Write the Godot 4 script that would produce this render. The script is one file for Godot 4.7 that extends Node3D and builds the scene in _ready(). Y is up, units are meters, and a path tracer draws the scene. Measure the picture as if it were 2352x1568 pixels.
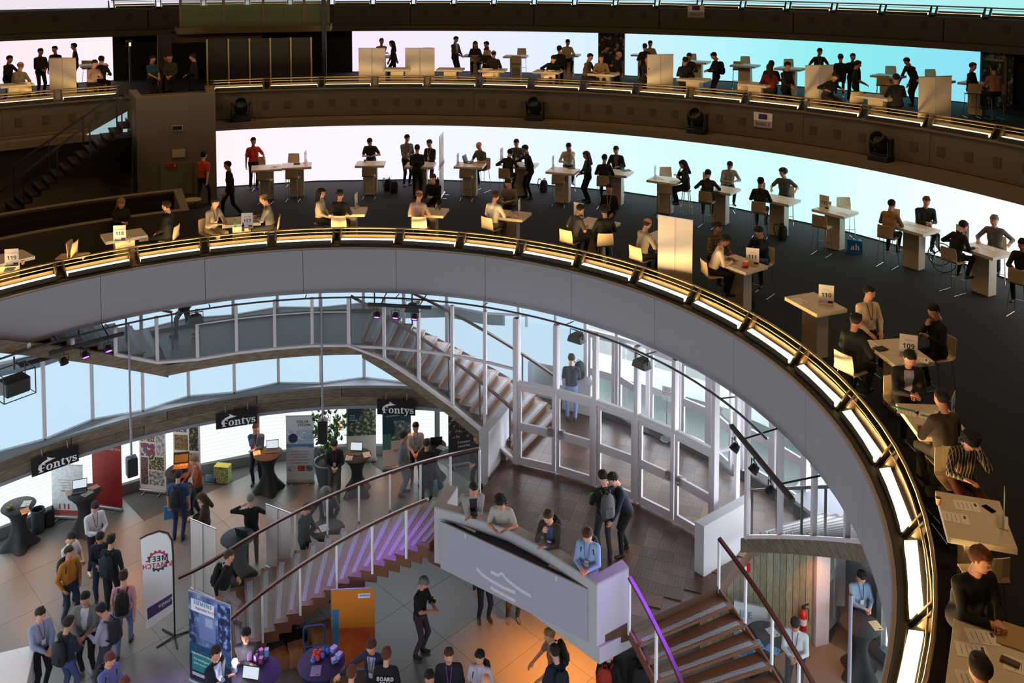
extends Node3D
# A round exhibition building: ring galleries around an atrium, seen from across the void.
# Metres; y = 0 is the carpet of the first ring, the building's axis is x = z = 0.
const FL := 2053.1          # focal length in pixels of a 2352 x 1568 frame
const CAM := Vector3(0, 7.926, 14.362)
const YAW := 0.28466
const PITCH := 0.0513
const Y_GROUND := -7.2
const Y_LAND := -4.4
const Y_ONE := 2.9
var mats := {}
var used := {}
var rng := RandomNumberGenerator.new()

# ---------------------------------------------------------------- mesh builder
class MB:
	var v := PackedVector3Array()
	var n := PackedVector3Array()
	var u := PackedVector2Array()
	func tri(a: Vector3, b: Vector3, c: Vector3, na: Vector3, nb: Vector3, nc: Vector3, ua := Vector2.ZERO, ub := Vector2.ZERO, uc := Vector2.ZERO) -> void:
		if (b - a).cross(c - a).dot(na + nb + nc) > 0.0:   # front faces run clockwise
			v.append_array([a, c, b]); n.append_array([na, nc, nb]); u.append_array([ua, uc, ub])
		else:
			v.append_array([a, b, c]); n.append_array([na, nb, nc]); u.append_array([ua, ub, uc])
	func quad(a: Vector3, b: Vector3, c: Vector3, d: Vector3, out: Vector3) -> void:
		var m := (b - a).cross(d - a)
		if m.length_squared() < 1e-14: m = (c - b).cross(d - c)
		m = m.normalized()
		if m.dot(out) < 0.0: m = -m
		tri(a, b, c, m, m, m, Vector2(0, 0), Vector2(1, 0), Vector2(1, 1)); tri(a, c, d, m, m, m, Vector2(0, 0), Vector2(1, 1), Vector2(0, 1))
	func quadn(p: Array, q: Array, uv := []) -> void:
		if uv.is_empty(): uv = [Vector2(0, 0), Vector2(1, 0), Vector2(1, 1), Vector2(0, 1)]
		tri(p[0], p[1], p[2], q[0], q[1], q[2], uv[0], uv[1], uv[2]); tri(p[0], p[2], p[3], q[0], q[2], q[3], uv[0], uv[2], uv[3])
	func hexa(p: Array) -> MB:          # eight corners: bottom 0-3, top 4-7
		var c := Vector3.ZERO
		for q in p: c += q / 8.0
		for f in [[0, 1, 2, 3], [4, 5, 6, 7], [0, 1, 5, 4], [1, 2, 6, 5], [2, 3, 7, 6], [3, 0, 4, 7]]:
			quad(p[f[0]], p[f[1]], p[f[2]], p[f[3]], (p[f[0]] + p[f[1]] + p[f[2]] + p[f[3]]) / 4.0 - c)
		return self
	func box(c: Vector3, s: Vector3, b := Basis()) -> MB:
		var h := s / 2.0
		var p := []
		for y in [-1, 1]:
			for k in [[-1, -1], [1, -1], [1, 1], [-1, 1]]: p.append(c + b * Vector3(h.x * k[0], h.y * y, h.z * k[1]))
		return hexa(p)
	func bbox(c: Vector3, s: Vector3, w := 0.01, b := Basis()) -> MB:   # box with chamfered edges
		var h := s / 2.0
		w = minf(w, minf(h.x, minf(h.y, h.z)) * 0.9)
		var fs := []
		for ax in 3:
			for sg in [-1.0, 1.0]:
				var i := (ax + 1) % 3
				var j := (ax + 2) % 3
				var cs := []
				for k in [[-1, -1], [1, -1], [1, 1], [-1, 1]]:
					var q := Vector3.ZERO
					q[ax] = sg * h[ax]; q[i] = k[0] * (h[i] - w); q[j] = k[1] * (h[j] - w)
					cs.append(c + b * q)
				var o := Vector3.ZERO
				o[ax] = sg
				quad(cs[0], cs[1], cs[2], cs[3], b * o)
		for ax in 3:
			var i := (ax + 1) % 3
			var j := (ax + 2) % 3
			for si in [-1.0, 1.0]:
				for sj in [-1.0, 1.0]:
					var cs := []
					for k in [[-1, 0], [1, 0], [1, 1], [-1, 1]]:
						var q := Vector3.ZERO
						q[ax] = k[0] * (h[ax] - w)
						q[i] = si * (h[i] - (w if k[1] else 0.0)); q[j] = sj * (h[j] - (0.0 if k[1] else w))
						cs.append(c + b * q)
					var o := Vector3.ZERO
					o[i] = si; o[j] = sj
					quad(cs[0], cs[1], cs[2], cs[3], b * o)
		for sx in [-1.0, 1.0]:
			for sy in [-1.0, 1.0]:
				for sz in [-1.0, 1.0]:
					var o := Vector3(sx, sy, sz)
					var m := (b * o).normalized()
					tri(c + b * Vector3(sx * h.x, sy * (h.y - w), sz * (h.z - w)), c + b * Vector3(sx * (h.x - w), sy * h.y, sz * (h.z - w)), c + b * Vector3(sx * (h.x - w), sy * (h.y - w), sz * h.z), m, m, m)
		return self
	func tube(pts: Array, r, k := 8, caps := true) -> MB:     # swept circle; r a number or one per point
		var m := pts.size()
		var up := Vector3.UP
		var ring := []
		var nor := []
		for i in m:
			var t: Vector3 = (pts[mini(i + 1, m - 1)] - pts[maxi(i - 1, 0)]).normalized()
			if i == 0 and absf(t.y) > 0.9: up = Vector3.RIGHT
			var e := t.cross(up).normalized()
			if e.length() < 0.5: e = t.cross(Vector3(0.3, 0.1, 1)).normalized()
			var f := e.cross(t)
			up = f
			var rr: float = r[i] if r is Array else r
			var a := []
			var b := []
			for q in k:
				var w: Vector3 = e * cos(TAU * q / k) + f * sin(TAU * q / k)
				a.append(pts[i] + w * rr); b.append(w)
			ring.append(a); nor.append(b)
		for i in m - 1:
			for q in k:
				var z := (q + 1) % k
				quadn([ring[i][q], ring[i][z], ring[i + 1][z], ring[i + 1][q]], [nor[i][q], nor[i][z], nor[i + 1][z], nor[i + 1][q]])
		if caps:
			for i in [0, m - 1]:
				var o: Vector3 = (pts[i] - pts[1 if i == 0 else m - 2]).normalized()
				for q in k: tri(pts[i], ring[i][q], ring[i][(q + 1) % k], o, o, o)
		return self
	func bar(a: Vector3, b: Vector3, w: float, h: float, up := Vector3.UP) -> MB:   # rectangular bar from a to b
		var t := (b - a).normalized()
		var e := t.cross(up).normalized()
		var f := e.cross(t)
		return box((a + b) / 2.0, Vector3(w, h, a.distance_to(b)), Basis(e, f, -t))
	func lathe(pr: Array, k := 20, at := Vector3.ZERO, smooth := true) -> MB:   # profile of Vector2(r, y)
		for i in pr.size() - 1:
			var p: Vector2 = pr[i]
			var q: Vector2 = pr[i + 1]
			var t := (q - p)
			if t.length() < 1e-6: continue
			var nn := Vector2(t.y, -t.x).normalized()
			var n0 := nn
			var n1 := nn
			if smooth:
				if i > 0 and pr[i - 1].distance_to(p) > 1e-6:
					var a: Vector2 = (p - pr[i - 1]); var b := Vector2(a.y, -a.x).normalized()
					if b.dot(nn) > 0.6: n0 = (nn + b).normalized()
				if i < pr.size() - 2 and pr[i + 2].distance_to(q) > 1e-6:
					var a2: Vector2 = (pr[i + 2] - q); var b2 := Vector2(a2.y, -a2.x).normalized()
					if b2.dot(nn) > 0.6: n1 = (nn + b2).normalized()
			for s in k:
				var c0 := Vector2.from_angle(TAU * s / k)
				var c1 := Vector2.from_angle(TAU * (s + 1) / k)
				var P := [at + Vector3(c0.x * p.x, p.y, c0.y * p.x), at + Vector3(c1.x * p.x, p.y, c1.y * p.x), at + Vector3(c1.x * q.x, q.y, c1.y * q.x), at + Vector3(c0.x * q.x, q.y, c0.y * q.x)]
				var N := [Vector3(c0.x * n0.x, n0.y, c0.y * n0.x), Vector3(c1.x * n0.x, n0.y, c1.y * n0.x), Vector3(c1.x * n1.x, n1.y, c1.y * n1.x), Vector3(c0.x * n1.x, n1.y, c0.y * n1.x)]
				quadn(P, N)
		return self
	func prism(poly: PackedVector2Array, z0: float, z1: float, t := Transform3D()) -> MB:   # flat outline in x, y, thickened along z
		var idx := Geometry2D.triangulate_polygon(poly)
		for s in [z0, z1]:
			var o := t.basis * Vector3(0, 0, 1.0 if s == maxf(z0, z1) else -1.0)
			for i in range(0, idx.size(), 3):
				var q := []
				for j in 3: q.append(t * Vector3(poly[idx[i + j]].x, poly[idx[i + j]].y, s))
				tri(q[0], q[1], q[2], o, o, o)
		var c := Vector2.ZERO
		var cw := Geometry2D.is_polygon_clockwise(poly)
		for i in poly.size():
			var a := poly[i]
			var b := poly[(i + 1) % poly.size()]
			var e := Vector2(b.y - a.y, a.x - b.x) * (-1.0 if cw else 1.0)
			quad(t * Vector3(a.x, a.y, z0), t * Vector3(b.x, b.y, z0), t * Vector3(b.x, b.y, z1), t * Vector3(a.x, a.y, z1), t.basis * Vector3(e.x, e.y, 0))
		return self
	func arc(poly: Array, p0: float, p1: float, seg: int, caps := true) -> MB:   # closed outline of (r, y) swept round the axis from p0 to p1 degrees
		var area := 0.0
		for i in poly.size():
			var a: Vector2 = poly[i]
			var b: Vector2 = poly[(i + 1) % poly.size()]
			area += a.x * b.y - b.x * a.y
		for i in poly.size():
			var a: Vector2 = poly[i]
			var b: Vector2 = poly[(i + 1) % poly.size()]
			var nn := Vector2(b.y - a.y, a.x - b.x).normalized() * signf(area)
			for s in seg:
				var d0 := deg_to_rad(lerpf(p0, p1, float(s) / seg))
				var d1 := deg_to_rad(lerpf(p0, p1, float(s + 1) / seg))
				var e0 := Vector3(sin(d0), 0, -cos(d0))
				var e1 := Vector3(sin(d1), 0, -cos(d1))
				var n0 := e0 * nn.x + Vector3.UP * nn.y
				var n1 := e1 * nn.x + Vector3.UP * nn.y
				var f0 := float(s) / seg
				var f1 := float(s + 1) / seg
				quadn([e0 * a.x + Vector3.UP * a.y, e1 * a.x + Vector3.UP * a.y, e1 * b.x + Vector3.UP * b.y, e0 * b.x + Vector3.UP * b.y], [n0, n1, n1, n0], [Vector2(f0, 0), Vector2(f1, 0), Vector2(f1, 1), Vector2(f0, 1)])
		if caps:
			var pp := PackedVector2Array(poly)
			var idx := Geometry2D.triangulate_polygon(pp)
			for w in [p0, p1]:
				var d := deg_to_rad(w)
				var e := Vector3(sin(d), 0, -cos(d))
				var o := Vector3(cos(d), 0, sin(d)) * (1.0 if w == maxf(p0, p1) else -1.0)
				for i in range(0, idx.size(), 3):
					var q := []
					for j in 3: q.append(e * pp[idx[i + j]].x + Vector3.UP * pp[idx[i + j]].y)
					tri(q[0], q[1], q[2], o, o, o)
		return self
	func put(o: MB, t: Transform3D) -> MB:
		for i in o.v.size():
			v.append(t * o.v[i]); n.append((t.basis * o.n[i]).normalized())
		u.append_array(o.u)
		return self
	func done(m: ArrayMesh = null) -> ArrayMesh:
		if m == null: m = ArrayMesh.new()
		var a := []
		a.resize(Mesh.ARRAY_MAX)
		a[Mesh.ARRAY_VERTEX] = v; a[Mesh.ARRAY_NORMAL] = n; a[Mesh.ARRAY_TEX_UV] = u
		m.add_surface_from_arrays(Mesh.PRIMITIVE_TRIANGLES, a)
		return m

# ---------------------------------------------------------------- nodes
func pol(r: float, deg: float, y := 0.0) -> Vector3:
	var d := deg_to_rad(deg)
	return Vector3(r * sin(d), y, -r * cos(d))

func turned(deg: float) -> Basis:      # local x along the ring, local z out from the axis
	var d := deg_to_rad(deg)
	return Basis(Vector3(cos(d), 0, sin(d)), Vector3.UP, Vector3(sin(d), 0, -cos(d)) * -1.0)

func img(a: float) -> float:           # heading: 0 looks back at the photographer's side, 90 to the right of the view
	return deg_to_rad(a) - YAW

func numbered(called: String) -> String:
	var k: int = used.get(called, 0)
	used[called] = k + 1
	return called if k == 0 else "%s_%03d" % [called, k]

func tag(o: Node3D, label: String, category: String, group := "") -> Node3D:
	o.set_meta("label", label); o.set_meta("category", category)
	if group: o.set_meta("group", group)
	return o

func thing(called: String, label: String, category: String, at := Vector3.ZERO, turn := 0.0, group := "") -> Node3D:
	var o := Node3D.new()
	o.name = numbered(called)
	add_child(o)
	o.position = at; o.rotation.y = turn
	return tag(o, label, category, group)

func part(called: String, m, mat: Material, parent: Node3D, t := Transform3D()) -> MeshInstance3D:
	var o := MeshInstance3D.new()
	o.name = called
	o.mesh = m.done() if m is MB else m
	for s in o.mesh.get_surface_count(): o.set_surface_override_material(s, mat)
	o.transform = t
	parent.add_child(o, true)
	return o

func solo(called: String, m, mat: Material, label: String, category: String, group := "", t := Transform3D()) -> MeshInstance3D:
	var o := part(numbered(called), m, mat, self, t)
	tag(o, label, category, group)
	return o

func struct(called: String, m, mat: Material, t := Transform3D()) -> MeshInstance3D:
	var o := part(numbered(called), m, mat, self, t)
	o.set_meta("kind", "structure")
	return o

func copy(o: Node3D, label := "", group := "") -> Node3D:
	var c := o.duplicate()
	c.name = numbered(String(o.name).trim_suffix("_" + String(o.name).get_slice("_", String(o.name).get_slice_count("_") - 1)) if String(o.name).right(3).is_valid_int() else String(o.name))
	add_child(c)
	if label: c.set_meta("label", label)
	if group: c.set_meta("group", group)
	return c

func at_t(p: Vector3, turn := 0.0) -> Transform3D:
	return Transform3D(Basis(Vector3.UP, turn), p)

# ---------------------------------------------------------------- materials
func mat(key: String, c: Color, rough := 0.7, metal := 0.0) -> StandardMaterial3D:
	if mats.has(key): return mats[key]
	var m := StandardMaterial3D.new()
	m.resource_name = key
	m.albedo_color = c; m.roughness = rough; m.metallic = metal
	mats[key] = m
	return m

func hexm(h: String, rough := 0.8) -> StandardMaterial3D:
	return mat("c" + h, Color(h), rough)

func glow(key: String, c: Color, e: float) -> StandardMaterial3D:
	if mats.has(key): return mats[key]
	var m := mat(key, Color(0.05, 0.05, 0.05), 0.6)
	m.emission_enabled = true; m.emission = c; m.emission_energy_multiplier = e
	return m

func noise_tex(freq: float, c0: Color, c1: Color, sd := 1, size := 512, kind := FastNoiseLite.TYPE_SIMPLEX_SMOOTH, oct := 4) -> NoiseTexture2D:
	var f := FastNoiseLite.new()
	f.seed = sd; f.frequency = freq; f.noise_type = kind; f.fractal_octaves = oct
	var g := Gradient.new()
	g.set_color(0, c0); g.set_color(1, c1)
	var t := NoiseTexture2D.new()
	t.width = size; t.height = size; t.seamless = true; t.noise = f; t.color_ramp = g
	return t

func grained(key: String, c0: Color, c1: Color, rough: float, freq := 0.02, scale := Vector3.ONE, relief := 0.0, sd := 1) -> StandardMaterial3D:
	if mats.has(key): return mats[key]
	var m := mat(key, Color.WHITE, rough)
	m.albedo_texture = noise_tex(freq, c0, c1, sd)
	m.uv1_triplanar = true; m.uv1_scale = scale
	if relief > 0.0:
		m.heightmap_enabled = true; m.heightmap_texture = noise_tex(freq * 1.7, Color.BLACK, Color.WHITE, sd + 5); m.heightmap_scale = relief
	return m

func glass(key: String, c: Color) -> StandardMaterial3D:
	if mats.has(key): return mats[key]
	var m := mat(key, c, 0.02)
	m.transparency = BaseMaterial3D.TRANSPARENCY_ALPHA
	return m

func area(called: String, at: Vector3, look: Vector3, w: float, h: float, c: Color, e: float, up := Vector3.UP) -> void:
	var l := AreaLight3D.new()
	l.name = called
	l.area_size = Vector2(w, h); l.light_color = c; l.light_energy = e; l.area_normalize_energy = true
	l.area_range = 60.0; l.shadow_enabled = true
	add_child(l, true)
	l.look_at_from_position(at, at + look, up if absf(look.normalized().dot(up)) < 0.98 else Vector3.RIGHT)

func spot(called: String, at: Vector3, to: Vector3, ang: float, c: Color, e: float, size := 0.08, soft := 0.6) -> void:
	var l := SpotLight3D.new()
	l.name = called
	l.spot_angle = ang; l.light_color = c; l.light_energy = e; l.spot_range = 60.0; l.light_size = size; l.spot_angle_attenuation = soft
	l.spot_attenuation = 2.0; l.shadow_enabled = true
	add_child(l, true)
	var d := to - at
	l.look_at_from_position(at, to, Vector3.UP if absf(d.normalized().y) < 0.98 else Vector3.RIGHT)

func text_mesh(s: String, size: float, font := "Droid Sans", weight := 400, depth := 0.004, italic := false) -> TextMesh:
	var t := TextMesh.new()
	var f := SystemFont.new()
	f.font_names = PackedStringArray([font]); f.font_weight = weight; f.font_italic = italic
	t.font = f; t.text = s; t.font_size = 48; t.pixel_size = size / 48.0; t.depth = depth; t.curve_step = 2.0
	return t

# ---------------------------------------------------------------- the building
func ring_text(stops: Array) -> ImageTexture:      # the light wall's own colours along the ring
	var im := Image.create(256, 4, false, Image.FORMAT_RGB8)
	for x in 256:
		var f := x / 255.0
		var c: Color = stops[-1][1]
		for i in stops.size() - 1:
			if f <= stops[i + 1][0]:
				c = stops[i][1].lerp(stops[i + 1][1], clampf((f - stops[i][0]) / (stops[i + 1][0] - stops[i][0]), 0, 1)); break
		for y in 4: im.set_pixel(x, y, c)
	return ImageTexture.create_from_image(im)

func light_wall(label: String, r: float, y0: float, y1: float, cuts: Array, lo: float, hi: float, stops: Array, e: float, lamp: float) -> void:
	var o := thing("light_wall", label, "light wall")
	var m := mat("lightwall %s" % label, Color(0.02, 0.02, 0.02), 0.6)
	m.emission_enabled = true; m.emission = Color.BLACK; m.emission_texture = ring_text(stops); m.emission_energy_multiplier = e
	var dark := mat("wall edge", Color(0.03, 0.026, 0.024), 0.8)
	for i in cuts.size() - 1:
		var a: Vector3 = pol(r, cuts[i])
		var b: Vector3 = pol(r, cuts[i + 1])
		var n := -(a + b).normalized()
		var k := MB.new()
		var ua: float = (cuts[i] - lo) / (hi - lo)
		var ub: float = (cuts[i + 1] - lo) / (hi - lo)
		k.quadn([a + Vector3.UP * y0, b + Vector3.UP * y0, b + Vector3.UP * y1, a + Vector3.UP * y1], [n, n, n, n], [Vector2(ua, 0.4), Vector2(ub, 0.4), Vector2(ub, 0.6), Vector2(ua, 0.6)])
		part("light_panel", k, m, o)
		part("panel_box", MB.new().hexa([a + Vector3.UP * y0 - n * 0.03, b + Vector3.UP * y0 - n * 0.03, b + Vector3.UP * y0 - n * 0.12, a + Vector3.UP * y0 - n * 0.12, a + Vector3.UP * y1 - n * 0.03, b + Vector3.UP * y1 - n * 0.03, b + Vector3.UP * y1 - n * 0.12, a + Vector3.UP * y1 - n * 0.12]), dark, o)
		var mid := (a + b) / 2.0 + Vector3.UP * (y0 + y1) / 2.0
		var f := (ua + ub) / 2.0
		var c: Color = stops[-1][1]
		for q in stops.size() - 1:
			if f <= stops[q + 1][0]:
				c = stops[q][1]; break
		if lamp > 0.0: area("light_wall_lamp", mid + n * 0.05, n, a.distance_to(b), y1 - y0, c, lamp)

func railing(r: float, y: float, p0: float, dp: float, count: int, label: String, which: String, e: float) -> void:
	# top rail over a parapet: a pair of tubes on wedge brackets, a light strip lying in every bay
	var steel := mat("rail steel", Color(0.50, 0.45, 0.38), 0.4, 0.8)
	var bronze := mat("bracket bronze", Color(0.24, 0.20, 0.15), 0.55, 0.3)
	var o := thing("railing", label, "railing")
	var up := []
	var lowr := []
	for i in range(0, count * 3 + 1):
		var d := p0 + dp * i / 3.0
		up.append(pol(r + 0.2, d, y + 0.25)); lowr.append(pol(r + 0.13, d, y + 0.17))
	part("top_rail", MB.new().tube(up, 0.026, 8), steel, o)
	part("lower_rail", MB.new().tube(lowr, 0.012, 6), steel, o)
	for i in count + 1:
		var d := p0 + dp * i
		for s in [-1, 1]:
			var w: float = d + s * dp * 0.055
			var bt := turned(w)
			var base := pol(r, w, y)
			var poly := PackedVector2Array([Vector2(-0.09, -0.12), Vector2(0.10, -0.14), Vector2(0.22, 0.22), Vector2(0.16, 0.24)])
			var k := MB.new()
			k.prism(poly, -0.022, 0.022, Transform3D(Basis(-bt.z, Vector3.UP, bt.x), base))
			part("bracket", k, bronze, o)
		part("bracket_plate", MB.new().arc([Vector2(r - 0.1, y - 0.15), Vector2(r + 0.14, y - 0.09), Vector2(r + 0.14, y - 0.07), Vector2(r - 0.1, y - 0.13)], d - dp * 0.05, d + dp * 0.05, 2), bronze, o)
	var tubem := glow("strip glow", Color(1.0, 0.93, 0.72), 2.8)
	for i in count:
		var a := p0 + dp * (i + 0.075)
		var b := p0 + dp * (i + 0.925)
		var q := thing("strip_light", "warm glowing strip light under the rail of the %s" % which, "strip light", Vector3.ZERO, 0.0, "strip lights along the rail of the %s" % which)
		part("trough", MB.new().arc([Vector2(r - 0.09, y - 0.10), Vector2(r + 0.16, y - 0.05), Vector2(r + 0.18, y + 0.08), Vector2(r + 0.165, y + 0.08), Vector2(r + 0.145, y - 0.03), Vector2(r - 0.08, y - 0.08), Vector2(r - 0.08, y + 0.012), Vector2(r - 0.095, y + 0.012)], a, b, 3), bronze, q)
		part("diffuser", MB.new().hexa([pol(r - 0.06, a, y - 0.066), pol(r - 0.06, b, y - 0.066), pol(r + 0.09, b, y - 0.036), pol(r + 0.09, a, y - 0.036), pol(r - 0.06, a, y - 0.02), pol(r - 0.06, b, y - 0.02), pol(r + 0.09, b, y + 0.01), pol(r + 0.09, a, y + 0.01)]), tubem, q)
		var mid := (pol(r + 0.015, a, y + 0.005) + pol(r + 0.015, b, y + 0.005)) / 2.0
		var out := pol(1, (a + b) / 2.0)
		if e > 0.0: area("strip_lamp", mid + Vector3.UP * 0.03, Vector3.UP + out * 0.3, pol(r, a).distance_to(pol(r, b)), 0.12, Color(1.0, 0.80, 0.48), e, out)

func planks(parent: Node3D, called: String, r0: float, r1: float, y0: float, y1: float, n: int, a: float, b: float, ms: Array) -> void:
	for i in n:
		var t0 := lerpf(y0, y1, float(i) / n) + 0.006
		var t1 := lerpf(y0, y1, float(i + 1) / n) - 0.006
		part(called, MB.new().arc([Vector2(r0, t0), Vector2(r1, t0), Vector2(r1, t1), Vector2(r0, t1)], a, b, maxi(2, int(absf(b - a) / 4.0))), ms[i % ms.size()], parent)

func rg(d: float) -> float:      # plan of the inner glazing
	if d < 10.0: return 9.0
	if d < 44.8: return lerpf(9.0, 8.66, (d - 10.0) / 34.8)
	return lerpf(8.66, 9.45, clampf((d - 44.8) / 33.0, 0, 1))

func setting_shell() -> void:
	var fas := grained("fascia", Color(0.60, 0.59, 0.62), Color(0.635, 0.625, 0.655), 0.75, 0.05)
	var lip := mat("fascia lip", Color(0.60, 0.585, 0.60), 0.7)
	var carpet := grained("carpet", Color(0.035, 0.032, 0.033), Color(0.052, 0.047, 0.046), 0.95, 0.4, Vector3.ONE * 3)
	var brown := grained("brown fascia", Color(0.36, 0.32, 0.27), Color(0.40, 0.36, 0.30), 0.8, 0.05)
	var dark := mat("dark shell", Color(0.10, 0.09, 0.085), 0.9)
	# ground floor: stone tiles on a bed
	var bed := struct("floor", MB.new().lathe([Vector2(13.4, -7.5), Vector2(13.4, -7.212), Vector2(0.0, -7.212), Vector2(0.0, -7.5)], 72), mat("joint", Color(0.34, 0.34, 0.335), 0.9))
	var stone := []
	for i in 4: stone.append(grained("stone %d" % i, Color(0.445, 0.445, 0.44) * (0.99 + i * 0.006), Color(0.475, 0.475, 0.47) * (0.99 + i * 0.006), 0.38, 0.06, Vector3.ONE * 0.7, 0.0, 11 + i))
	var tile := MB.new().bbox(Vector3(0, -0.02, 0), Vector3(1.496, 0.04, 1.496), 0.003).done()
	for i in range(-9, 10):
		for j in range(-9, 10):
			var c := Vector3(i * 1.5 + 0.4, -7.2, j * 1.5 + 0.2).rotated(Vector3.UP, 0.5)
			if Vector2(c.x, c.z).length() < 12.2 and c.z < 9.0: part("floor_tile", tile, stone[posmod(i * 7 + j * 5 + i * j, 4)], bed, Transform3D(Basis(Vector3.UP, 0.5), c))
	# first ring: slab with fascia panels
	struct("floor", MB.new().arc([Vector2(9.42, -0.70), Vector2(9.7, -0.70), Vector2(9.7, -0.2), Vector2(18.6, -0.2), Vector2(18.6, 0.0), Vector2(9.62, 0.0), Vector2(9.62, 0.42), Vector2(9.42, 0.42)], -180, 180, 120, false), carpet)
	var w0 := struct("wall_fascia", MB.new().arc([Vector2(9.31, -0.68), Vector2(9.42, -0.68), Vector2(9.42, 0.42), Vector2(9.31, 0.42)], -180, 180, 120, false), mat("joint dark", Color(0.12, 0.12, 0.13), 0.9))
	for k in 24:
		var a := -22.5 + 15.0 * k
		part("fascia_panel", MB.new().arc([Vector2(9.27, -0.72), Vector2(9.31, -0.72), Vector2(9.31, 0.42), Vector2(9.255, 0.42)], a + 0.035, a + 14.965, 6), fas, w0)
	struct("trim_1", MB.new().arc([Vector2(9.24, 0.435), Vector2(9.62, 0.435), Vector2(9.62, 0.46), Vector2(9.26, 0.46)], -180, 180, 120, false), lip)
	struct("trim_10", MB.new().arc([Vector2(9.305, 0.46), Vector2(9.62, 0.46), Vector2(9.62, 0.50), Vector2(9.33, 0.49)], -180, 180, 120, false), mat("lip bronze", Color(0.17, 0.145, 0.11), 0.6))
	# behind and above the light wall of the first ring
	struct("wall_ring_back", MB.new().arc([Vector2(18.62, -0.2), Vector2(19.0, -0.2), Vector2(19.0, 2.75), Vector2(18.62, 2.75)], -180, 180, 96, false), dark)
	# second ring
	struct("floor", MB.new().arc([Vector2(18.75, 2.35), Vector2(27.4, 2.55), Vector2(27.4, 2.9), Vector2(18.75, 2.9)], -180, 180, 120, false), carpet)
	var w1 := struct("wall_parapet", MB.new().arc([Vector2(18.62, 2.34), Vector2(18.82, 2.34), Vector2(18.82, 3.32), Vector2(18.64, 3.32)], -180, 180, 120, false), mat("joint brown", Color(0.10, 0.085, 0.07), 0.9))
	for k in 30:
		var a := 0.2 + 12.0 * k
		part("parapet_panel", MB.new().arc([Vector2(18.58, 2.36), Vector2(18.62, 2.36), Vector2(18.64, 3.34), Vector2(18.60, 3.34)], a + 0.06, a + 11.94, 5), brown, w1)
		part("panel_joint_cover", MB.new().arc([Vector2(18.56, 2.36), Vector2(18.6, 2.36), Vector2(18.62, 3.30), Vector2(18.575, 3.30)], a - 0.22, a + 0.22, 1), brown, w1)
		for q in 5:      # slots for outlets in each panel
			var d := a + 1.2 + 2.4 * q
			part("outlet_cover", MB.new().box(pol(18.58, d, 2.82), Vector3(0.22, 0.26, 0.025), turned(d)), mat("outlet", Color(0.30, 0.265, 0.22), 0.8), w1)
	struct("trim_2", MB.new().arc([Vector2(17.86, 2.10), Vector2(18.62, 2.05), Vector2(18.66, 2.34), Vector2(17.9, 2.33)], -180, 180, 120, false), brown)
	struct("trim_3", MB.new().arc([Vector2(18.54, 3.32), Vector2(18.86, 3.32), Vector2(18.86, 3.37), Vector2(18.56, 3.36)], -180, 180, 120, false), brown)
	struct("wall_ring_one_back", MB.new().arc([Vector2(27.2, 2.5), Vector2(27.6, 2.5), Vector2(27.6, 5.0), Vector2(27.2, 5.0)], -180, 180, 96, false), dark)
	# third ring: parapet, floor, light wall
	var w2 := struct("wall_parapet", MB.new().arc([Vector2(27.08, 4.8), Vector2(27.3, 4.8), Vector2(27.3, 5.88), Vector2(27.1, 5.88)], -180, 180, 120, false), mat("joint brown", Color.BLACK))
	var brown2 := grained("brown fascia two", Color(0.31, 0.275, 0.23), Color(0.35, 0.31, 0.255), 0.8, 0.05)
	for k in 30:
		var a := 3.0 + 12.0 * k
		part("parapet_panel", MB.new().arc([Vector2(27.04, 5.05), Vector2(27.08, 5.05), Vector2(27.1, 5.92), Vector2(27.06, 5.92)], a + 0.05, a + 11.95, 5), brown2, w2)
		for q in 4:
			var d := a + 1.5 + 3.0 * q
			part("outlet_cover", MB.new().box(pol(27.04, d, 5.6), Vector3(0.24, 0.3, 0.025), turned(d)), mat("outlet two", Color(0.26, 0.225, 0.185), 0.8), w2)
	struct("trim_4", MB.new().arc([Vector2(26.6, 4.80), Vector2(27.2, 4.78), Vector2(27.2, 5.04), Vector2(26.62, 5.04)], -180, 180, 120, false), brown2)
	struct("floor", MB.new().arc([Vector2(27.2, 5.2), Vector2(34, 5.2), Vector2(34, 5.6), Vector2(27.2, 5.6)], -180, 180, 96, false), carpet)
	# dome over everything
	var dome := []
	for i in 13: dome.append(Vector2(34.4 * cos(i * PI / 24.0), 5.2 + 9.5 * sin(i * PI / 24.0)))
	for i in 13: dome.append(Vector2(34.8 * cos((12 - i) * PI / 24.0), 5.2 + 9.9 * sin((12 - i) * PI / 24.0)))
	struct("ceiling", MB.new().lathe(dome, 72), dark)

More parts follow.
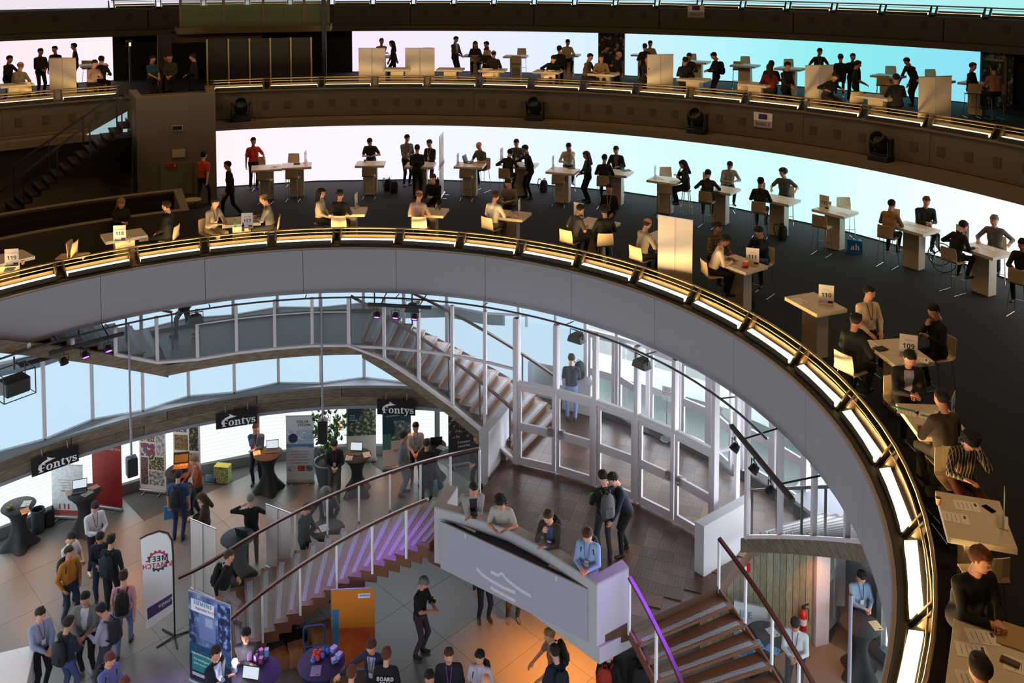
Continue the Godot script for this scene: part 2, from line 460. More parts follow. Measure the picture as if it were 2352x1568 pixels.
func setting_low() -> void:
	# the daylit storey under the first ring: outer wall, beam, windows, gallery
	var conc := mat("board concrete", Color.WHITE, 0.85)
	conc.albedo_texture = noise_tex(0.012, Color(0.33, 0.28, 0.23), Color(0.56, 0.49, 0.41), 3)
	conc.uv1_triplanar = true; conc.uv1_world_triplanar = true; conc.uv1_scale = Vector3(0.4, 2.2, 0.4)
	var conc2 := conc.duplicate(); conc2.uv1_offset = Vector3(0.3, 0.45, 0.1); conc2.albedo_color = Color(0.86, 0.86, 0.86); conc2.resource_name = "board concrete two"
	var white := mat("white frame", Color(0.78, 0.755, 0.775), 0.5)
	var grey := mat("ledge grey", Color(0.45, 0.47, 0.48), 0.7)
	var lilac := mat("ceiling grey", Color(0.52, 0.52, 0.56), 0.7)
	var blind := glow("window blind day", Color(0.80, 0.92, 1.0), 0.93)
	var clear := glass("pane", Color(0.93, 0.97, 0.97, 0.06))
	# soffit of the first ring
	struct("ceiling", MB.new().arc([Vector2(9.29, -0.75), Vector2(9.74, -0.75), Vector2(9.74, -0.28), Vector2(14.0, -0.28), Vector2(14.0, -0.21), Vector2(9.71, -0.21), Vector2(9.71, -0.70), Vector2(9.29, -0.70)], -180, 180, 96, false), lilac)
	# board-marked beam round the hall, in three courses
	var beam := struct("wall_beam", MB.new().arc([Vector2(11.32, -4.78), Vector2(11.6, -4.78), Vector2(11.6, -4.24), Vector2(11.32, -4.24)], 114, 399, 90, true), mat("joint dark", Color.BLACK))
	for k in 30:
		if k > 2 and k < 10: continue
		for q in 2:
			part("beam_board", MB.new().arc([Vector2(11.27 - 0.01 * q, -4.775 + 0.262 * q), Vector2(11.32, -4.775 + 0.262 * q), Vector2(11.32, -4.525 + 0.262 * q), Vector2(11.27 - 0.01 * q, -4.525 + 0.262 * q)], -3.0 + 12.0 * k + 3.0 * q + 0.05, 9.0 + 12.0 * k + 3.0 * q - 0.05, 6), conc if (k + q) % 2 else conc2, beam)
	struct("ceiling", MB.new().arc([Vector2(11.3, -4.86), Vector2(13.3, -4.86), Vector2(13.3, -4.78), Vector2(11.3, -4.78)], 114, 440, 90, true), lilac)
	struct("ceiling", MB.new().arc([Vector2(11.6, -4.02), Vector2(13.4, -4.02), Vector2(13.4, -3.94), Vector2(11.6, -3.94)], 78, 116, 12, true), lilac)  # ceiling strip added to keep sky light from leaking through the slot
	struct("wall_low_back", MB.new().arc([Vector2(13.2, -4.72), Vector2(13.4, -4.72), Vector2(13.4, -3.94), Vector2(13.2, -3.94)], 78, 116, 12, true), grey)  # wall strip added up to it, closing the same slot against sky light
	struct("trim_5", MB.new().arc([Vector2(11.2, -4.24), Vector2(11.9, -4.20), Vector2(11.9, -4.14), Vector2(11.2, -4.17)], 114, 396, 90, true), grey)
	struct("trim_6", MB.new().arc([Vector2(11.22, -4.86), Vector2(11.30, -4.86), Vector2(11.30, -4.77), Vector2(11.22, -4.77)], 114, 400, 90, true), lilac)
	# blinds of the storey, six degrees each, slightly pleated in plan
	for k in 60:
		var a := 3.0 + 6.0 * k
		if a > 34 and a < 88: continue
		var r0 := 11.42 if k % 2 else 11.66
		var r1 := 11.66 if k % 2 else 11.42
		var top := -0.3
		var w := Node3D.new()
		w.name = "window_%d" % (k + 1)
		add_child(w); w.set_meta("kind", "structure")
		for lv in [[-4.14, -2.30], [-1.93, top]]:
			var p := pol(r0, a + 0.12)
			var q := pol(r1, a + 5.88)
			var nn := Vector3(-(p.x + q.x), 0, -(p.z + q.z)).normalized()
			var b := MB.new()
			b.hexa([p + Vector3.UP * lv[0], q + Vector3.UP * lv[0], q - nn * 0.02 + Vector3.UP * lv[0], p - nn * 0.02 + Vector3.UP * lv[0], p + Vector3.UP * lv[1], q + Vector3.UP * lv[1], q - nn * 0.02 + Vector3.UP * lv[1], p - nn * 0.02 + Vector3.UP * lv[1]])
			part("blind", b, blind, w)
			part("sill", MB.new().bar(p + nn * 0.03 + Vector3.UP * (lv[0] - 0.02), q + nn * 0.03 + Vector3.UP * (lv[0] - 0.02), 0.07, 0.05), white, w)
		part("mullion", MB.new().box(pol(r0 - 0.02, a, -2.2), Vector3(0.085, 3.85, 0.1), turned(a)), white, w)
	struct("wall_outer", MB.new().arc([Vector2(11.75, -4.2), Vector2(11.95, -4.2), Vector2(11.95, -0.22), Vector2(11.75, -0.22)], 88, 395, 90, true), grey)
	for d in range(0, 360, 30):
		if d > 34 and d < 90: continue
		area("window_daylight", pol(11.2, d, -3.2), -pol(1, d), 5.6, 1.7, Color(0.95, 0.965, 1.0), 12.0)
	# ground floor windows with white blinds behind the stands
	var wb := glow("white blind day", Color(0.97, 1.0, 0.98), 1.05)
	for k in 30:
		var a := 0.0 + 12.0 * k
		if a > 34 and a < 80: continue
		var w := Node3D.new()
		w.name = "window_%d" % (k + 101)
		add_child(w); w.set_meta("kind", "structure")
		for q in 18:      # blind slats
			var y := -6.86 + 0.112 * q
			part("slat", MB.new().bar(pol(13.12, a + 0.3, y), pol(13.12, a + 11.7, y), 0.02, 0.098), wb, w)
		part("mullion", MB.new().box(pol(13.05, a, -6.0), Vector3(0.14, 2.4, 0.16), turned(a)), grey, w)
		area("blind_daylight", pol(12.95, a + 6.0, -5.9), -pol(1, a + 6.0), 2.5, 1.8, Color(0.95, 1.0, 1.0), 2.5)
	struct("wall_low", MB.new().arc([Vector2(12.95, -7.2), Vector2(13.4, -7.2), Vector2(13.4, -6.9), Vector2(12.95, -6.92)], -180, 180, 96, false), grey)
	struct("wall_low_back", MB.new().arc([Vector2(13.2, -7.2), Vector2(13.4, -7.2), Vector2(13.4, -4.7), Vector2(13.2, -4.7)], -180, 180, 96, false), grey)
	# gallery slab and its board-marked edge
	var gal := grained("gallery floor", Color(0.11, 0.09, 0.10), Color(0.17, 0.14, 0.155), 0.45, 0.05)
	struct("floor", MB.new().arc([Vector2(9.06, -2.22), Vector2(11.5, -2.22), Vector2(11.5, -2.02), Vector2(9.06, -2.02)], -13.4, 17.2, 16), gal)
	var dado := mat("dado brown", Color(0.19, 0.13, 0.115), 0.4)
	struct("trim_7", MB.new().arc([Vector2(11.1, -2.02), Vector2(11.5, -2.02), Vector2(11.5, -1.94), Vector2(11.2, -1.94)], -30, 17.2, 16), dado)
	# edges: level, sloping down with the right flight, sloping up with the left one
	var edge := struct("wall_gallery_edge", MB.new().arc([Vector2(9.0, -2.29), Vector2(9.1, -2.29), Vector2(9.1, -2.03), Vector2(9.0, -2.03)], -13.4, 17.2, 16), conc)
	slope_edge(edge, 17.2, -2.03, 43.0, -4.22, 12, conc)
	slope_edge(edge, -13.4, -2.03, -40.0, -0.1, 12, conc)
	slope_edge(edge, 83.0, -3.72, 117.0, -0.2, 14, conc)
	# glazing over the edges: mullions every six degrees, panes, a transom rail
	for k in range(-7, 8):
		var d := 3.0 + 6.0 * k
		var y0 := edge_y(d)
		glaze_post(d, y0)
		if k < 7 and d > -24:
			var w := Node3D.new()
			w.name = "window_%d" % (k + 210)
			add_child(w); w.set_meta("kind", "structure")
			pane(w, d, d + 6.0, edge_y(d + 0.1) + 0.05, edge_y(d + 5.9) + 0.05, -0.82, clear)
			if d > -12 and d < 15: part("transom", MB.new().bar(pol(rg(d), d, -1.13), pol(rg(d + 6), d + 6, -1.13), 0.03, 0.03), white, w)
			if d >= 15 and d < 45: part("transom", MB.new().bar(pol(rg(d), d, -2.04), pol(rg(d + 6), d + 6, -2.04), 0.05, 0.06), white, w)
			part("sill", MB.new().bar(pol(rg(d) - 0.02, maxf(d, -45), edge_y(d) + 0.03), pol(rg(d + 6) - 0.02, d + 6, edge_y(d + 6) + 0.03), 0.1, 0.06), white, w)
	for d in [84.0, 90.5, 97.5, 105.0, 112.0]:
		glaze_post(d, edge_y(d))
	var w3 := Node3D.new()
	w3.name = "window_230"
	add_child(w3); w3.set_meta("kind", "structure")
	for i in 4:
		var d: float = [84.0, 90.5, 97.5, 105.0][i]
		var d2: float = [90.5, 97.5, 105.0, 112.0][i]
		pane(w3, d, d2, edge_y(d) + 0.05, edge_y(d2) + 0.05, -0.82, clear)
		part("sill", MB.new().bar(pol(rg(d) - 0.02, d, edge_y(d) + 0.03), pol(rg(d2) - 0.02, d2, edge_y(d2) + 0.03), 0.1, 0.06), white, w3)

func edge_y(d: float) -> float:
	if d < -13.4: return lerpf(-2.03, -0.1, (-13.4 - d) / 26.6)
	if d < 17.2: return -2.03
	if d < 43.0: return lerpf(-2.03, -4.22, (d - 17.2) / 25.8)
	if d < 83.0: return -4.4
	return lerpf(-3.72, -0.2, (d - 83.0) / 34.0)

func slope_edge(parent: Node3D, d0: float, y0: float, d1: float, y1: float, n: int, m: Material) -> void:
	for i in n:
		var a := lerpf(d0, d1, float(i) / n)
		var b := lerpf(d0, d1, float(i + 1) / n)
		var ya := lerpf(y0, y1, float(i) / n)
		var yb := lerpf(y0, y1, float(i + 1) / n)
		var p := []
		for q in [[-0.30, 0.0], [0.0, 0.0]]:
			p.append(pol(rg(a) - 0.02, a, ya + q[0])); p.append(pol(rg(b) - 0.02, b, yb + q[0])); p.append(pol(rg(b) + 0.1, b, yb + q[0])); p.append(pol(rg(a) + 0.1, a, ya + q[0]))
		part("edge_course", MB.new().hexa(p), m, parent)
		p = []
		for q in [-0.22, -0.06]:    # slab of the flight behind
			p.append(pol(rg(a) + 0.1, a, ya + q)); p.append(pol(rg(b) + 0.1, b, yb + q)); p.append(pol(11.45, b, yb + q)); p.append(pol(11.45, a, ya + q))
		part("flight_slab", MB.new().hexa(p), m, parent)

func glaze_post(d: float, y0: float) -> void:
	struct("trim_%d" % (500 + int(d * 2)), MB.new().box(pol(rg(d), d, (y0 - 0.75) / 2.0), Vector3(0.075, -0.75 - y0, 0.09), turned(d)), mat("white frame", Color.WHITE))

func pane(parent: Node3D, d0: float, d1: float, y0: float, y1: float, top: float, m: Material) -> void:
	var k := MB.new()
	var a := pol(rg(d0), d0)
	var b := pol(rg(d1), d1)
	k.quad(a + Vector3.UP * y0, b + Vector3.UP * y1, b + Vector3.UP * top, a + Vector3.UP * top, -(a + b))
	part("pane", k, m, parent)

# ---------------------------------------------------------------- landing, doors, stairs
func v3(a: Vector2, y: float) -> Vector3:
	return Vector3(a.x, y, a.y)

func wall_between(a: Vector2, b: Vector2, th: float, y0: float, y1: float) -> MB:
	var t := (b - a).normalized()
	var n := Vector2(-t.y, t.x) * th / 2.0
	return MB.new().hexa([v3(a - n, y0), v3(b - n, y0), v3(b + n, y0), v3(a + n, y0), v3(a - n, y1), v3(b - n, y1), v3(b + n, y1), v3(a + n, y1)])

func leaf(parent: Node3D, a: Vector3, b: Vector3, y0: float, y1: float, m: Material, g: Material, lock := 0) -> void:
	# one glazed door leaf: stiles, three rails, two panes, lock case with handle
	var t := (b - a).normalized()
	var w := a.distance_to(b)
	var bt := Basis(t, Vector3.UP, t.cross(Vector3.UP))
	var h := y1 - y0
	var c := (a + b) / 2.0
	var f := MB.new()
	for s in [-1, 1]: f.box(c + t * s * (w / 2.0 - 0.05) + Vector3.UP * (y0 + h / 2.0), Vector3(0.085, h - 0.02, 0.055), bt)
	for q in [[0.09, 0.17], [h * 0.48, 0.2], [h - 0.06, 0.1]]: f.box(c + Vector3.UP * (y0 + q[0]), Vector3(w - 0.18, q[1], 0.055), bt)
	var d := part("door", f, m, parent)
	for q in [[0.175, h * 0.48 - 0.1], [h * 0.48 + 0.1, h - 0.11]]:
		var e := t * (w / 2.0 - 0.092)
		var k := MB.new()
		k.quad(c - e + Vector3.UP * (y0 + q[0]), c + e + Vector3.UP * (y0 + q[0]), c + e + Vector3.UP * (y0 + q[1]), c - e + Vector3.UP * (y0 + q[1]), bt.z)
		part("pane", k, g, d)
	if lock:
		var p := c + t * lock * (w / 2.0 - 0.13) + Vector3.UP * (y0 + h * 0.5)
		var steel := mat("lock steel", Color(0.75, 0.75, 0.76), 0.3, 0.9)
		for s in [-1, 1]:
			part("lock_case", MB.new().bbox(p + bt.z * s * 0.045, Vector3(0.16, 0.19, 0.04), 0.02, bt), steel, d)
			part("handle", MB.new().tube([p + bt.z * s * 0.06, p + bt.z * s * 0.11, p + bt.z * s * 0.11 + t * 0.09 * -lock], 0.012, 6), steel, d)

func setting_landing() -> void:
	var pale := mat("plaster lilac", Color(0.66, 0.65, 0.67), 0.7)
	var capm := mat("parapet cap", Color(0.56, 0.55, 0.57), 0.6)
	var white := mat("white frame", Color.WHITE)
	var clear := glass("pane", Color.WHITE)
	var aqua := glass("aqua pane", Color(0.55, 0.85, 0.83, 0.28))
	var wood := grained("stair wood", Color(0.36, 0.225, 0.15), Color(0.47, 0.31, 0.21), 0.45, 0.03, Vector3(1.5, 1.5, 1.5), 0.0, 21)
	# floor of the landing and the vestibule
	var poly := PackedVector2Array([Vector2(3.55, -3.4), Vector2(4.11, -2.85), Vector2(4.75, -2.22), Vector2(5.19, -1.57), Vector2(5.59, -0.83), Vector2(5.89, -0.3), Vector2(6.58, -0.38), Vector2(8.73, -0.88), Vector2(9.98, -1.75)])
	for d in [80, 76, 72, 68, 64, 60, 56, 52, 48, 44, 41]: poly.append(Vector2(pol(12.1, d).x, pol(12.1, d).z))
	poly.append(Vector2(5.97, -6.5)); poly.append(Vector2(4.89, -5.15)); poly.append(Vector2(3.41, -3.59))
	var fl := struct("floor", MB.new().prism(poly, 0.0, 0.26, Transform3D(Basis(Vector3.RIGHT, Vector3.BACK, Vector3.DOWN), Vector3(0, Y_LAND - 0.012, 0))), mat("parquet bed", Color(0.31, 0.21, 0.155), 0.4))
	var ms := []
	for i in 5: ms.append(grained("parquet %d" % i, Color(0.30, 0.20, 0.145) * (0.84 + 0.09 * i), Color(0.41, 0.285, 0.21) * (0.84 + 0.09 * i), 0.3, 0.02, Vector3(2, 2, 2), 0.0, 31 + i))
	for i in range(-2, 32):
		for j in range(-26, 4):
			var c := Vector2(3.3, -2.9) + Vector2(i * 0.34 - 1.0, (j + 8) * 0.34).rotated(0.62)
			var ok := true
			for k in [Vector2(0.16, 0.16), Vector2(-0.16, 0.16), Vector2(0.16, -0.16), Vector2(-0.16, -0.16)]:
				if not Geometry2D.is_point_in_polygon(c + k.rotated(0.62), poly): ok = false
			if not ok: continue
			part("parquet_block", block_mesh, ms[posmod(i * 3 + j * 7 + (i * j) % 4, 5)], fl, Transform3D(Basis(Vector3.UP, -0.62 + (PI / 2 if (i + j) % 2 else 0.0)), Vector3(c.x, Y_LAND + 0.001, c.y)))
	# parapet with its two short wings
	var O := [Vector2(3.50, -3.35), Vector2(4.11, -2.85), Vector2(4.75, -2.22), Vector2(5.19, -1.57), Vector2(5.59, -0.83), Vector2(5.89, -0.26)]
	var I := [Vector2(3.77, -3.39), Vector2(4.22, -3.02), Vector2(4.9, -2.38), Vector2(5.36, -1.71), Vector2(5.77, -0.95), Vector2(6.03, -0.52)]
	var body := MB.new()
	var cap := MB.new()
	for i in 5:
		body.hexa([v3(O[i], -4.55), v3(O[i + 1], -4.55), v3(I[i + 1], -4.55), v3(I[i], -4.55), v3(O[i], -3.39), v3(O[i + 1], -3.39), v3(I[i + 1], -3.39), v3(I[i], -3.39)])
		cap.hexa([v3(O[i], -3.39), v3(O[i + 1], -3.39), v3(I[i + 1], -3.39), v3(I[i], -3.39), v3(O[i], -3.35), v3(O[i + 1], -3.35), v3(I[i + 1], -3.35), v3(I[i], -3.35)])
	for w in [[O[0], I[0], Vector2(4.13, -3.92), Vector2(3.88, -4.03)], [O[5], I[5], Vector2(6.59, -0.74), Vector2(6.62, -0.50)]]:
		body.hexa([v3(w[0], -4.55), v3(w[1], -4.55), v3(w[2], -4.55), v3(w[3], -4.55), v3(w[0], -3.39), v3(w[1], -3.39), v3(w[2], -3.39), v3(w[3], -3.39)])
		cap.hexa([v3(w[0], -3.39), v3(w[1], -3.39), v3(w[2], -3.39), v3(w[3], -3.39), v3(w[0], -3.35), v3(w[1], -3.35), v3(w[2], -3.35), v3(w[3], -3.35)])
	var pw := struct("wall_landing_parapet", body, pale)
	part("cap", cap, capm, pw)
	# sloping underside at the right corner
	part("soffit", MB.new().hexa([v3(Vector2(4.85, -2.0), -4.72), v3(Vector2(5.93, -0.22), -4.86), v3(Vector2(6.68, -0.44), -4.86), v3(Vector2(6.9, -1.6), -4.72), v3(Vector2(4.8, -2.05), -4.55), v3(Vector2(5.93, -0.22), -4.55), v3(Vector2(6.68, -0.44), -4.55), v3(Vector2(6.9, -1.6), -4.55)]), pale, pw)
	# two plastered end walls beside the doors
	struct("wall_end_left", MB.new().hexa([v3(Vector2(5.12, -5.98), -4.62), v3(Vector2(5.30, -5.80), -4.62), v3(Vector2(6.2, -6.9), -4.62), v3(Vector2(6.02, -7.05), -4.62), v3(Vector2(5.14, -6.05), -3.36), v3(Vector2(5.34, -5.89), -3.36), v3(Vector2(6.2, -6.95), -3.36), v3(Vector2(6.02, -7.1), -3.36)]), pale)
	var er := struct("wall_end_right", MB.new().hexa([v3(Vector2(8.46, -1.4), -4.95), v3(Vector2(8.56, -1.2), -4.95), v3(Vector2(9.98, -1.73), -4.1), v3(Vector2(9.9, -1.92), -4.1), v3(Vector2(8.46, -1.4), -3.36), v3(Vector2(8.56, -1.2), -3.36), v3(Vector2(9.98, -1.73), -3.36), v3(Vector2(9.9, -1.92), -3.36)]), pale)
	# inner door front
	var ds := [44.8, 51.6, 58.2, 65.1, 71.3, 77.8]
	var front := Node3D.new()
	front.name = "door_1"
	add_child(front); front.set_meta("kind", "structure")
	for i in 5:
		var a := pol(rg(ds[i]), ds[i] + (0.35 if i in [0, 2, 3] else 0.05))
		var b := pol(rg(ds[i + 1]), ds[i + 1] - (0.35 if i in [1, 2, 4] else 0.05))
		leaf(front, a, b, Y_LAND + 0.02, -2.42, white, clear, [1, -1, 0, 1, -1][i])
		var p0 := pol(rg(ds[i]), ds[i])
		var p1 := pol(rg(ds[i + 1]), ds[i + 1])
		part("transom", MB.new().bar(p0 + Vector3.UP * -2.36, p1 + Vector3.UP * -2.36, 0.1, 0.1), white, front)
		var k := MB.new()
		k.quad(p0 + Vector3.UP * -2.3, p1 + Vector3.UP * -2.3, p1 + Vector3.UP * -0.8, p0 + Vector3.UP * -0.8, -p0)
		part("pane", k, clear, front)
	for d in [44.8, 51.6, 58.2, 65.1, 71.3, 77.8]:
		var y0 := -2.36 if d in [51.6, 71.3] else Y_LAND
		part("post", MB.new().box(pol(rg(d), d, (y0 - 0.75) / 2.0), Vector3(0.11, -0.75 - y0, 0.13), turned(d)), white, front)
	# narrow side light towards the right end wall
	part("post", MB.new().box(pol(10.0, 78.2, -2.6), Vector3(0.08, 3.6, 0.1), turned(79)), white, front)
	for y in [-4.3, -2.36, -0.82]: part("rail", MB.new().bar(pol(9.45, 77.8, y), pol(10.0, 78.2, y), 0.06, 0.06), white, front)
	var sk := MB.new()
	sk.quad(pol(9.45, 77.8, -4.3), pol(10.0, 78.2, -4.3), pol(10.0, 78.2, -0.8), pol(9.45, 77.8, -0.8), Vector3.LEFT)
	part("pane", sk, clear, front)
	# free-standing lobby post and light beside the flight
	struct("trim_8", MB.new().box(pol(9.5, 42.6, -2.6), Vector3(0.07, 3.6, 0.09), turned(42)), white)
	# outer front, pale aqua glass, doors open a little
	var outer := Node3D.new()
	outer.name = "door_2"
	add_child(outer); outer.set_meta("kind", "structure")
	var os := [46.5, 51.0, 55.5, 60.0, 64.5, 69.0, 73.5, 78.0]
	for i in 7:
		var a := pol(12.1, os[i] + 0.3)
		var b := pol(12.1, os[i + 1] - 0.3)
		if i in [1, 4]: b = a + (b - a).rotated(Vector3.UP, -0.35)
		leaf(outer, a, b, Y_LAND + 0.04, -2.3, white, aqua)
		var k := MB.new()
		k.quad(pol(12.1, os[i], -2.2), pol(12.1, os[i + 1], -2.2), pol(12.1, os[i + 1], -0.8), pol(12.1, os[i], -0.8), -pol(1, 60))
		part("pane", k, aqua, outer)
		part("transom", MB.new().bar(pol(12.1, os[i], -2.25), pol(12.1, os[i + 1], -2.25), 0.1, 0.1), white, outer)
	for d in os: part("post", MB.new().box(pol(12.1, d, -2.6), Vector3(0.09, 3.6, 0.12), turned(d)), white, outer)
	struct("trim_9", MB.new().arc([Vector2(11.75, Y_LAND), Vector2(12.05, Y_LAND), Vector2(12.05, Y_LAND + 0.02), Vector2(11.75, Y_LAND + 0.02)], 46, 80, 16), mat("mat rubber", Color(0.13, 0.13, 0.12), 0.9))
	# blind wall of the vestibule left of the outer doors, with a bench cupboard
	var blind := glow("window blind day", Color.WHITE, 1)
	var vb := Node3D.new()
	vb.name = "window_240"
	add_child(vb); vb.set_meta("kind", "structure")
	for k in 3:
		var a := 34.0 + 4.2 * k
		part("blind", MB.new().arc([Vector2(11.95, -3.4 if k < 2 else -3.9), Vector2(11.97, -3.4 if k < 2 else -3.9), Vector2(11.97, -0.8), Vector2(11.95, -0.8)], a + 0.1, a + 4.0, 2), blind, vb)
		part("mullion", MB.new().box(pol(11.92, a, -2.6), Vector3(0.06, 3.6, 0.08), turned(a)), white, vb)
	struct("wall_vestibule", MB.new().arc([Vector2(12.0, -4.4), Vector2(12.2, -4.4), Vector2(12.2, -0.7), Vector2(12.0, -0.7)], 33, 46.3, 6), mat("vestibule wall", Color(0.8, 0.82, 0.84), 0.6))
	# terrace outside
	var ter := struct("floor", MB.new().arc([Vector2(12.16, -4.7), Vector2(26, -4.7), Vector2(26, -4.43), Vector2(12.16, -4.43)], 25, 110, 24), mat("paver joint", Color(0.42, 0.42, 0.41), 0.9))
	var pv := [hexm("b9bdbc", 0.7), hexm("c2c5c3", 0.7), hexm("b2b6b6", 0.7)]
	var pm := MB.new().bbox(Vector3(0, -0.02, 0), Vector3(0.585, 0.04, 0.585), 0.004).done()
	for i in 22:
		for j in 22:
			var c := Vector2(i * 0.6, -j * 0.6).rotated(0.95) + Vector2(9.6, -1.2)
			var rr := c.length()
			var ph := rad_to_deg(atan2(c.x, -c.y))
			if rr > 12.6 and rr < 18.5 and ph > 38 and ph < 84: part("paving_slab", pm, pv[(i * 2 + j) % 3], ter, Transform3D(Basis(Vector3.UP, -0.95), Vector3(c.x, -4.4, c.y)))
	struct("wall_terrace", wall_between(Vector2(8.6, -11.9), Vector2(12.6, -7.2), 0.3, -4.4, -3.95), hexm("e6e6e2"))
	struct("wall_terrace", wall_between(Vector2(12.6, -7.2), Vector2(14.2, -3.6), 0.3, -4.4, -3.95), hexm("e6e6e2"))
	struct("floor", MB.new().lathe([Vector2(120, -8.2), Vector2(120, -8.0), Vector2(13.5, -8.0), Vector2(13.5, -8.2)], 48), hexm("8f938d"))
	# board-marked concrete wall and white doors under the right gallery
	var cw := struct("wall_concrete", wall_between(Vector2(9.3, -2.75), Vector2(11.75, -2.2), 0.2, -7.2, -4.5), mat("joint concrete", Color(0.30, 0.29, 0.25), 0.9))
	var cm := []
	for i in 3:
		var m := mat("wall board %d" % i, Color.WHITE, 0.85)
		m.albedo_texture = noise_tex(0.014, Color(0.40, 0.385, 0.31) * (0.94 + 0.06 * i), Color(0.56, 0.545, 0.455) * (0.94 + 0.06 * i), 40 + i)
		m.uv1_triplanar = true; m.uv1_scale = Vector3(3.0, 0.5, 3.0)
		cm.append(m)
	for i in 17:
		var a := Vector2(9.3, -2.75).lerp(Vector2(11.75, -2.2), i / 17.0 + 0.002)
		var b := Vector2(9.3, -2.75).lerp(Vector2(11.75, -2.2), (i + 1) / 17.0 - 0.002)
		var n := Vector2(-0.22, 0.976) * 0.115
		part("wall_board", wall_between(a + n, b + n, 0.03 + 0.006 * ((i * 7) % 3), -7.19, -4.5), cm[(i * 5) % 3], cw)
	var dd := Node3D.new()
	dd.name = "door_3"
	add_child(dd); dd.set_meta("kind", "structure")
	part("post", MB.new().box(Vector3(11.95, -5.9, -2.15), Vector3(0.34, 2.7, 0.3)), white, dd)
	leaf(dd, Vector3(12.15, 0, -2.25), Vector3(12.65, 0, -2.5), -7.19, -4.6, white, glass("milk pane", Color(0.85, 0.83, 0.75, 0.5)))
	part("post", MB.new().box(Vector3(13.0, -5.9, -2.7), Vector3(0.6, 2.7, 0.3), Basis(Vector3.UP, -0.4)), white, dd)

var block_mesh: ArrayMesh

func make_block() -> void:
	var b := MB.new()
	for i in 5: b.box(Vector3(0, -0.005, -0.136 + i * 0.068), Vector3(0.334, 0.01, 0.0655))
	block_mesh = b.done()

func flight(o: Node3D, pa: Array, pb: Array, wood: Material, nose: Material, rise: float, thick := 0.045, open := true) -> void:
	# treads between two lines of points (inner end, outer end), each with a metal nosing plate
	for i in pa.size() - 1:
		var a: Vector3 = pa[i]
		var b: Vector3 = pb[i]
		var c: Vector3 = pb[i + 1]; c.y = b.y
		var d: Vector3 = pa[i + 1]; d.y = a.y
		var e := (a - d) * 0.12
		var f := (b - c) * 0.12
		var dn := Vector3.DOWN * thick
		var t := part("tread", MB.new().hexa([a + dn + e, b + dn + f, c + dn, d + dn, a + e, b + f, c, d]), wood, o)
		var up := Vector3.UP * 0.006
		var g := (b - a) * 0.06
		var p0 := a.lerp(d, 0.03) + g
		var p1 := b.lerp(c, 0.03) - g
		var p2 := b.lerp(c, 0.36) - g
		var p3 := a.lerp(d, 0.36) + g
		part("nosing", MB.new().hexa([p0, p1, p2, p3, p0 + up, p1 + up, p2 + up, p3 + up]), nose, t)
		if not open or true:
			var r := MB.new().hexa([d + dn, c + dn, c + dn + (c - b) * 0.08, d + dn + (d - a) * 0.08, d + Vector3.UP * (rise - thick), c + Vector3.UP * (rise - thick), c + Vector3.UP * (rise - thick) + (c - b) * 0.08, d + Vector3.UP * (rise - thick) + (d - a) * 0.08])
			part("riser", r, wood, o)

func balustrade(o: Node3D, line: Array, every: int, first: int, h: float, rail_m: Material, post_m: Material, glass_m: Material, w := 0.045) -> void:
	var top := []
	for p in line: top.append(p + Vector3.UP * h)
	var rl := MB.new()
	for i in top.size() - 1: rl.bar(top[i] - (top[i + 1] - top[i]) * 0.02, top[i + 1], 0.07, 0.055)
	part("handrail", rl, rail_m, o)
	for i in range(first, line.size(), every):
		part("post", MB.new().bar(line[i] + Vector3.DOWN * 0.12, line[i] + Vector3.UP * (h - 0.03), w, w, (line[mini(i + 1, line.size() - 1)] - line[i - 1 if i else 0]).normalized()), post_m, o)
	if glass_m:
		for i in range(first, line.size() - every, every):
			var k := MB.new()
			for j in every:
				var a: Vector3 = line[i + j]
				var b: Vector3 = line[i + j + 1]
				k.quad(a + Vector3.UP * 0.1, b + Vector3.UP * 0.1, b + Vector3.UP * (h - 0.08), a + Vector3.UP * (h - 0.08), Vector3(a.x, 0, a.z))
			part("pane", k, glass_m, o)

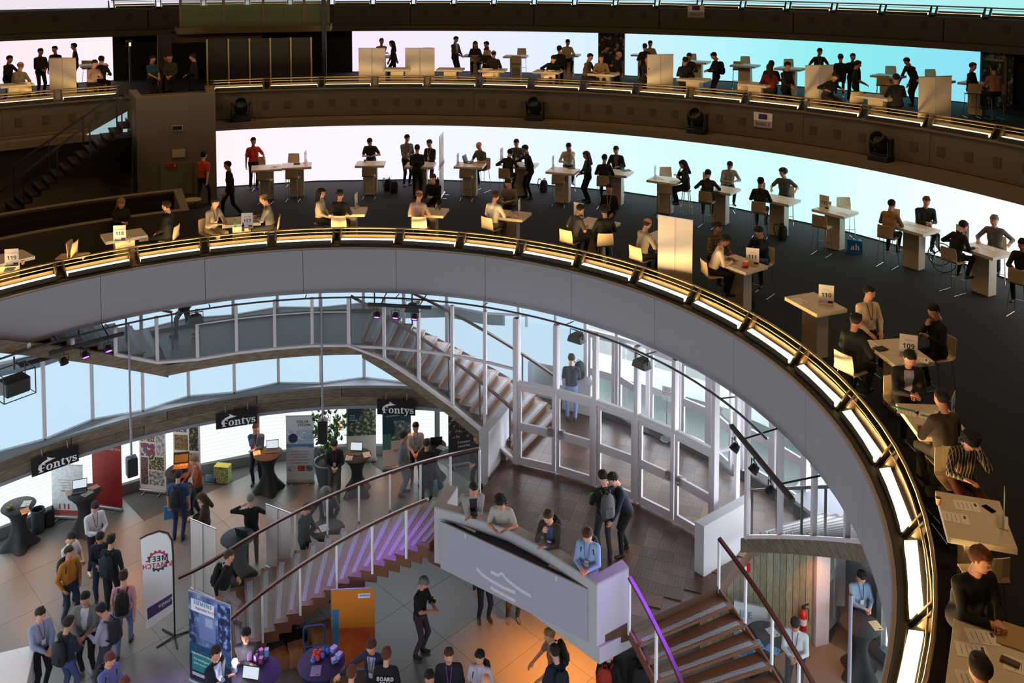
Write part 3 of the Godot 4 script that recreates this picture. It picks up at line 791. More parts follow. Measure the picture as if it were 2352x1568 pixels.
func stairs() -> void:
	var wood := grained("stair wood", Color.WHITE, Color.WHITE, 0.5)
	var plate := mat("tread plate", Color.WHITE, 0.55, 0.15)
	var im := Image.create(64, 64, false, Image.FORMAT_RGB8)
	for x in 64:
		for y in 64:
			var q := Vector2(x % 16 - 7.5, y % 16 - 7.5).length()
			im.set_pixel(x, y, Color(0.66, 0.67, 0.70) if q < 4.0 else Color(0.50, 0.51, 0.54))
	plate.albedo_texture = ImageTexture.create_from_image(im)
	plate.uv1_triplanar = true; plate.uv1_scale = Vector3.ONE * 5.0
	var rail := mat("handrail wood", Color(0.30, 0.12, 0.075), 0.35)
	var white := mat("post white", Color(0.85, 0.84, 0.85), 0.4)
	var clear := glass("pane", Color.WHITE)
	# stair from the hall up to the landing
	var o := thing("staircase", "curved wooden staircase with glass sides rising from the hall to the landing", "staircase")
	var pa := []
	var pb := []
	for k in 18:
		var d := -8.6 + 3.07 * k
		var y := -7.2 + 0.1647 * (k + 1)
		pa.append(pol(4.98, d, y)); pb.append(pol(7.12, d, y))
	pa.resize(18); pb.resize(18)
	flight(o, pa, pb, wood, plate, 0.1647)
	var li := []
	var lo := []
	for k in 18:
		var d := -8.6 + 3.07 * k
		var y := -7.2 + 0.1647 * (k + 0.6)
		li.append(pol(4.95, d, y)); lo.append(pol(7.16, d, y))
	lo.insert(0, pol(7.16, -11.7, -7.2)); lo.insert(0, pol(7.16, -14.5, -7.25))
	balustrade(o, li, 3, 0, 0.98, rail, white, clear)
	balustrade(o, lo, 2, 1, 0.98, rail, white, clear)
	for s in [[4.98, 5.02], [7.06, 7.1]]:
		for k in 17:
			var d := -8.6 + 3.07 * k
			var y := -7.2 + 0.1647 * (k + 1)
			part("string_block", MB.new().arc([Vector2(s[0], y - 0.24), Vector2(s[1], y - 0.24), Vector2(s[1], y - 0.02), Vector2(s[0], y - 0.02)], d, d + 3.9, 1), wood, o)
	# stair from the landing down towards the right
	o = thing("staircase", "wooden staircase with metal nosings going down from the landing beside the concrete wall", "staircase")
	pa = []
	pb = []
	for k in 18:
		pa.append(pol(6.58 + 0.07 * k, 86.9 + 2.05 * k, Y_LAND - 0.16 * (k + 1)) + Vector3.UP * 0.16)
		pb.append(pol(8.77 + 0.078 * k, 84.2 + 2.18 * k, Y_LAND - 0.16 * (k + 1)) + Vector3.UP * 0.16)
	flight_down(o, pa, pb, wood, plate, 0.16)
	li = []
	lo = []
	for k in 18:
		li.append(pa[k] + Vector3.DOWN * 0.02); lo.append(pb[k] + Vector3.DOWN * 0.02)
	balustrade(o, li, 3, 0, 0.98, mat("handrail purple", Color(0.33, 0.13, 0.17), 0.35), white, clear)
	balustrade(o, lo, 2, 0, 0.98, rail, white, clear)
	# flights behind the glass
	var dark := mat("dark post", Color(0.10, 0.08, 0.08), 0.5)
	o = thing("staircase", "wooden flight with grey nosings climbing behind the glass wall to the gallery", "staircase")
	pa = []
	pb = []
	for k in 16:
		var d := 44.5 - 1.84 * k
		pa.append(pol(rg(d) + 0.32, d, Y_LAND + 0.158 * (k + 1))); pb.append(pol(11.2, d, Y_LAND + 0.158 * (k + 1)))
	flight(o, pa, pb, wood, plate, 0.158)
	li = []
	lo = []
	for k in 17:
		var d := 44.5 - 1.84 * k
		li.append(pol(rg(d) + 0.3, d, Y_LAND + 0.158 * (k + 0.6))); lo.append(pol(11.22, d, Y_LAND + 0.158 * (k + 0.6)))
	balustrade(o, li, 3, 1, 0.95, rail, dark, null, 0.035)
	balustrade(o, lo, 3, 0, 0.95, rail, dark, null, 0.035)
	o = thing("staircase", "short flight behind the glass at the far left of the gallery", "staircase")
	pa = []
	pb = []
	for k in 12:
		var d := -14.5 - 2.1 * k
		pa.append(pol(9.3, d, -2.0 + 0.158 * (k + 1))); pb.append(pol(11.2, d, -2.0 + 0.158 * (k + 1)))
	flight(o, pa, pb, wood, plate, 0.158)
	li = []
	for k in 10: li.append(pol(9.9, -12.0 - 2.1 * k, -2.0 + 0.158 * k))
	balustrade(o, li, 3, 0, 0.95, rail, dark, null, 0.035)
	o = thing("staircase", "flight with dotted metal treads behind the glass right of the doors", "staircase")
	pa = []
	pb = []
	for k in 16:
		var d := 84.5 + 1.6 * k
		pa.append(pol(9.72, d, -3.52 + 0.165 * k)); pb.append(pol(11.4, d, -3.52 + 0.165 * k))
	flight(o, pa, pb, mat("stair side", Color(0.30, 0.21, 0.17), 0.6), plate, 0.165)
	li = []
	for k in 16: li.append(pol(9.62, 83.6 + 1.6 * k, -3.62 + 0.165 * k))
	balustrade(o, li, 3, 0, 0.9, dark, dark, null, 0.035)

func flight_down(o: Node3D, pa: Array, pb: Array, wood: Material, nose: Material, rise: float) -> void:
	for i in range(1, pa.size()):
		var a: Vector3 = pa[i]         # front edge, low side
		var b: Vector3 = pb[i]
		var c: Vector3 = pb[i - 1]; c.y = b.y
		var d: Vector3 = pa[i - 1]; d.y = a.y
		var e := (a - d) * 0.14
		var f := (b - c) * 0.14
		var dn := Vector3.DOWN * 0.055
		var t := part("tread", MB.new().hexa([a + dn + e, b + dn + f, c + dn, d + dn, a + e, b + f, c, d]), wood, o)
		var up := Vector3.UP * 0.006
		var g := (b - a) * 0.05
		part("nosing", MB.new().hexa([a + g, b - g, b.lerp(c, 0.3) - g, a.lerp(d, 0.3) + g, a + g + up, b - g + up, b.lerp(c, 0.3) - g + up, a.lerp(d, 0.3) + g + up]), nose, t)
	for s in [[pa, 0.03], [pb, -0.03]]:
		for i in range(1, pa.size()):
			var p: Vector3 = s[0][i]
			var q: Vector3 = s[0][i - 1]
			part("string_block", MB.new().bar(p + Vector3.DOWN * 0.12, q + Vector3.DOWN * 0.12, 0.04, 0.16), wood, o)

const WHERE := {"119": "beside the boarded stairwell", "118": "beside the blonde woman", "117": "with the green bottle", "111": "with the red carton", "110": "standing alone without chairs", "109": "with the black notebook", "108": "covered in open folders", "107": "of the writing woman", "115": "above the blue shopping bag", "127": "beside the wheelchair", "126": "of the bearded man in the dark sweater"}
# ---------------------------------------------------------------- furniture
var proto := {}

func facing(p: Vector3) -> float:      # turn that lines a thing up with the ring
	return -atan2(p.x, -p.z)

var tops := []

func keep(p: Vector3, lo: float, hi: float) -> Vector3:      # stay on the carpet of one's own ring
	var up := p.y > 1.0
	var r := Vector2(p.x, p.z).length()
	var q := clampf(r, (19.3 if up else 10.1) + lo, (27.0 if up else 18.3) - hi)
	return Vector3(p.x * q / r, p.y, p.z * q / r)

func clear_seat(p: Vector3, a: float) -> Vector3:      # draw the seat back until it stands clear of the table it faces
	var f := Vector3(sin(img(a)), 0, cos(img(a)))
	for t in tops:
		var d: Vector3 = p - t
		d.y = 0
		if absf(p.y - t.y) < 0.5 and d.length() < 0.62:
			var along := d.dot(f)
			p -= f * (0.62 + along) if along < 0.35 else Vector3.ZERO
	return keep(p, 0.0, 0.45)

func bar_table(p: Vector3, label: String, off := 0.0, long := 0.98, wide := 0.75) -> Node3D:
	p = keep(p, 0.12, 0.6)
	tops.append(p)
	var key := "table%.2f%.2f" % [long, wide]
	var o := thing("bar_table", label, "table", p, facing(p) + off, "")
	if not proto.has(key):
		proto[key] = [MB.new().bbox(Vector3(0, 1.015, 0), Vector3(long, 0.075, wide), 0.004).done(), MB.new().bbox(Vector3(0, 0.489, 0), Vector3(0.46, 0.976, 0.28), 0.004).done()]
	var m := mat("table white", Color(0.80, 0.76, 0.69), 0.42)
	part("table_top", proto[key][0], m, o); part("column", proto[key][1], mat("table column", Color(0.74, 0.70, 0.62), 0.5), o)
	return o

func chair_meshes() -> void:
	# bent plywood shell
	var shell := MB.new()
	var prof := [[0.20, 0.755], [0.19, 0.772], [0.10, 0.775], [-0.08, 0.765], [-0.15, 0.775], [-0.185, 0.81], [-0.20, 0.88], [-0.215, 1.0], [-0.235, 1.13]]
	var w := [0.40, 0.41, 0.42, 0.42, 0.42, 0.415, 0.41, 0.40, 0.375]
	proto.seat = sheet(prof.slice(0, 5), w.slice(0, 5), 0.014, 0.012)
	proto.back = sheet(prof.slice(4), w.slice(4), 0.014, 0.025)
	for s in [-1, 1]:
		proto["leg%d" % s] = MB.new().tube([Vector3(s * 0.2, 0.008, 0.24), Vector3(s * 0.2, 0.008, -0.26)], 0.009, 6).tube([Vector3(s * 0.2, 0.008, -0.255), Vector3(s * 0.17, 0.75, -0.13)], 0.009, 6).done()
		proto["front%d" % s] = MB.new().tube([Vector3(s * 0.2, 0.008, 0.235), Vector3(s * 0.17, 0.75, 0.16)], 0.009, 6).done()
	proto.foot = MB.new().tube([Vector3(-0.19, 0.3, 0.205), Vector3(0.19, 0.3, 0.205)], 0.009, 6).done()
	proto.under = MB.new().tube([Vector3(-0.17, 0.748, 0.15), Vector3(0.17, 0.748, 0.15)], 0.008, 6).done()

func sheet(prof: Array, w: Array, th: float, bow: float) -> ArrayMesh:
	var b := MB.new()
	var rows := []
	for i in prof.size():
		var r := []
		for q in 5:
			var f := q / 2.0 - 1.0
			r.append(Vector3(f * w[i] / 2.0, prof[i][1], prof[i][0] + bow * f * f * (1.0 if i > 1 else 0.0)))
		rows.append(r)
	for i in prof.size() - 1:
		for q in 4:
			var a: Vector3 = rows[i][q]; var c: Vector3 = rows[i][q + 1]; var d: Vector3 = rows[i + 1][q + 1]; var e: Vector3 = rows[i + 1][q]
			var n := (c - a).cross(e - a).normalized()
			b.quad(a, c, d, e, n)
			b.quad(a - n * th, c - n * th, d - n * th, e - n * th, -n)
			if q == 0: b.quad(a, e, e - n * th, a - n * th, Vector3.LEFT)
			if q == 3: b.quad(c, d, d - n * th, c - n * th, Vector3.RIGHT)
			if i == 0: b.quad(a, c, c - n * th, a - n * th, -(e - a))
			if i == prof.size() - 2: b.quad(e, d, d - n * th, e - n * th, e - a)
	return b.done()

func bar_chair(p: Vector3, a: float, label: String) -> Node3D:
	if not proto.has("seat"): chair_meshes()
	p = clear_seat(p, a)
	var o := thing("bar_chair", label, "chair", p, img(a), "")
	var ply := mat("chair ply", Color(0.76, 0.69, 0.58), 0.5)
	var chrome := mat("chair chrome", Color(0.72, 0.71, 0.69), 0.25, 0.9)
	part("seat", proto.seat, ply, o); part("backrest", proto.back, ply, o)
	for s in [-1, 1]:
		part("leg", proto["leg%d" % s], chrome, o); part("leg", proto["front%d" % s], chrome, o)
	part("footrest", proto.foot, chrome, o); part("seat_bar", proto.under, chrome, o)
	return o

func stool(p: Vector3, label: String) -> void:
	var o := thing("bar_stool", label, "stool", p)
	var m := mat("chair ply", Color.WHITE)
	part("seat", MB.new().lathe([Vector2(0, 0.72), Vector2(0.15, 0.725), Vector2(0.165, 0.745), Vector2(0.15, 0.76), Vector2(0, 0.755)], 16), m, o)
	for k in 4:
		var d := Vector3(sin(k * PI / 2 + 0.6), 0, cos(k * PI / 2 + 0.6))
		part("leg", MB.new().tube([d * 0.21, d * 0.12 + Vector3.UP * 0.73], 0.014, 6), m, o)
	part("foot_ring", MB.new().lathe([Vector2(0.175, 0.24), Vector2(0.19, 0.25), Vector2(0.175, 0.26), Vector2(0.165, 0.25), Vector2(0.175, 0.24)], 16), m, o)

func number_card(p: Vector3, turn: float, num: String, label: String, line := "Robotica") -> void:
	var o := thing("number_card", label, "sign", p, turn, "")
	var paper := mat("card paper", Color(0.86, 0.84, 0.84), 0.5)
	part("card", MB.new().box(Vector3(0, 0.2, 0), Vector3(0.29, 0.39, 0.006)), paper, o)
	part("foot", MB.new().box(Vector3(0, 0.008, 0), Vector3(0.29, 0.008, 0.1)), paper, o)
	var ink := mat("card ink", Color(0.07, 0.07, 0.10), 0.6)
	var red := mat("card red", Color(0.70, 0.20, 0.22), 0.6)
	if num: part("number", text_mesh(num, 0.12, "Droid Sans", 700, 0.002), ink, o, Transform3D(Basis(), Vector3(0, 0.19, 0.0045)))
	part("line", text_mesh(line, 0.03, "Droid Sans", 400, 0.002), red, o, Transform3D(Basis(), Vector3(0, 0.30, 0.0045)))
	part("line", text_mesh("ring 1", 0.022, "Droid Sans", 400, 0.002), ink, o, Transform3D(Basis(), Vector3(0, 0.105, 0.0045)))
	part("logo", MB.new().box(Vector3(0.08, 0.055, 0.004), Vector3(0.1, 0.045, 0.003)), mat("card navy", Color(0.17, 0.14, 0.27), 0.6), o)
	part("logo", MB.new().put(MB.new().lathe([Vector2(0.018, -0.001), Vector2(0.022, 0), Vector2(0.018, 0.001), Vector2(0.014, 0), Vector2(0.018, -0.001)], 12), Transform3D(Basis(Vector3.RIGHT, PI / 2), Vector3(-0.1, 0.055, 0.004))), red, o)

func cup(p: Vector3, label: String) -> void:
	var o := thing("paper_cup", label, "cup", p, 0.0, "paper coffee cups")
	part("wall", MB.new().lathe([Vector2(0.0, 0.004), Vector2(0.024, 0.0), Vector2(0.036, 0.085), Vector2(0.038, 0.088), Vector2(0.034, 0.086), Vector2(0.030, 0.065), Vector2(0, 0.065)], 14), mat("cup paper", Color(0.62, 0.42, 0.30), 0.6), o)
	part("rim", MB.new().lathe([Vector2(0.036, 0.082), Vector2(0.039, 0.086), Vector2(0.036, 0.09), Vector2(0.034, 0.086)], 14), mat("cup rim", Color(0.85, 0.8, 0.75), 0.5), o)

func paper(p: Vector3, turn: float, label: String, c := "e8e6e2", w := 0.21, l := 0.297, print := true, th := 0.004) -> void:
	var o := thing("paper", label, "paper", p, turn, "papers on the tables")
	part("sheet", MB.new().box(Vector3(0, th / 2.0, 0), Vector3(w, th, l)), hexm(c, 0.7), o)
	if print:
		for k in 4: part("print_line", MB.new().box(Vector3(-0.01 * (k % 2), th + 0.0008, -l * 0.32 + k * l * 0.17), Vector3(w * (0.55 + 0.2 * (k % 2)), 0.0015, l * 0.022)), hexm("8a8890", 0.7), o)
		part("print_block", MB.new().box(Vector3(w * 0.2, th + 0.0008, l * 0.36), Vector3(w * 0.3, 0.0015, l * 0.09)), hexm("3a3550", 0.7), o)

func laptop(p: Vector3, turn: float, label: String, lit := true, back := false) -> void:
	var o := thing("laptop", label, "laptop", p, turn)
	var g := mat("laptop grey", Color(0.16, 0.16, 0.17), 0.45)
	part("base", MB.new().bbox(Vector3(0, 0.01, 0.12), Vector3(0.35, 0.02, 0.24), 0.005), g, o)
	part("keyboard", MB.new().box(Vector3(0, 0.0208, 0.09), Vector3(0.29, 0.002, 0.11)), mat("keys", Color(0.06, 0.06, 0.06), 0.6), o)
	var bt := Basis(Vector3.RIGHT, -0.3)
	var sc := part("lid", MB.new().bbox(Vector3(0, 0.13, -0.035), Vector3(0.35, 0.235, 0.012), 0.004, bt), g, o)
	if lit: part("screen", MB.new().box(Vector3(0, 0.13, -0.035) + bt.z * 0.0075, Vector3(0.325, 0.2, 0.002), bt), glow("laptop screen", Color(0.9, 0.95, 1.0), 0.85), sc)

func print_mat(key: String, w: int, h: int, bg: Color, ops: Array) -> StandardMaterial3D:
	# flat print: rectangles, discs and mottled picture fields
	var im := Image.create(w, h, false, Image.FORMAT_RGB8)
	im.fill(bg)
	for q in ops:
		var r := Rect2i(int(q[1] * w), int(q[2] * h), int(q[3] * w), int(q[4] * h))
		if q[0] == "r": im.fill_rect(r, Color(q[5]))
		else:
			var f := FastNoiseLite.new()
			f.seed = int(q[1] * 97 + q[2] * 31) + 3; f.frequency = q[8] if q.size() > 8 else 0.05
			for x in range(r.position.x, r.end.x):
				for y in range(r.position.y, r.end.y):
					if x < 0 or y < 0 or x >= w or y >= h: continue
					if q[0] == "d" and Vector2((x - r.position.x) / float(r.size.x) * 2.0 - 1.0, (y - r.position.y) / float(r.size.y) * 2.0 - 1.0).length() > 1.0: continue
					var n := f.get_noise_2d(x, y) * 1.6
					var c: Color = Color(q[5]).lerp(Color(q[6]), clampf(n + 0.5, 0, 1))
					if q.size() > 7 and n > 0.45: c = Color(q[7])
					im.set_pixel(x, y, c)
	var m := mat(key, Color.WHITE, 0.55)
	m.albedo_texture = ImageTexture.create_from_image(im)
	return m

func inside(p: Vector3, m := 12.68) -> Vector3:      # stand clear of the low sill
	var r := Vector2(p.x, p.z).length()
	return Vector3(p.x * m / r, p.y, p.z * m / r) if p.y < -7.0 and r > m else p

func banner(p: Vector3, a: float, w: float, h: float, front: Material, label: String, texts := [], back: Material = null) -> Node3D:
	var o := thing("roll_up_banner", label, "banner", inside(p), img(a))
	var alu := mat("banner alu", Color(0.72, 0.72, 0.73), 0.35, 0.7)
	var f := MB.new()
	f.quadn([Vector3(-w / 2, 0.09, 0.004), Vector3(w / 2, 0.09, 0.004), Vector3(w / 2, h, 0.004), Vector3(-w / 2, h, 0.004)], [Vector3.BACK, Vector3.BACK, Vector3.BACK, Vector3.BACK], [Vector2(0, 1), Vector2(1, 1), Vector2(1, 0), Vector2(0, 0)])
	part("print", f, front, o)
	part("backing", MB.new().box(Vector3(0, (h + 0.09) / 2, 0), Vector3(w, h - 0.09, 0.006)), back if back else mat("banner back", Color(0.80, 0.77, 0.76), 0.6), o)
	part("cassette", MB.new().bbox(Vector3(0, 0.05, 0), Vector3(w + 0.02, 0.085, 0.12), 0.02), alu, o)
	part("top_bar", MB.new().box(Vector3(0, h + 0.01, 0), Vector3(w + 0.01, 0.025, 0.02)), alu, o)
	part("pole", MB.new().tube([Vector3(0, 0.08, -0.03), Vector3(0, h, -0.012)], 0.009, 6), alu, o)
	for s in [-1, 1]: part("foot", MB.new().box(Vector3(s * w * 0.3, 0.008, 0.06), Vector3(0.04, 0.014, 0.3)), alu, o)
	for t in texts:      # [words, size, x, y, colour, font, weight]
		part("lettering", text_mesh(t[0], t[1], t[5] if t.size() > 5 else "Droid Sans", t[6] if t.size() > 6 else 700, 0.002, t[7] if t.size() > 7 else false), hexm(t[4], 0.6), o, Transform3D(Basis(), Vector3(t[2], t[3], 0.007)))
	return o

func stretch_table(p: Vector3, turn: float, label: String, c := "2b2c30", r := 0.4) -> Node3D:
	# standing table in a stretch cover: round top, narrow waist, four taut feet
	var o := thing("standing_table", label, "table", inside(p, 12.3), turn)
	var m := hexm(c, 0.75)
	var b := MB.new()
	var lev := [[0.0, 0.36, 0.9], [0.1, 0.32, 0.75], [0.28, 0.22, 0.55], [0.48, 0.16, 0.3], [0.66, 0.16, 0.12], [0.84, 0.22, 0.04], [0.98, 0.33, 0.0], [1.06, r - 0.005, 0.0]]
	var rows := []
	for q in lev:
		var row := []
		for k in 32:
			var th := TAU * k / 32.0
			var star := pow(absf(cos(2.0 * th)), 2.2)
			row.append(Vector3(cos(th), 0, sin(th)) * (q[1] * (1.0 + (star - 0.35) * 0.62 * q[2])) + Vector3.UP * q[0])
		rows.append(row)
	for i in lev.size() - 1:
		for k in 32:
			var z := (k + 1) % 32
			var P := [rows[i][k], rows[i][z], rows[i + 1][z], rows[i + 1][k]]
			var N := []
			for e in [[i, k], [i, z], [i + 1, z], [i + 1, k]]:
				var du: Vector3 = rows[e[0]][(e[1] + 1) % 32] - rows[e[0]][(e[1] + 31) % 32]
				var dv: Vector3 = rows[mini(e[0] + 1, lev.size() - 1)][e[1]] - rows[maxi(e[0] - 1, 0)][e[1]]
				var nn := dv.cross(du).normalized()
				if nn.dot(Vector3(rows[e[0]][e[1]].x, 0, rows[e[0]][e[1]].z)) < 0: nn = -nn
				N.append(nn)
			b.quadn(P, N)
	part("stretch_cover", b, m, o)
	part("table_top", MB.new().lathe([Vector2(0, 1.055), Vector2(r, 1.055), Vector2(r + 0.012, 1.07), Vector2(r, 1.085), Vector2(0, 1.085)], 32), m, o)
	return o

func box_thing(called: String, p: Vector3, turn: float, s: Vector3, c: String, label: String, cat: String, lid := "", group := "") -> void:
	var o := thing(called, label, cat, p, turn, group)
	part("body", MB.new().bbox(Vector3(0, s.y / 2, 0), s, 0.006), hexm(c, 0.7), o)
	part("top_flap" if lid else "seam_tape", MB.new().box(Vector3(0, s.y + 0.001, 0), Vector3(s.x * (0.98 if lid else 0.16), 0.004, s.z * 0.98)), hexm(lid if lid else "8d6f4e", 0.6), o)

func backpack(p: Vector3, turn: float, c: String, label: String, lean := 0.0, h := 0.46) -> Node3D:
	# rounded sack with a front pocket, straps and a grab loop; z points away from the wearer's back
	var o := thing("backpack", label, "backpack", inside(p), turn)
	var m := hexm(c, 0.85)
	if not proto.has("pack"):
		var b := MB.new()
		var rows := []
		for q in [[0.0, 0.8, 0.75], [0.03, 0.95, 0.95], [0.15, 1.0, 1.0], [0.32, 0.97, 0.9], [0.42, 0.8, 0.7], [0.455, 0.55, 0.45], [0.46, 0.2, 0.2]]:
			var row := []
			for k in 16:
				var th := TAU * k / 16.0
				row.append(Vector3(signf(cos(th)) * pow(absf(cos(th)), 0.6) * 0.15 * q[1], q[0], signf(sin(th)) * pow(absf(sin(th)), 0.6) * 0.085 * q[2]))
			rows.append(row)
		for i in rows.size() - 1:
			for k in 16:
				var z := (k + 1) % 16
				var N := []
				for e in [rows[i][k], rows[i][z], rows[i + 1][z], rows[i + 1][k]]: N.append(Vector3(e.x, (e.y - 0.2) * 0.25, e.z * 2.0).normalized())
				b.quadn([rows[i][k], rows[i][z], rows[i + 1][z], rows[i + 1][k]], N)
		proto.pack = b.done()
		proto.pocket = MB.new().bbox(Vector3(0, 0.13, 0.085), Vector3(0.2, 0.19, 0.05), 0.022).done()
		for s in [-1, 1]: proto["strap%d" % s] = MB.new().tube([Vector3(s * 0.085, 0.43, -0.07), Vector3(s * 0.10, 0.475, -0.15), Vector3(s * 0.115, 0.40, -0.285), Vector3(s * 0.13, 0.25, -0.275), Vector3(s * 0.135, 0.12, -0.17), Vector3(s * 0.12, 0.06, -0.07)], 0.017, 6).done()
		proto.loop = MB.new().tube([Vector3(-0.035, 0.45, -0.05), Vector3(-0.02, 0.49, -0.055), Vector3(0.02, 0.49, -0.055), Vector3(0.035, 0.45, -0.05)], 0.008, 5).done()
	var t := Transform3D(Basis(Vector3.RIGHT, lean).scaled(Vector3.ONE * h / 0.46), Vector3.ZERO)
	part("sack", proto.pack, m, o, t); part("pocket", proto.pocket, m, o, t); part("strap", proto["strap-1"], m, o, t); part("strap", proto["strap1"], m, o, t); part("grab_loop", proto.loop, m, o, t)
	return o

# ---------------------------------------------------------------- lamps and technical things
func hall_lamps() -> void:
	var black := mat("truss black", Color(0.05, 0.05, 0.055), 0.6)
	var steel := mat("pipe steel", Color(0.30, 0.30, 0.31), 0.4, 0.6)
	var o := thing("lighting_pipe", "thin dark pipe curving under the grey fascia of the lower ring", "pipe")
	var pts := []
	for d in range(-42, 94, 3): pts.append(pol(8.9, d, -0.73))
	part("pipe", MB.new().tube(pts, 0.024, 8), steel, o)
	for d in range(-37, 92, 15): part("hanger", MB.new().tube([pol(8.9, d, -0.72), pol(9.24, d, -0.755)], 0.014, 6), steel, o)
	var lens := glow("purple lens", Color(0.72, 0.42, 1.0), 3.0)
	for b in [[-31.2, -20.3, -0.84, "light bar with three purple lamps near the left blinds", "left blinds", [-29.3, -26.2, -22.8]], [18.7, 29.7, -0.80, "light bar with three purple lamps in front of the glazed flight", "glazed flight", [20.4, 23.6, 27.0]], [88.0, 104.0, -0.84, "light bar with three purple lamps right of the doors", "glass doors", [90.2, 95.0, 99.5]]]:
		var lb := thing("light_bar", b[3], "light bar")
		part("bar", MB.new().bar(pol(8.62, b[0], b[2]), pol(8.62, b[1], b[2]), 0.07, 0.07), black, lb)
		for s in [0.2, 0.8]: part("clamp", MB.new().tube([pol(8.62, lerpf(b[0], b[1], s), b[2]), pol(9.3, lerpf(b[0], b[1], s), -0.74)], 0.016, 6), black, lb)
		for i in 3:
			var p := pol(8.5, b[5][i], b[2] - 0.24)
			var l := thing("spotlight", "small round purple spotlight hanging from the bar near the %s" % b[4], "spotlight", p, 0.0, "purple spotlights near the %s" % b[4])
			var aim := (Vector3(p.x * 0.45, -6.6, p.z * 0.45) - p).normalized()
			var e := aim.cross(Vector3.UP).normalized()
			var bs := Basis(e, -aim, e.cross(-aim))
			part("can", MB.new().lathe([Vector2(0.0, 0.10), Vector2(0.06, 0.09), Vector2(0.085, 0.02), Vector2(0.09, -0.06), Vector2(0.08, -0.055), Vector2(0.07, 0.0)], 16), black, l, Transform3D(bs, Vector3.ZERO))
			part("lens", MB.new().lathe([Vector2(0.0, -0.035), Vector2(0.074, -0.035), Vector2(0.074, -0.045), Vector2(0.0, -0.052)], 16), lens if not (b[4] == "left blinds" and i == 0) else black, l, Transform3D(bs, Vector3.ZERO))
			part("yoke", MB.new().tube([e * 0.1, e * 0.1 + Vector3.UP * 0.15, -e * 0.1 + Vector3.UP * 0.15, -e * 0.1], 0.009, 6), black, l)
			part("stem", MB.new().tube([Vector3.UP * 0.15, Vector3.UP * 0.22], 0.012, 6), black, l)
			spot("purple_beam", p + aim * 0.07, p + aim, 19.0, Color(0.62, 0.30, 1.0), 7.0, 0.06)
	# floodlights on the pipe
	for q in [[-9.3, "left of the gallery"], [26.0, "above the purple lamps"], [55.2, "over the doors"], [67.5, "over the right doors"]]:
		var l := thing("floodlight", "dark grey floodlight on the pipe %s" % q[1], "floodlight", pol(8.85, q[0], -0.93), facing(pol(1, q[0])), "floodlights on the pipe")
		part("housing", MB.new().prism(PackedVector2Array([Vector2(-0.2, -0.09), Vector2(0.2, -0.09), Vector2(0.15, 0.06), Vector2(0.08, 0.1), Vector2(-0.08, 0.1), Vector2(-0.15, 0.06)]), -0.11, 0.11), mat("flood grey", Color(0.22, 0.22, 0.21), 0.55), l)
		part("glass_front", MB.new().box(Vector3(0, -0.095, 0), Vector3(0.36, 0.01, 0.2)), mat("flood glass", Color(0.4, 0.4, 0.38), 0.2), l)
		part("bracket", MB.new().tube([Vector3(-0.18, 0, 0), Vector3(-0.18, 0.17, 0), Vector3(0.18, 0.17, 0), Vector3(0.18, 0, 0)], 0.012, 6), black, l)
	# tall poles with loudspeakers
	for q in [[-19.2, -4.02, 0.45, "black loudspeaker on a hanging pole beside the red banner"], [10.6, -3.93, 0.6, "black loudspeaker on a hanging pole before the potted plant"], [118.9, -7.4, 0.3, "lilac pole beside the man in the denim shirt"]]:
		var sp := thing("hanging_speaker" if q[1] > -7 else "hanging_pole", q[3], "loudspeaker" if q[1] > -7 else "pole", pol(8.9, q[0], 0.0), facing(pol(1, q[0])))
		part("pole", MB.new().tube([Vector3(0, -0.75, 0), Vector3(0, q[1], 0)], 0.026, 8), mat("pole lilac", Color(0.52, 0.5, 0.56), 0.4), sp)
		if q[1] > -7:
			part("cabinet", MB.new().bbox(Vector3(0, q[1] - q[2] / 2.0, 0.02), Vector3(0.24, q[2], 0.24), 0.02), black, sp)
			part("grille", MB.new().box(Vector3(0, q[1] - q[2] / 2.0, 0.143), Vector3(0.2, q[2] * 0.9, 0.006)), mat("grille", Color(0.08, 0.08, 0.08), 0.9), sp)
	# framed box lamp at the left edge
	var fr := thing("stage_projector", "big black projector in a wire frame hanging at the left blinds", "projector", pol(8.75, -35.6, -1.3), facing(pol(1, -36)))
	part("body", MB.new().bbox(Vector3(0, -0.05, 0), Vector3(0.52, 0.34, 0.4), 0.03), black, fr)
	var cage := MB.new()
	for x in [-0.33, 0.33]:
		for z in [-0.25, 0.25]: cage.tube([Vector3(x, -0.28, z), Vector3(x, 0.3, z)], 0.012, 5)
	for y in [-0.28, 0.3]: cage.tube([Vector3(-0.33, y, -0.25), Vector3(0.33, y, -0.25), Vector3(0.33, y, 0.25), Vector3(-0.33, y, 0.25), Vector3(-0.33, y, -0.25)], 0.012, 5)
	part("frame", cage, black, fr); part("stem", MB.new().tube([Vector3(0, 0.3, 0), Vector3(0, 0.58, 0)], 0.02, 6), black, fr)

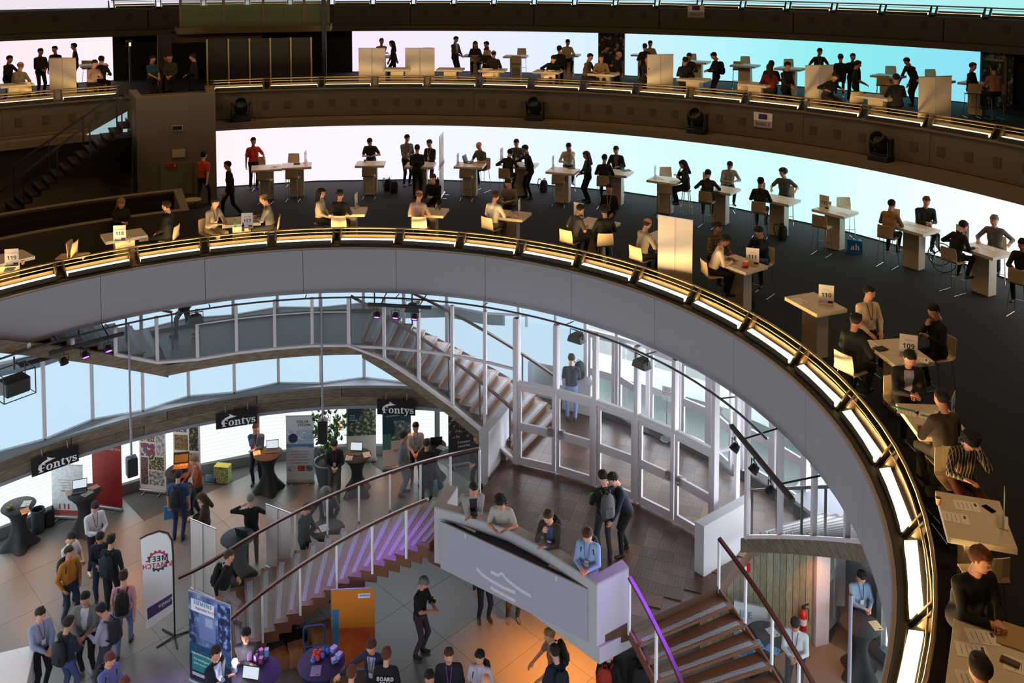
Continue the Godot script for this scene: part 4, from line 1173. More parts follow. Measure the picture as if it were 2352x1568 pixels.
func moving_heads() -> void:
	var black := mat("truss black", Color.BLACK)
	for q in [[-1.2, "near the glass lift"], [31.7, "between the lift and the ring sign"], [49.9, "left of the ring sign"], [68.6, "right of the ring sign"]]:
		var o := thing("stage_projector", "black stage projector hung on the brown parapet %s" % q[1], "projector", pol(18.3, q[0], 2.72), facing(pol(1, q[0])))
		part("yoke", MB.new().bbox(Vector3(-0.30, 0.02, 0.05), Vector3(0.07, 0.5, 0.2), 0.02).bbox(Vector3(0.30, 0.02, 0.05), Vector3(0.07, 0.5, 0.2), 0.02).bbox(Vector3(0, -0.2, 0.05), Vector3(0.62, 0.08, 0.26), 0.02), black, o)
		part("head", MB.new().put(MB.new().lathe([Vector2(0, -0.26), Vector2(0.17, -0.24), Vector2(0.23, -0.1), Vector2(0.24, 0.1), Vector2(0.19, 0.24), Vector2(0.21, 0.36), Vector2(0.18, 0.36), Vector2(0.13, 0.22), Vector2(0, 0.2)], 20), Transform3D(Basis(Vector3.RIGHT, 0.9), Vector3(0, 0.1, 0.06))), black, o)
		part("control_box", MB.new().bbox(Vector3(0, -0.33, 0.06), Vector3(0.62, 0.22, 0.4), 0.03), black, o)
		part("display", MB.new().box(Vector3(-0.1, -0.33, 0.252), Vector3(0.22, 0.07, 0.004)), mat("panel grey", Color(0.45, 0.42, 0.36), 0.4), o)
		for s in [-1, 1]: part("handle", MB.new().bar(Vector3(s * 0.28, -0.22, 0.2), Vector3(s * 0.31, 0.2, 0.27), 0.012, 0.02), mat("handle grey", Color(0.6, 0.57, 0.5), 0.3, 0.6), o)
	for q in [[31.0, 3.47, "RING 1", 18.56, 56.4, 2.93, 0.62], [0, 0, "RING 2", 27.0, 42.4, 5.82, 0.72]]:
		var o := thing("ring_sign", "white and grey sign reading %s on the %s brown parapet" % [q[2], "lower" if "1" in q[2] else "topmost"], "sign", pol(q[3], q[4], q[5]), facing(pol(1, q[4])))
		var w: float = q[6]
		part("board", MB.new().box(Vector3(0, w * 0.18, 0), Vector3(w, w * 0.42, 0.02)), mat("sign white", Color(0.9, 0.88, 0.88), 0.5), o)
		part("name_field", MB.new().box(Vector3(0, -w * 0.2, 0), Vector3(w, w * 0.34, 0.02)), mat("sign grey", Color(0.66, 0.6, 0.64), 0.5), o)
		part("emblem", MB.new().bbox(Vector3(0, w * 0.19, 0.012), Vector3(w * 0.46, w * 0.27, 0.01), 0.02), mat("sign purple", Color(0.23, 0.14, 0.36), 0.5), o)
		part("lettering", text_mesh(q[2], w * 0.24, "Droid Sans", 400, 0.004), mat("sign ink", Color(0.18, 0.13, 0.2), 0.5), o, Transform3D(Basis(), Vector3(0, -w * 0.2, 0.013)))

# ---------------------------------------------------------------- lower ring: tables, chairs, cards
func ring_tables() -> void:
	var t := {}
	for q in [
		["119", Vector3(-5.19, 0, -8.04)], ["118", Vector3(-2.97, 0, -9.15)], ["117", Vector3(-0.3, 0, -9.46)], ["111", Vector3(10.65, 0, -3.47)], ["110", Vector3(10.86, 0, -0.93)], ["109", Vector3(10.91, 0, 1.42)], ["108", Vector3(9.75, 0, 3.57)], ["107", Vector3(8.5, 0, 5.68)],
		["115", Vector3(15.45, 0, -6.58)], ["127", Vector3(16.77, 0, -2.68)]]:
		bar_table(q[1], "white bar table " + WHERE[q[0]])
	bar_table(pol(10.34, 138.0), "white bar table before the man with clasped hands in black", 0.02, 1.05, 0.92)
	for q in [
		["below the orange-shirted man", Vector3(0.43, 0, -16.4)], ["beside the empty chair at the pink end of the light wall", Vector3(1.42, 0, -16.44)],
		["where the man in green writes", Vector3(3.85, 0, -16.01)], ["amid the three standing visitors", Vector3(5.45, 0, -15.33)], ["with the open laptop of the bald man", Vector3(7.07, 0, -14.86)],
		["between the two dark-clad men and their visitor", Vector3(8.77, 0, -14.36)], ["under the resting man in the white shirt", Vector3(9.82, 0, -13.2)], ["shared by two men in dark suits", Vector3(11.4, 0, -12.48)],
		["next to the woman on the stool", Vector3(12.51, 0, -11.11)], ["between the hunched man and the reading man", Vector3(13.61, 0, -9.6)], ["of the man leaning over in the grey shirt", Vector3(14.64, 0, -8.05)], ["of the bearded man in the dark sweater", Vector3(16.43, 0, -4.64)],
		["of the woman with long hair at the rail", Vector3(2.51, 0, -10.33)], ["of the man in the pink shirt at the rail", Vector3(4.64, 0, -9.66)], ["strewn with blue cards at the rail", Vector3(6.71, 0, -8.74)], ["of the man writing at the rail", Vector3(8.69, 0, -7.31)], ["of the man in cream behind the white banner", Vector3(9.88, 0, -5.69)]]:
		bar_table(q[1], "white bar table " + q[0])
	for q in [   # seat spot, heading, where
		[Vector3(0.59, 0, -16.41), 178, "in front of the table below the orange-shirted man"], [Vector3(1.39, 0, -16.37), 182, "tucked under the table at the pink end of the light wall"], [Vector3(0.18, 0, -17.56), 5, "held by the orange-shirted man"], [Vector3(1.34, 0, -17.89), 0, "behind the table at the pink end of the light wall"],
		[Vector3(3.83, 0, -15.79), 180, "before the writing man in green"], [Vector3(6.88, 0, -14.51), 175, "before the laptop of the bald man"], [Vector3(7.61, 0, -15.28), -30, "under the bald man in grey"],
		[Vector3(8.06, 0, -13.85), 160, "under the man in the black jacket"], [Vector3(9.65, 0, -13.14), 175, "before the resting man in white"], [Vector3(10.62, 0, -14.61), 0, "under the resting man in white"], [Vector3(10.79, 0, -12.02), 165, "under the suited man turned away"], [Vector3(12.1, 0, -13.63), -10, "under the suited man by the window"],
		[Vector3(12.31, 0, -10.84), 175, "before the table next to the stool"], [Vector3(13.56, 0, -12.62), 0, "behind the table next to the stool"], [Vector3(13, 0, -9.31), 150, "under the hunched man"], [Vector3(14.66, 0, -10.72), -5, "under the reading man"], [Vector3(14.06, 0, -8.07), 155, "under the man in the black sweater"], [Vector3(15.57, 0, -8.97), -20, "under the man in the grey shirt"],
		[Vector3(14.76, 0, -6.19), 140, "before the table above the blue shopping bag"], [Vector3(16.47, 0, -7.32), 0, "behind the table above the blue shopping bag"], [Vector3(15.82, 0, -4.88), 135, "under the man in beige"], [Vector3(17.02, 0, -4.92), -10, "under the bearded man"], [Vector3(16.32, 0, -2.96), 120, "under the man in the black suit by the wheelchair"], [Vector3(17.56, 0, -3.1), -30, "under the grey-haired man"], [Vector3(16.4, 0, -1.26), 130, "alone beside the edge of the dark carpet"],
		[Vector3(-4.4, 0, -9.25), -85, "right of the table beside the boarded stairwell"], [Vector3(-3.89, 0, -8.71), 95, "left of the table beside the blonde woman"], [Vector3(-2.12, 0, -10.01), -90, "under the man in black at the table beside the blonde woman"], [Vector3(-1.12, 0, -10.23), 60, "under the pale-shirted man by the green bottle"], [Vector3(0.43, 0, -9.97), -80, "under the bald man by the green bottle"],
		[Vector3(2.31, 0, -10.08), 180, "under the man in black at the rail"], [Vector3(4.43, 0, -9.54), 178, "under the man in the pink shirt"], [Vector3(6.13, 0, -8.51), 140, "under the man in the white shirt"], [Vector3(7.77, 0, -6.86), 140, "under the man in grey at the rail"], [Vector3(8.51, 0, -6.38), 180, "under the black-haired visitor"], [Vector3(8.94, 0, -5.12), 130, "under the man in cream"],
		[Vector3(10.25, 0, -3.64), 100, "under the white-shirted man by the red carton"], [Vector3(11.58, 0, -4.02), -40, "under the man in navy at the table with the red carton"], [Vector3(10.02, 0, 1.31), 120, "under the man in dark green at the table with the black notebook"], [Vector3(11.9, 0, 1.28), -70, "under the man in black at the table with the black notebook"], [Vector3(11.23, 0, 0.14), 10, "under the man in white at the table with the black notebook"],
		[Vector3(10.05, 0, 2.53), 5, "under the man with the folders"], [Vector3(9.47, 0, 4.14), 185, "under the man in the grey jacket"], [Vector3(9.24, 0, 4.58), 0, "under the writing woman"], [Vector3(8.14, 0, 6.15), 180, "pushed to the table of the writing woman"]]:
		bar_chair(q[0], q[1], "pale bar chair " + q[2])
	stool(Vector3(13.06, 0, -10.76), "white round bar stool under the woman with long hair")
	stool(Vector3(1.74, 0, -10.4), "white round bar stool under the woman in the white top")
	for q in [["119", Vector3(-5.27, 0, -7.91), 12], ["118", Vector3(-3.18, 0, -9.18), 12], ["117", Vector3(-0.17, 0, -9.43), 6], ["111", Vector3(10.84, 0, -3.26), -22], ["110", Vector3(11.01, 0, -0.79), -18], ["109", Vector3(10.91, 0, 1.67), -20], ["108", Vector3(10.04, 0, 3.65), 55], ["107", Vector3(8.77, 0, 5.86), 62], ["115", Vector3(15.22, 0, -6.75), -50], ["126", Vector3(16.18, 0, -5.09), -50], ["127", Vector3(16.77, 0, -3.38), -30]]:
		number_card(q[1] + Vector3.UP * 1.053, img(q[2]), q[0], "upright card printed %s on the white table %s" % [q[0], WHERE[q[0]]], {"119": "Process Engineering", "118": "Technical Engineering", "117": "Meet & Match", "111": "Elektro", "108": "Industrie", "107": "Logistics"}.get(q[0], "Robotica"))
	for q in [[Vector3(6.66, 0, -14.93), 80, "the laptop of the bald man"], [Vector3(8.32, 0, -15.36), 70, "the two dark-clad men"], [Vector3(9.63, 0, -13.66), 75, "the resting man in white"], [Vector3(11.35, 0, -13.36), 65, "the two men in suits"], [Vector3(12.28, 0, -11.38), 70, "the woman on the stool"], [Vector3(13.37, 0, -10.07), -60, "the hunched man"], [Vector3(14.39, 0, -8.59), -60, "the man in the black sweater"], [Vector3(2.76, 0, -10.63), 85, "the woman with long hair"], [Vector3(6.96, 0, -8.72), 80, "the man in the white shirt at the rail"], [Vector3(8.4, 0, -7.95), -30, "the man writing at the rail"], [Vector3(1.73, 0, -16.79), 88, "the pink end of the light wall"]]:
		number_card(q[0] + Vector3.UP * 1.053, img(q[1]), "", "upright card seen from its edge near %s" % q[2], "Meet & Match")

func ring_props() -> void:
	var up := Vector3.UP * 1.053
	for q in [[Vector3(-5.06, 0, -7.97), "on the table beside the boarded stairwell"], [Vector3(-2.94, 0, -9), "on the table beside the blonde woman"], [Vector3(-0.11, 0, -9.22), "on the table with the green bottle"], [Vector3(15.66, 0, -7.09), "on the table above the blue shopping bag"], [Vector3(8.28, 0, 5.32), "beside the writing woman"], [Vector3(2.12, 0, -10.95), "in reach of the woman with long hair"], [Vector3(4.96, 0, -9.75), "before the man in the pink shirt"], [Vector3(6.75, 0, -8.35), "among the blue cards"], [Vector3(3.68, 0, -16.22), "before the man in green"]]:
		cup(q[0] + up, "brown paper cup on a white bar table " + q[1])
	for q in [   # papers
		[Vector3(10.59, 0, -1.1), 20, "left corner of the table standing alone without chairs"], [Vector3(10.63, 0, 1.03), 10, "far corner of the table with the black notebook"], [Vector3(11.01, 0, 1.82), 60, "right corner of the table with the black notebook"], [Vector3(9.55, 0, 3.27), 60, "under the clasped hands on the table covered in open folders"], [Vector3(9.74, 0, 3.46), 62, "middle of the table covered in open folders"], [Vector3(10, 0, 3.53), 58, "beside the foot of card 108"],
		[Vector3(8.6, 0, 5.45), 75, "under the pen of the writing woman"], [Vector3(8.28, 0, 5.61), 70, "near corner of the table of the writing woman"], [Vector3(6.82, 0, 7.41), 75, "left edge of the nearest table"], [Vector3(7.06, 0, 7.29), 80, "under the clasped hands in black sleeves"], [Vector3(6.55, 0, 7.71), 78, "by the pen at the nearest table"], [Vector3(7.12, 0, 7.71), 60, "by the tin at the nearest table"],
		[Vector3(12.37, 0, -11.23), 10, "beside the woman on the stool"], [Vector3(12.59, 0, -10.76), -10, "right half of the table by the stool"], [Vector3(14.61, 0, -7.78), 20, "under the arm of the man in grey"], [Vector3(15.44, 0, -6.24), 15, "right half of the table above the blue shopping bag"], [Vector3(16.49, 0, -4.87), 20, "before the bearded man"], [Vector3(16.43, 0, -4.41), 50, "at the elbow of the bearded man"], [Vector3(16.96, 0, -2.69), 20, "before the grey-haired man"], [Vector3(8.44, 0, -7.23), 30, "before the man writing at the rail"], [Vector3(6.67, 0, -8.89), 20, "among the blue cards at the rail"], [Vector3(3.91, 0, -16.01), 0, "under the pen of the man in green"], [Vector3(-2.63, 0, -9.16), 20, "right half of the table beside the blonde woman"], [Vector3(-5.26, 0, -7.67), 20, "near edge of the table beside the boarded stairwell"], [Vector3(0.68, 0, -16.35), 0, "at the pink end of the light wall"]]:
		paper(q[0] + up, img(q[1]), "printed white sheet at the " + q[2])
	for q in [[Vector3(10.65, 0, 1.28), 20, "1d1d1c", "black notebook lying on the table with the black notebook", 0.22, 0.16, 0.02], [Vector3(7.37, 0, 7.38), 60, "a98e60", "brown folder under the elbow of the man in black", 0.36, 0.3, 0.015], [Vector3(11.8, 0, -12.57), 20, "2f7f7b", "teal folder on the table of the suited men", 0.3, 0.22, 0.012], [Vector3(10.17, 0, -13.37), 10, "1c1c1c", "black tablet beside the resting man in white", 0.25, 0.18, 0.01], [Vector3(6.87, 0, -9.01), 30, "2e5d9c", "blue card on the strewn table at the rail", 0.14, 0.1, 0.004], [Vector3(6.59, 0, -8.48), -20, "3a6cab", "lighter blue card on the strewn table at the rail", 0.14, 0.1, 0.004], [Vector3(9.55, 0, 3.17), 62, "3f9c86", "green-edged folder at the sleeve of the man with clasped hands", 0.05, 0.34, 0.012], [Vector3(9.8, 0, 3.52), 64, "3f9c86", "green divider across the papers on the table covered in open folders", 0.045, 0.34, 0.012], [Vector3(8.91, 0, -14.14), 10, "242424", "dark tablet under the hand of the standing visitor", 0.26, 0.2, 0.01], [Vector3(1.43, 0, -16.6), 0, "222222", "dark pouch at the pink end of the light wall", 0.2, 0.12, 0.03], [Vector3(11.2, 0, -3.4), -20, "2c4a4a", "small stack of dark green books on the table with the red carton", 0.2, 0.15, 0.05]]:
		paper(q[0] + up, img(q[1]), q[3], q[2], q[4], q[5], false, q[6])
	# phone, tin, box, bottles
	var o := thing("phone", "black phone lying on the table of the writing woman", "phone", Vector3(8.82, 0, 5.58) + up, img(20))
	part("case", MB.new().bbox(Vector3(0, 0.005, 0), Vector3(0.078, 0.01, 0.16), 0.004), mat("phone black", Color(0.03, 0.03, 0.03), 0.2), o)
	part("screen", MB.new().box(Vector3(0, 0.0105, 0), Vector3(0.07, 0.001, 0.148)), mat("phone glass", Color(0.015, 0.015, 0.02), 0.05), o)
	o = thing("phone", "phone in a tin-like case before the dark-haired head", "phone", Vector3(7.06, 0, 7.64) + up, img(50))
	part("case", MB.new().bbox(Vector3(0, 0.012, 0), Vector3(0.09, 0.024, 0.17), 0.008), mat("tin", Color(0.35, 0.3, 0.2), 0.4, 0.5), o)
	part("edge", MB.new().box(Vector3(0, 0.025, 0), Vector3(0.07, 0.002, 0.14)), mat("tin dark", Color(0.15, 0.12, 0.09), 0.4), o)
	box_thing("carton", Vector3(10.61, 0, -3.18) + up, img(-20), Vector3(0.13, 0.15, 0.13), "a33126", "red and white carton on the table with the red carton", "box", "d9cfc6")
	for q in [[Vector3(-0.47, 0, -9.56), "4f8f2e", 0.2, "green water bottle on the table with the green bottle"], [Vector3(-0.27, 0, -9.19), "20242c", 0.2, "dark water bottle on the table with the green bottle"], [Vector3(4.87, 0, -9.78), "b7b3ae", 0.16, "clear bottle with red cap before the man in pink"]]:
		o = thing("bottle", q[3], "bottle", q[0] + up)
		part("body", MB.new().lathe([Vector2(0, 0), Vector2(0.034, 0.004), Vector2(0.036, 0.12 * q[2] / 0.2), Vector2(0.033, 0.15 * q[2] / 0.2), Vector2(0.014, 0.185 * q[2] / 0.2), Vector2(0.014, q[2])], 14), hexm(q[1], 0.25), o)
		part("cap", MB.new().lathe([Vector2(0.016, q[2] - 0.004), Vector2(0.016, q[2] + 0.018), Vector2(0, q[2] + 0.018)], 12), hexm("9c2f28" if q[2] < 0.2 else "1c1c1e", 0.5), o)
	laptop(Vector3(7.01, 0, -15.24) + up, img(70), "open laptop before the bald man in grey", false)
	# bags on the carpet
	for q in [[Vector3(4.46, 0, -16.23), "1c1a1a", "black round rucksack on the carpet behind the writing man's table"], [Vector3(4.63, 0, -15.87), "2b2622", "brown rucksack on the carpet at the feet of the standing visitors"], [Vector3(6.08, 0, -15.76), "191919", "black rucksack on the carpet beside the edge-on banner"], [Vector3(9.6, 0, -14.58), "1d1715", "dark holdall standing on the carpet behind the standing visitor"], [Vector3(14.46, 0, -7.6), "141413", "black rucksack leaning on the column under the grey-shirted man"], [Vector3(10.9, 0, -3.45), "171512", "black briefcase bag at the foot of the column under card 111"]]:
		backpack(q[0], img(20), q[1], q[2], 0.1, 0.42)
	# blue plastic shopping bag
	o = thing("shopping_bag", "blue glossy plastic shopping bag leaning on the column of table 115", "bag", Vector3(15.71, 0, -6.07), img(-10))
	part("bag", MB.new().hexa([Vector3(-0.19, 0, -0.08), Vector3(0.19, 0, -0.08), Vector3(0.2, 0, 0.09), Vector3(-0.2, 0, 0.09), Vector3(-0.2, 0.36, -0.02), Vector3(0.17, 0.38, -0.03), Vector3(0.2, 0.33, 0.04), Vector3(-0.17, 0.37, 0.03)]), hexm("1a5d9e", 0.25), o)
	part("emblem", text_mesh("ah", 0.2, "Droid Sans", 700, 0.006), hexm("cfd8e2", 0.4), o, Transform3D(Basis(Vector3.RIGHT, -0.12), Vector3(0, 0.17, 0.085)))
	for s in [-1, 1]: part("handle", MB.new().tube([Vector3(-0.08, 0.36, s * 0.02), Vector3(-0.04, 0.43, s * 0.03), Vector3(0.04, 0.43, s * 0.03), Vector3(0.08, 0.36, s * 0.02)], 0.008, 5), hexm("1a5d9e", 0.25), o)
	# wheelchair beside the suit
	o = thing("wheelchair", "black wheelchair parked behind the man in the black suit", "wheelchair", Vector3(17.12, 0, -4.26), img(75))
	var bk := mat("truss black", Color.BLACK)
	for s in [-1, 1]:
		part("wheel", MB.new().put(MB.new().lathe([Vector2(0.29, -0.012), Vector2(0.305, 0), Vector2(0.29, 0.012), Vector2(0.278, 0), Vector2(0.29, -0.012)], 28), Transform3D(Basis(Vector3.BACK, PI / 2), Vector3(s * 0.28, 0.305, -0.1))), bk, o)
		part("frame", MB.new().tube([Vector3(s * 0.22, 0.08, 0.4), Vector3(s * 0.22, 0.5, 0.25), Vector3(s * 0.22, 0.5, -0.2), Vector3(s * 0.22, 0.98, -0.26), Vector3(s * 0.22, 1.0, -0.36)], 0.014, 6), bk, o)
	part("seat", MB.new().bbox(Vector3(0, 0.5, 0.02), Vector3(0.42, 0.04, 0.42), 0.01), bk, o); part("backrest", MB.new().bbox(Vector3(0, 0.75, -0.22), Vector3(0.42, 0.42, 0.03), 0.01), bk, o)
	# banners on the ring
	var plain := mat("banner plain", Color(0.82, 0.79, 0.77), 0.6)
	banner(Vector3(9.36, 0, -4.17), 148, 0.85, 2.0, plain, "tall white banner seen from the back at the rail of the lower ring")
	banner(Vector3(6.09, 0, -14.92), 84, 0.8, 2.1, print_mat("cement print", 32, 64, Color(0.75, 0.68, 0.66), [["n", 0, 0, 1, 1, "bdaaa6", "d8cfcc"]]), "edge-on banner with upright lettering before the light wall", [["CEMENTING", 0.2, 0.0, 1.1, "7a4040"]])

# ---------------------------------------------------------------- upper ring and the pillar box
func upper_ring() -> void:
	var brown := mat("brown fascia", Color.WHITE)
	var wall := grained("pillar plaster", Color(0.42, 0.385, 0.345), Color(0.46, 0.42, 0.375), 0.8, 0.04)
	var dark := mat("dark shell", Color.WHITE)
	var box := struct("wall_pillar_box", MB.new().arc([Vector2(16.45, 0.0), Vector2(16.75, 0.0), Vector2(16.75, 3.6), Vector2(16.45, 3.6)], -12.45, -4.05, 6).arc([Vector2(16.75, 0.0), Vector2(18.6, 0.0), Vector2(18.6, 3.6), Vector2(16.75, 3.6)], -4.9, -4.05, 1).arc([Vector2(16.75, 0.0), Vector2(18.6, 0.0), Vector2(18.6, 3.6), Vector2(16.75, 3.6)], -12.45, -11.7, 1).arc([Vector2(16.7, 2.7), Vector2(18.8, 2.7), Vector2(18.8, 2.9), Vector2(16.7, 2.9)], -12.2, -4.2, 4), wall)
	part("vent", MB.new().box(pol(16.44, -8.2, 2.55), Vector3(0.34, 0.17, 0.03), turned(-8.2)), mat("vent frame", Color(0.7, 0.66, 0.6), 0.5), box)
	part("vent_slot", MB.new().box(pol(16.42, -8.2, 2.55), Vector3(0.28, 0.12, 0.03), turned(-8.2)), mat("vent dark", Color(0.02, 0.02, 0.02), 0.8), box)
	part("notice", MB.new().box(pol(16.43, -8.1, 1.72), Vector3(0.4, 0.26, 0.02), turned(-8.1)), hexm("b3a68e"), box)
	part("panel", MB.new().box(pol(16.42, -8.4, 0.9), Vector3(0.98, 1.05, 0.03), turned(-8.4)), hexm("6f6a58"), box)
	part("fire_sign", MB.new().box(pol(16.4, -9.2, 1.34), Vector3(0.16, 0.17, 0.02), turned(-9.2)), hexm("a02622"), box)
	part("fire_sign", MB.new().box(pol(16.4, -8.55, 1.34), Vector3(0.16, 0.17, 0.02), turned(-8.55)), hexm("a02622"), box)
	part("fire_mark", MB.new().box(pol(16.385, -8.55, 1.33), Vector3(0.03, 0.1, 0.01), turned(-8.55)), hexm("ddd6cc"), box)
	# stairwell parapet lined with boards
	var sw := struct("wall_stairwell", MB.new().arc([Vector2(11.95, 0.0), Vector2(12.2, 0.0), Vector2(12.2, 1.0), Vector2(11.95, 1.0)], -34, -8.3, 10).arc([Vector2(14.35, 0.0), Vector2(14.6, 0.0), Vector2(14.6, 1.0), Vector2(14.35, 1.0)], -34, -8.3, 10).arc([Vector2(12.2, 0.0), Vector2(14.35, 0.0), Vector2(14.35, 1.0), Vector2(12.2, 1.0)], -9.3, -8.3, 1), grained("stairwell plaster", Color(0.38, 0.35, 0.30), Color(0.42, 0.385, 0.33), 0.8, 0.04))
	planks(sw, "board", 14.30, 14.345, 0.1, 0.96, 6, -34, -9.4, [mat("board brown", Color(0.24, 0.17, 0.14), 0.6), mat("board brown two", Color(0.27, 0.19, 0.155), 0.6), mat("board brown three", Color(0.22, 0.155, 0.13), 0.6)])
	solo("side_shelf", MB.new().lathe([Vector2(0, 0.0), Vector2(0.26, 0.0), Vector2(0.26, 0.03), Vector2(0, 0.03)], 20), hexm("8f8266"), "small round shelf on the end of the stairwell parapet", "shelf", "", Transform3D(Basis(), pol(13.3, -7.5, 0.92)))
	# dark flight climbing to the upper ring
	var o := thing("staircase", "dark staircase climbing left of the pillar box towards the upper ring", "staircase")
	var pa := []
	var pb := []
	for k in 18:
		pa.append(pol(16.1, -27.2 + 0.82 * k, 0.162 * (k + 1))); pb.append(pol(17.3, -27.2 + 0.82 * k, 0.162 * (k + 1)))
	flight(o, pa, pb, mat("flight dark", Color(0.09, 0.06, 0.06), 0.7), mat("flight nose", Color(0.2, 0.15, 0.15), 0.5), 0.162)
	for r in [16.05, 17.35]:
		var li := []
		for k in 18: li.append(pol(r, -27.2 + 0.82 * k, 0.162 * (k + 0.6)))
		balustrade(o, li, 4, 0, 0.95, mat("rail plum", Color(0.17, 0.10, 0.11), 0.5), mat("rail plum", Color.BLACK), null, 0.04)
	struct("wall_stair_back", MB.new().arc([Vector2(18.35, 0), Vector2(18.55, 0), Vector2(18.55, 2.4), Vector2(18.35, 2.4)], -40, -12.4, 10), brown)
	var sl := MB.new()
	sl.hexa([pol(17.7, -16.9, 2.34), pol(17.7, -12.95, 2.33), pol(17.74, -12.95, 2.33), pol(17.74, -16.9, 2.34), pol(17.7, -16.85, 2.36), pol(17.7, -12.9, 3.0), pol(17.74, -12.9, 3.0), pol(17.74, -16.85, 2.36)])
	solo("stair_window", sl, glow("stair window", Color(0.75, 0.88, 0.9), 0.62), "three-cornered bright pane beside the dark staircase", "window")
	# glass lift with its screen of dark panels
	var bronze := mat("lift bronze", Color(0.40, 0.34, 0.24), 0.45, 0.4)
	o = thing("glass_lift", "glass lift cabin on a bronze frame above the row of dark panels", "lift")
	for d in [-6.6, -2.6, 1.2, 5.2, 7.6]: part("post", MB.new().box(pol(23.0, d, 6.4), Vector3(0.1, 2.2, 0.1), turned(d)), bronze, o)
	part("floor_ring", MB.new().arc([Vector2(22.7, 5.1), Vector2(24.5, 5.1), Vector2(24.5, 5.35), Vector2(22.7, 5.35)], -7.0, 7.8, 8), bronze, o)
	part("under_tray", MB.new().arc([Vector2(22.9, 4.75), Vector2(24.3, 4.75), Vector2(24.3, 5.1), Vector2(22.9, 5.1)], -7.5, 1.0, 6), mat("tray brown", Color(0.26, 0.21, 0.15), 0.7), o)
	part("glass_wall", MB.new().arc([Vector2(22.98, 5.35), Vector2(23.0, 5.35), Vector2(23.0, 7.4), Vector2(22.98, 7.4)], -6.6, 7.6, 8), glass("lift glass", Color(0.5, 0.55, 0.4, 0.35)), o)
	part("mast", MB.new().box(pol(22.6, 7.2, 4.6), Vector3(0.16, 3.6, 0.3), turned(7.2)), mat("mast grey", Color(0.20, 0.20, 0.21), 0.5), o)
	o = thing("panel_screen", "row of five dark panels with pale uprights behind the rail", "screen")
	for k in 6: part("upright", MB.new().box(pol(21.2, -4.35 + 2.08 * k, 3.95), Vector3(0.06, 2.1, 0.06), turned(-4.35 + 2.08 * k)), mat("upright pale", Color(0.66, 0.6, 0.45), 0.5), o)
	for k in 5: part("panel", MB.new().box(pol(21.25, -3.31 + 2.08 * k, 3.95), Vector3(0.68, 2.08, 0.04), turned(-3.31 + 2.08 * k)), mat("panel slate", Color(0.10, 0.105, 0.115), 0.6), o)
	o = thing("lift_door_post", "plum-coloured post of the lift shaft behind the people at the pillar box", "post")
	part("shaft", MB.new().box(pol(22.5, -8.2, 4.0), Vector3(0.5, 2.3, 0.4), turned(-8.2)), mat("shaft plum", Color(0.17, 0.11, 0.13), 0.6), o)
	part("notice", MB.new().box(pol(22.28, -7.6, 3.95), Vector3(0.07, 0.2, 0.02), turned(-8)), hexm("8a7a80"), o)
	o = thing("lamp_post", "slim bronze post with a small lamp left of the pillar box", "lamp", pol(25.0, -10.9, 2.9))
	part("post", MB.new().tube([Vector3.ZERO, Vector3(0, 1.75, 0)], 0.035, 8), bronze, o); part("lamp_head", MB.new().bbox(Vector3(0, 1.83, 0.05), Vector3(0.26, 0.1, 0.26), 0.02), bronze, o)
	part("lamp_glow", MB.new().box(Vector3(0.03, 1.7, 0.1), Vector3(0.07, 0.14, 0.07)), glow("post lamp", Color(1, 0.85, 0.6), 1.4), o)
	# posters at the light wall
	for q in [[34.55, 1.17, "dark poster with a portrait between the two light walls", "0d0d0e", "4a3a30", "9c8f86"], [67.05, 1.1, "blue-edged dark poster at the end of the turquoise light wall", "0b1014", "2e3b40", "7c8890"]]:
		var pm := print_mat("poster " + q[2], 96, 160, Color("101012"), [["n", 0, 0, 1, 0.62, q[3], q[4], q[5], 0.04], ["r", 0.55, 0.66, 0.45, 0.3, "6f6a66"], ["r", 0.6, 0.7, 0.2, 0.04, "9c3b34"]] if q[0] < 40 else [["n", 0, 0, 1, 1, q[3], q[4], q[5], 0.05], ["r", 0, 0, 0.07, 1, "2d6f9c"]])
		var po := thing("poster", q[2], "poster", pol(26.9, q[0], 2.93), facing(pol(1, q[0])))
		var k := MB.new()
		k.quadn([Vector3(-q[1] / 2, 0, 0.03), Vector3(q[1] / 2, 0, 0.03), Vector3(q[1] / 2, 1.9, 0.03), Vector3(-q[1] / 2, 1.9, 0.03)], [Vector3.BACK, Vector3.BACK, Vector3.BACK, Vector3.BACK], [Vector2(0, 1), Vector2(1, 1), Vector2(1, 0), Vector2(0, 0)])
		part("print", k, pm, po); part("board", MB.new().box(Vector3(0, 0.95, 0), Vector3(q[1], 1.9, 0.05)), mat("poster board", Color(0.05, 0.05, 0.05), 0.7), po)
		if q[0] > 40:
			part("lettering", text_mesh("WE LOVE", 0.13, "Droid Sans", 700, 0.003), hexm("b8bcc0"), po, Transform3D(Basis(), Vector3(0.02, 1.74, 0.035)))
			part("lettering", text_mesh("ENGINEERING", 0.11, "Droid Sans", 700, 0.003), hexm("b8bcc0"), po, Transform3D(Basis(), Vector3(0.02, 1.6, 0.035)))
	solo("end_post", MB.new().box(pol(25.9, 68.6, 3.8), Vector3(0.1, 1.9, 0.1), turned(68.6)), bronze, "pale bronze post at the end of the turquoise light wall", "post")
	# white screens along the rail, seen from the back
	var plain := mat("banner plain", Color.WHITE)
	for q in [[Vector3(-6.08, 2.9, -18.47), 178, 0.92, "left of the lift"], [Vector3(4.31, 2.9, -18.97), 180, 1.0, "before the man in the pink shirt"], [Vector3(6.03, 2.9, -18.49), 180, 1.1, "right of the woman with black hair"], [Vector3(13.63, 2.9, -13.87), 184, 0.92, "beside the man telephoning at the rail"], [Vector3(16.96, 2.9, -9.53), 190, 0.95, "below the man in the black polo"], [Vector3(18.42, 2.9, -6.26), 194, 1.08, "before the stooping man"]]:
		banner(q[0], q[1], q[2], 1.8, plain, "wide white banner seen from the back " + q[3])
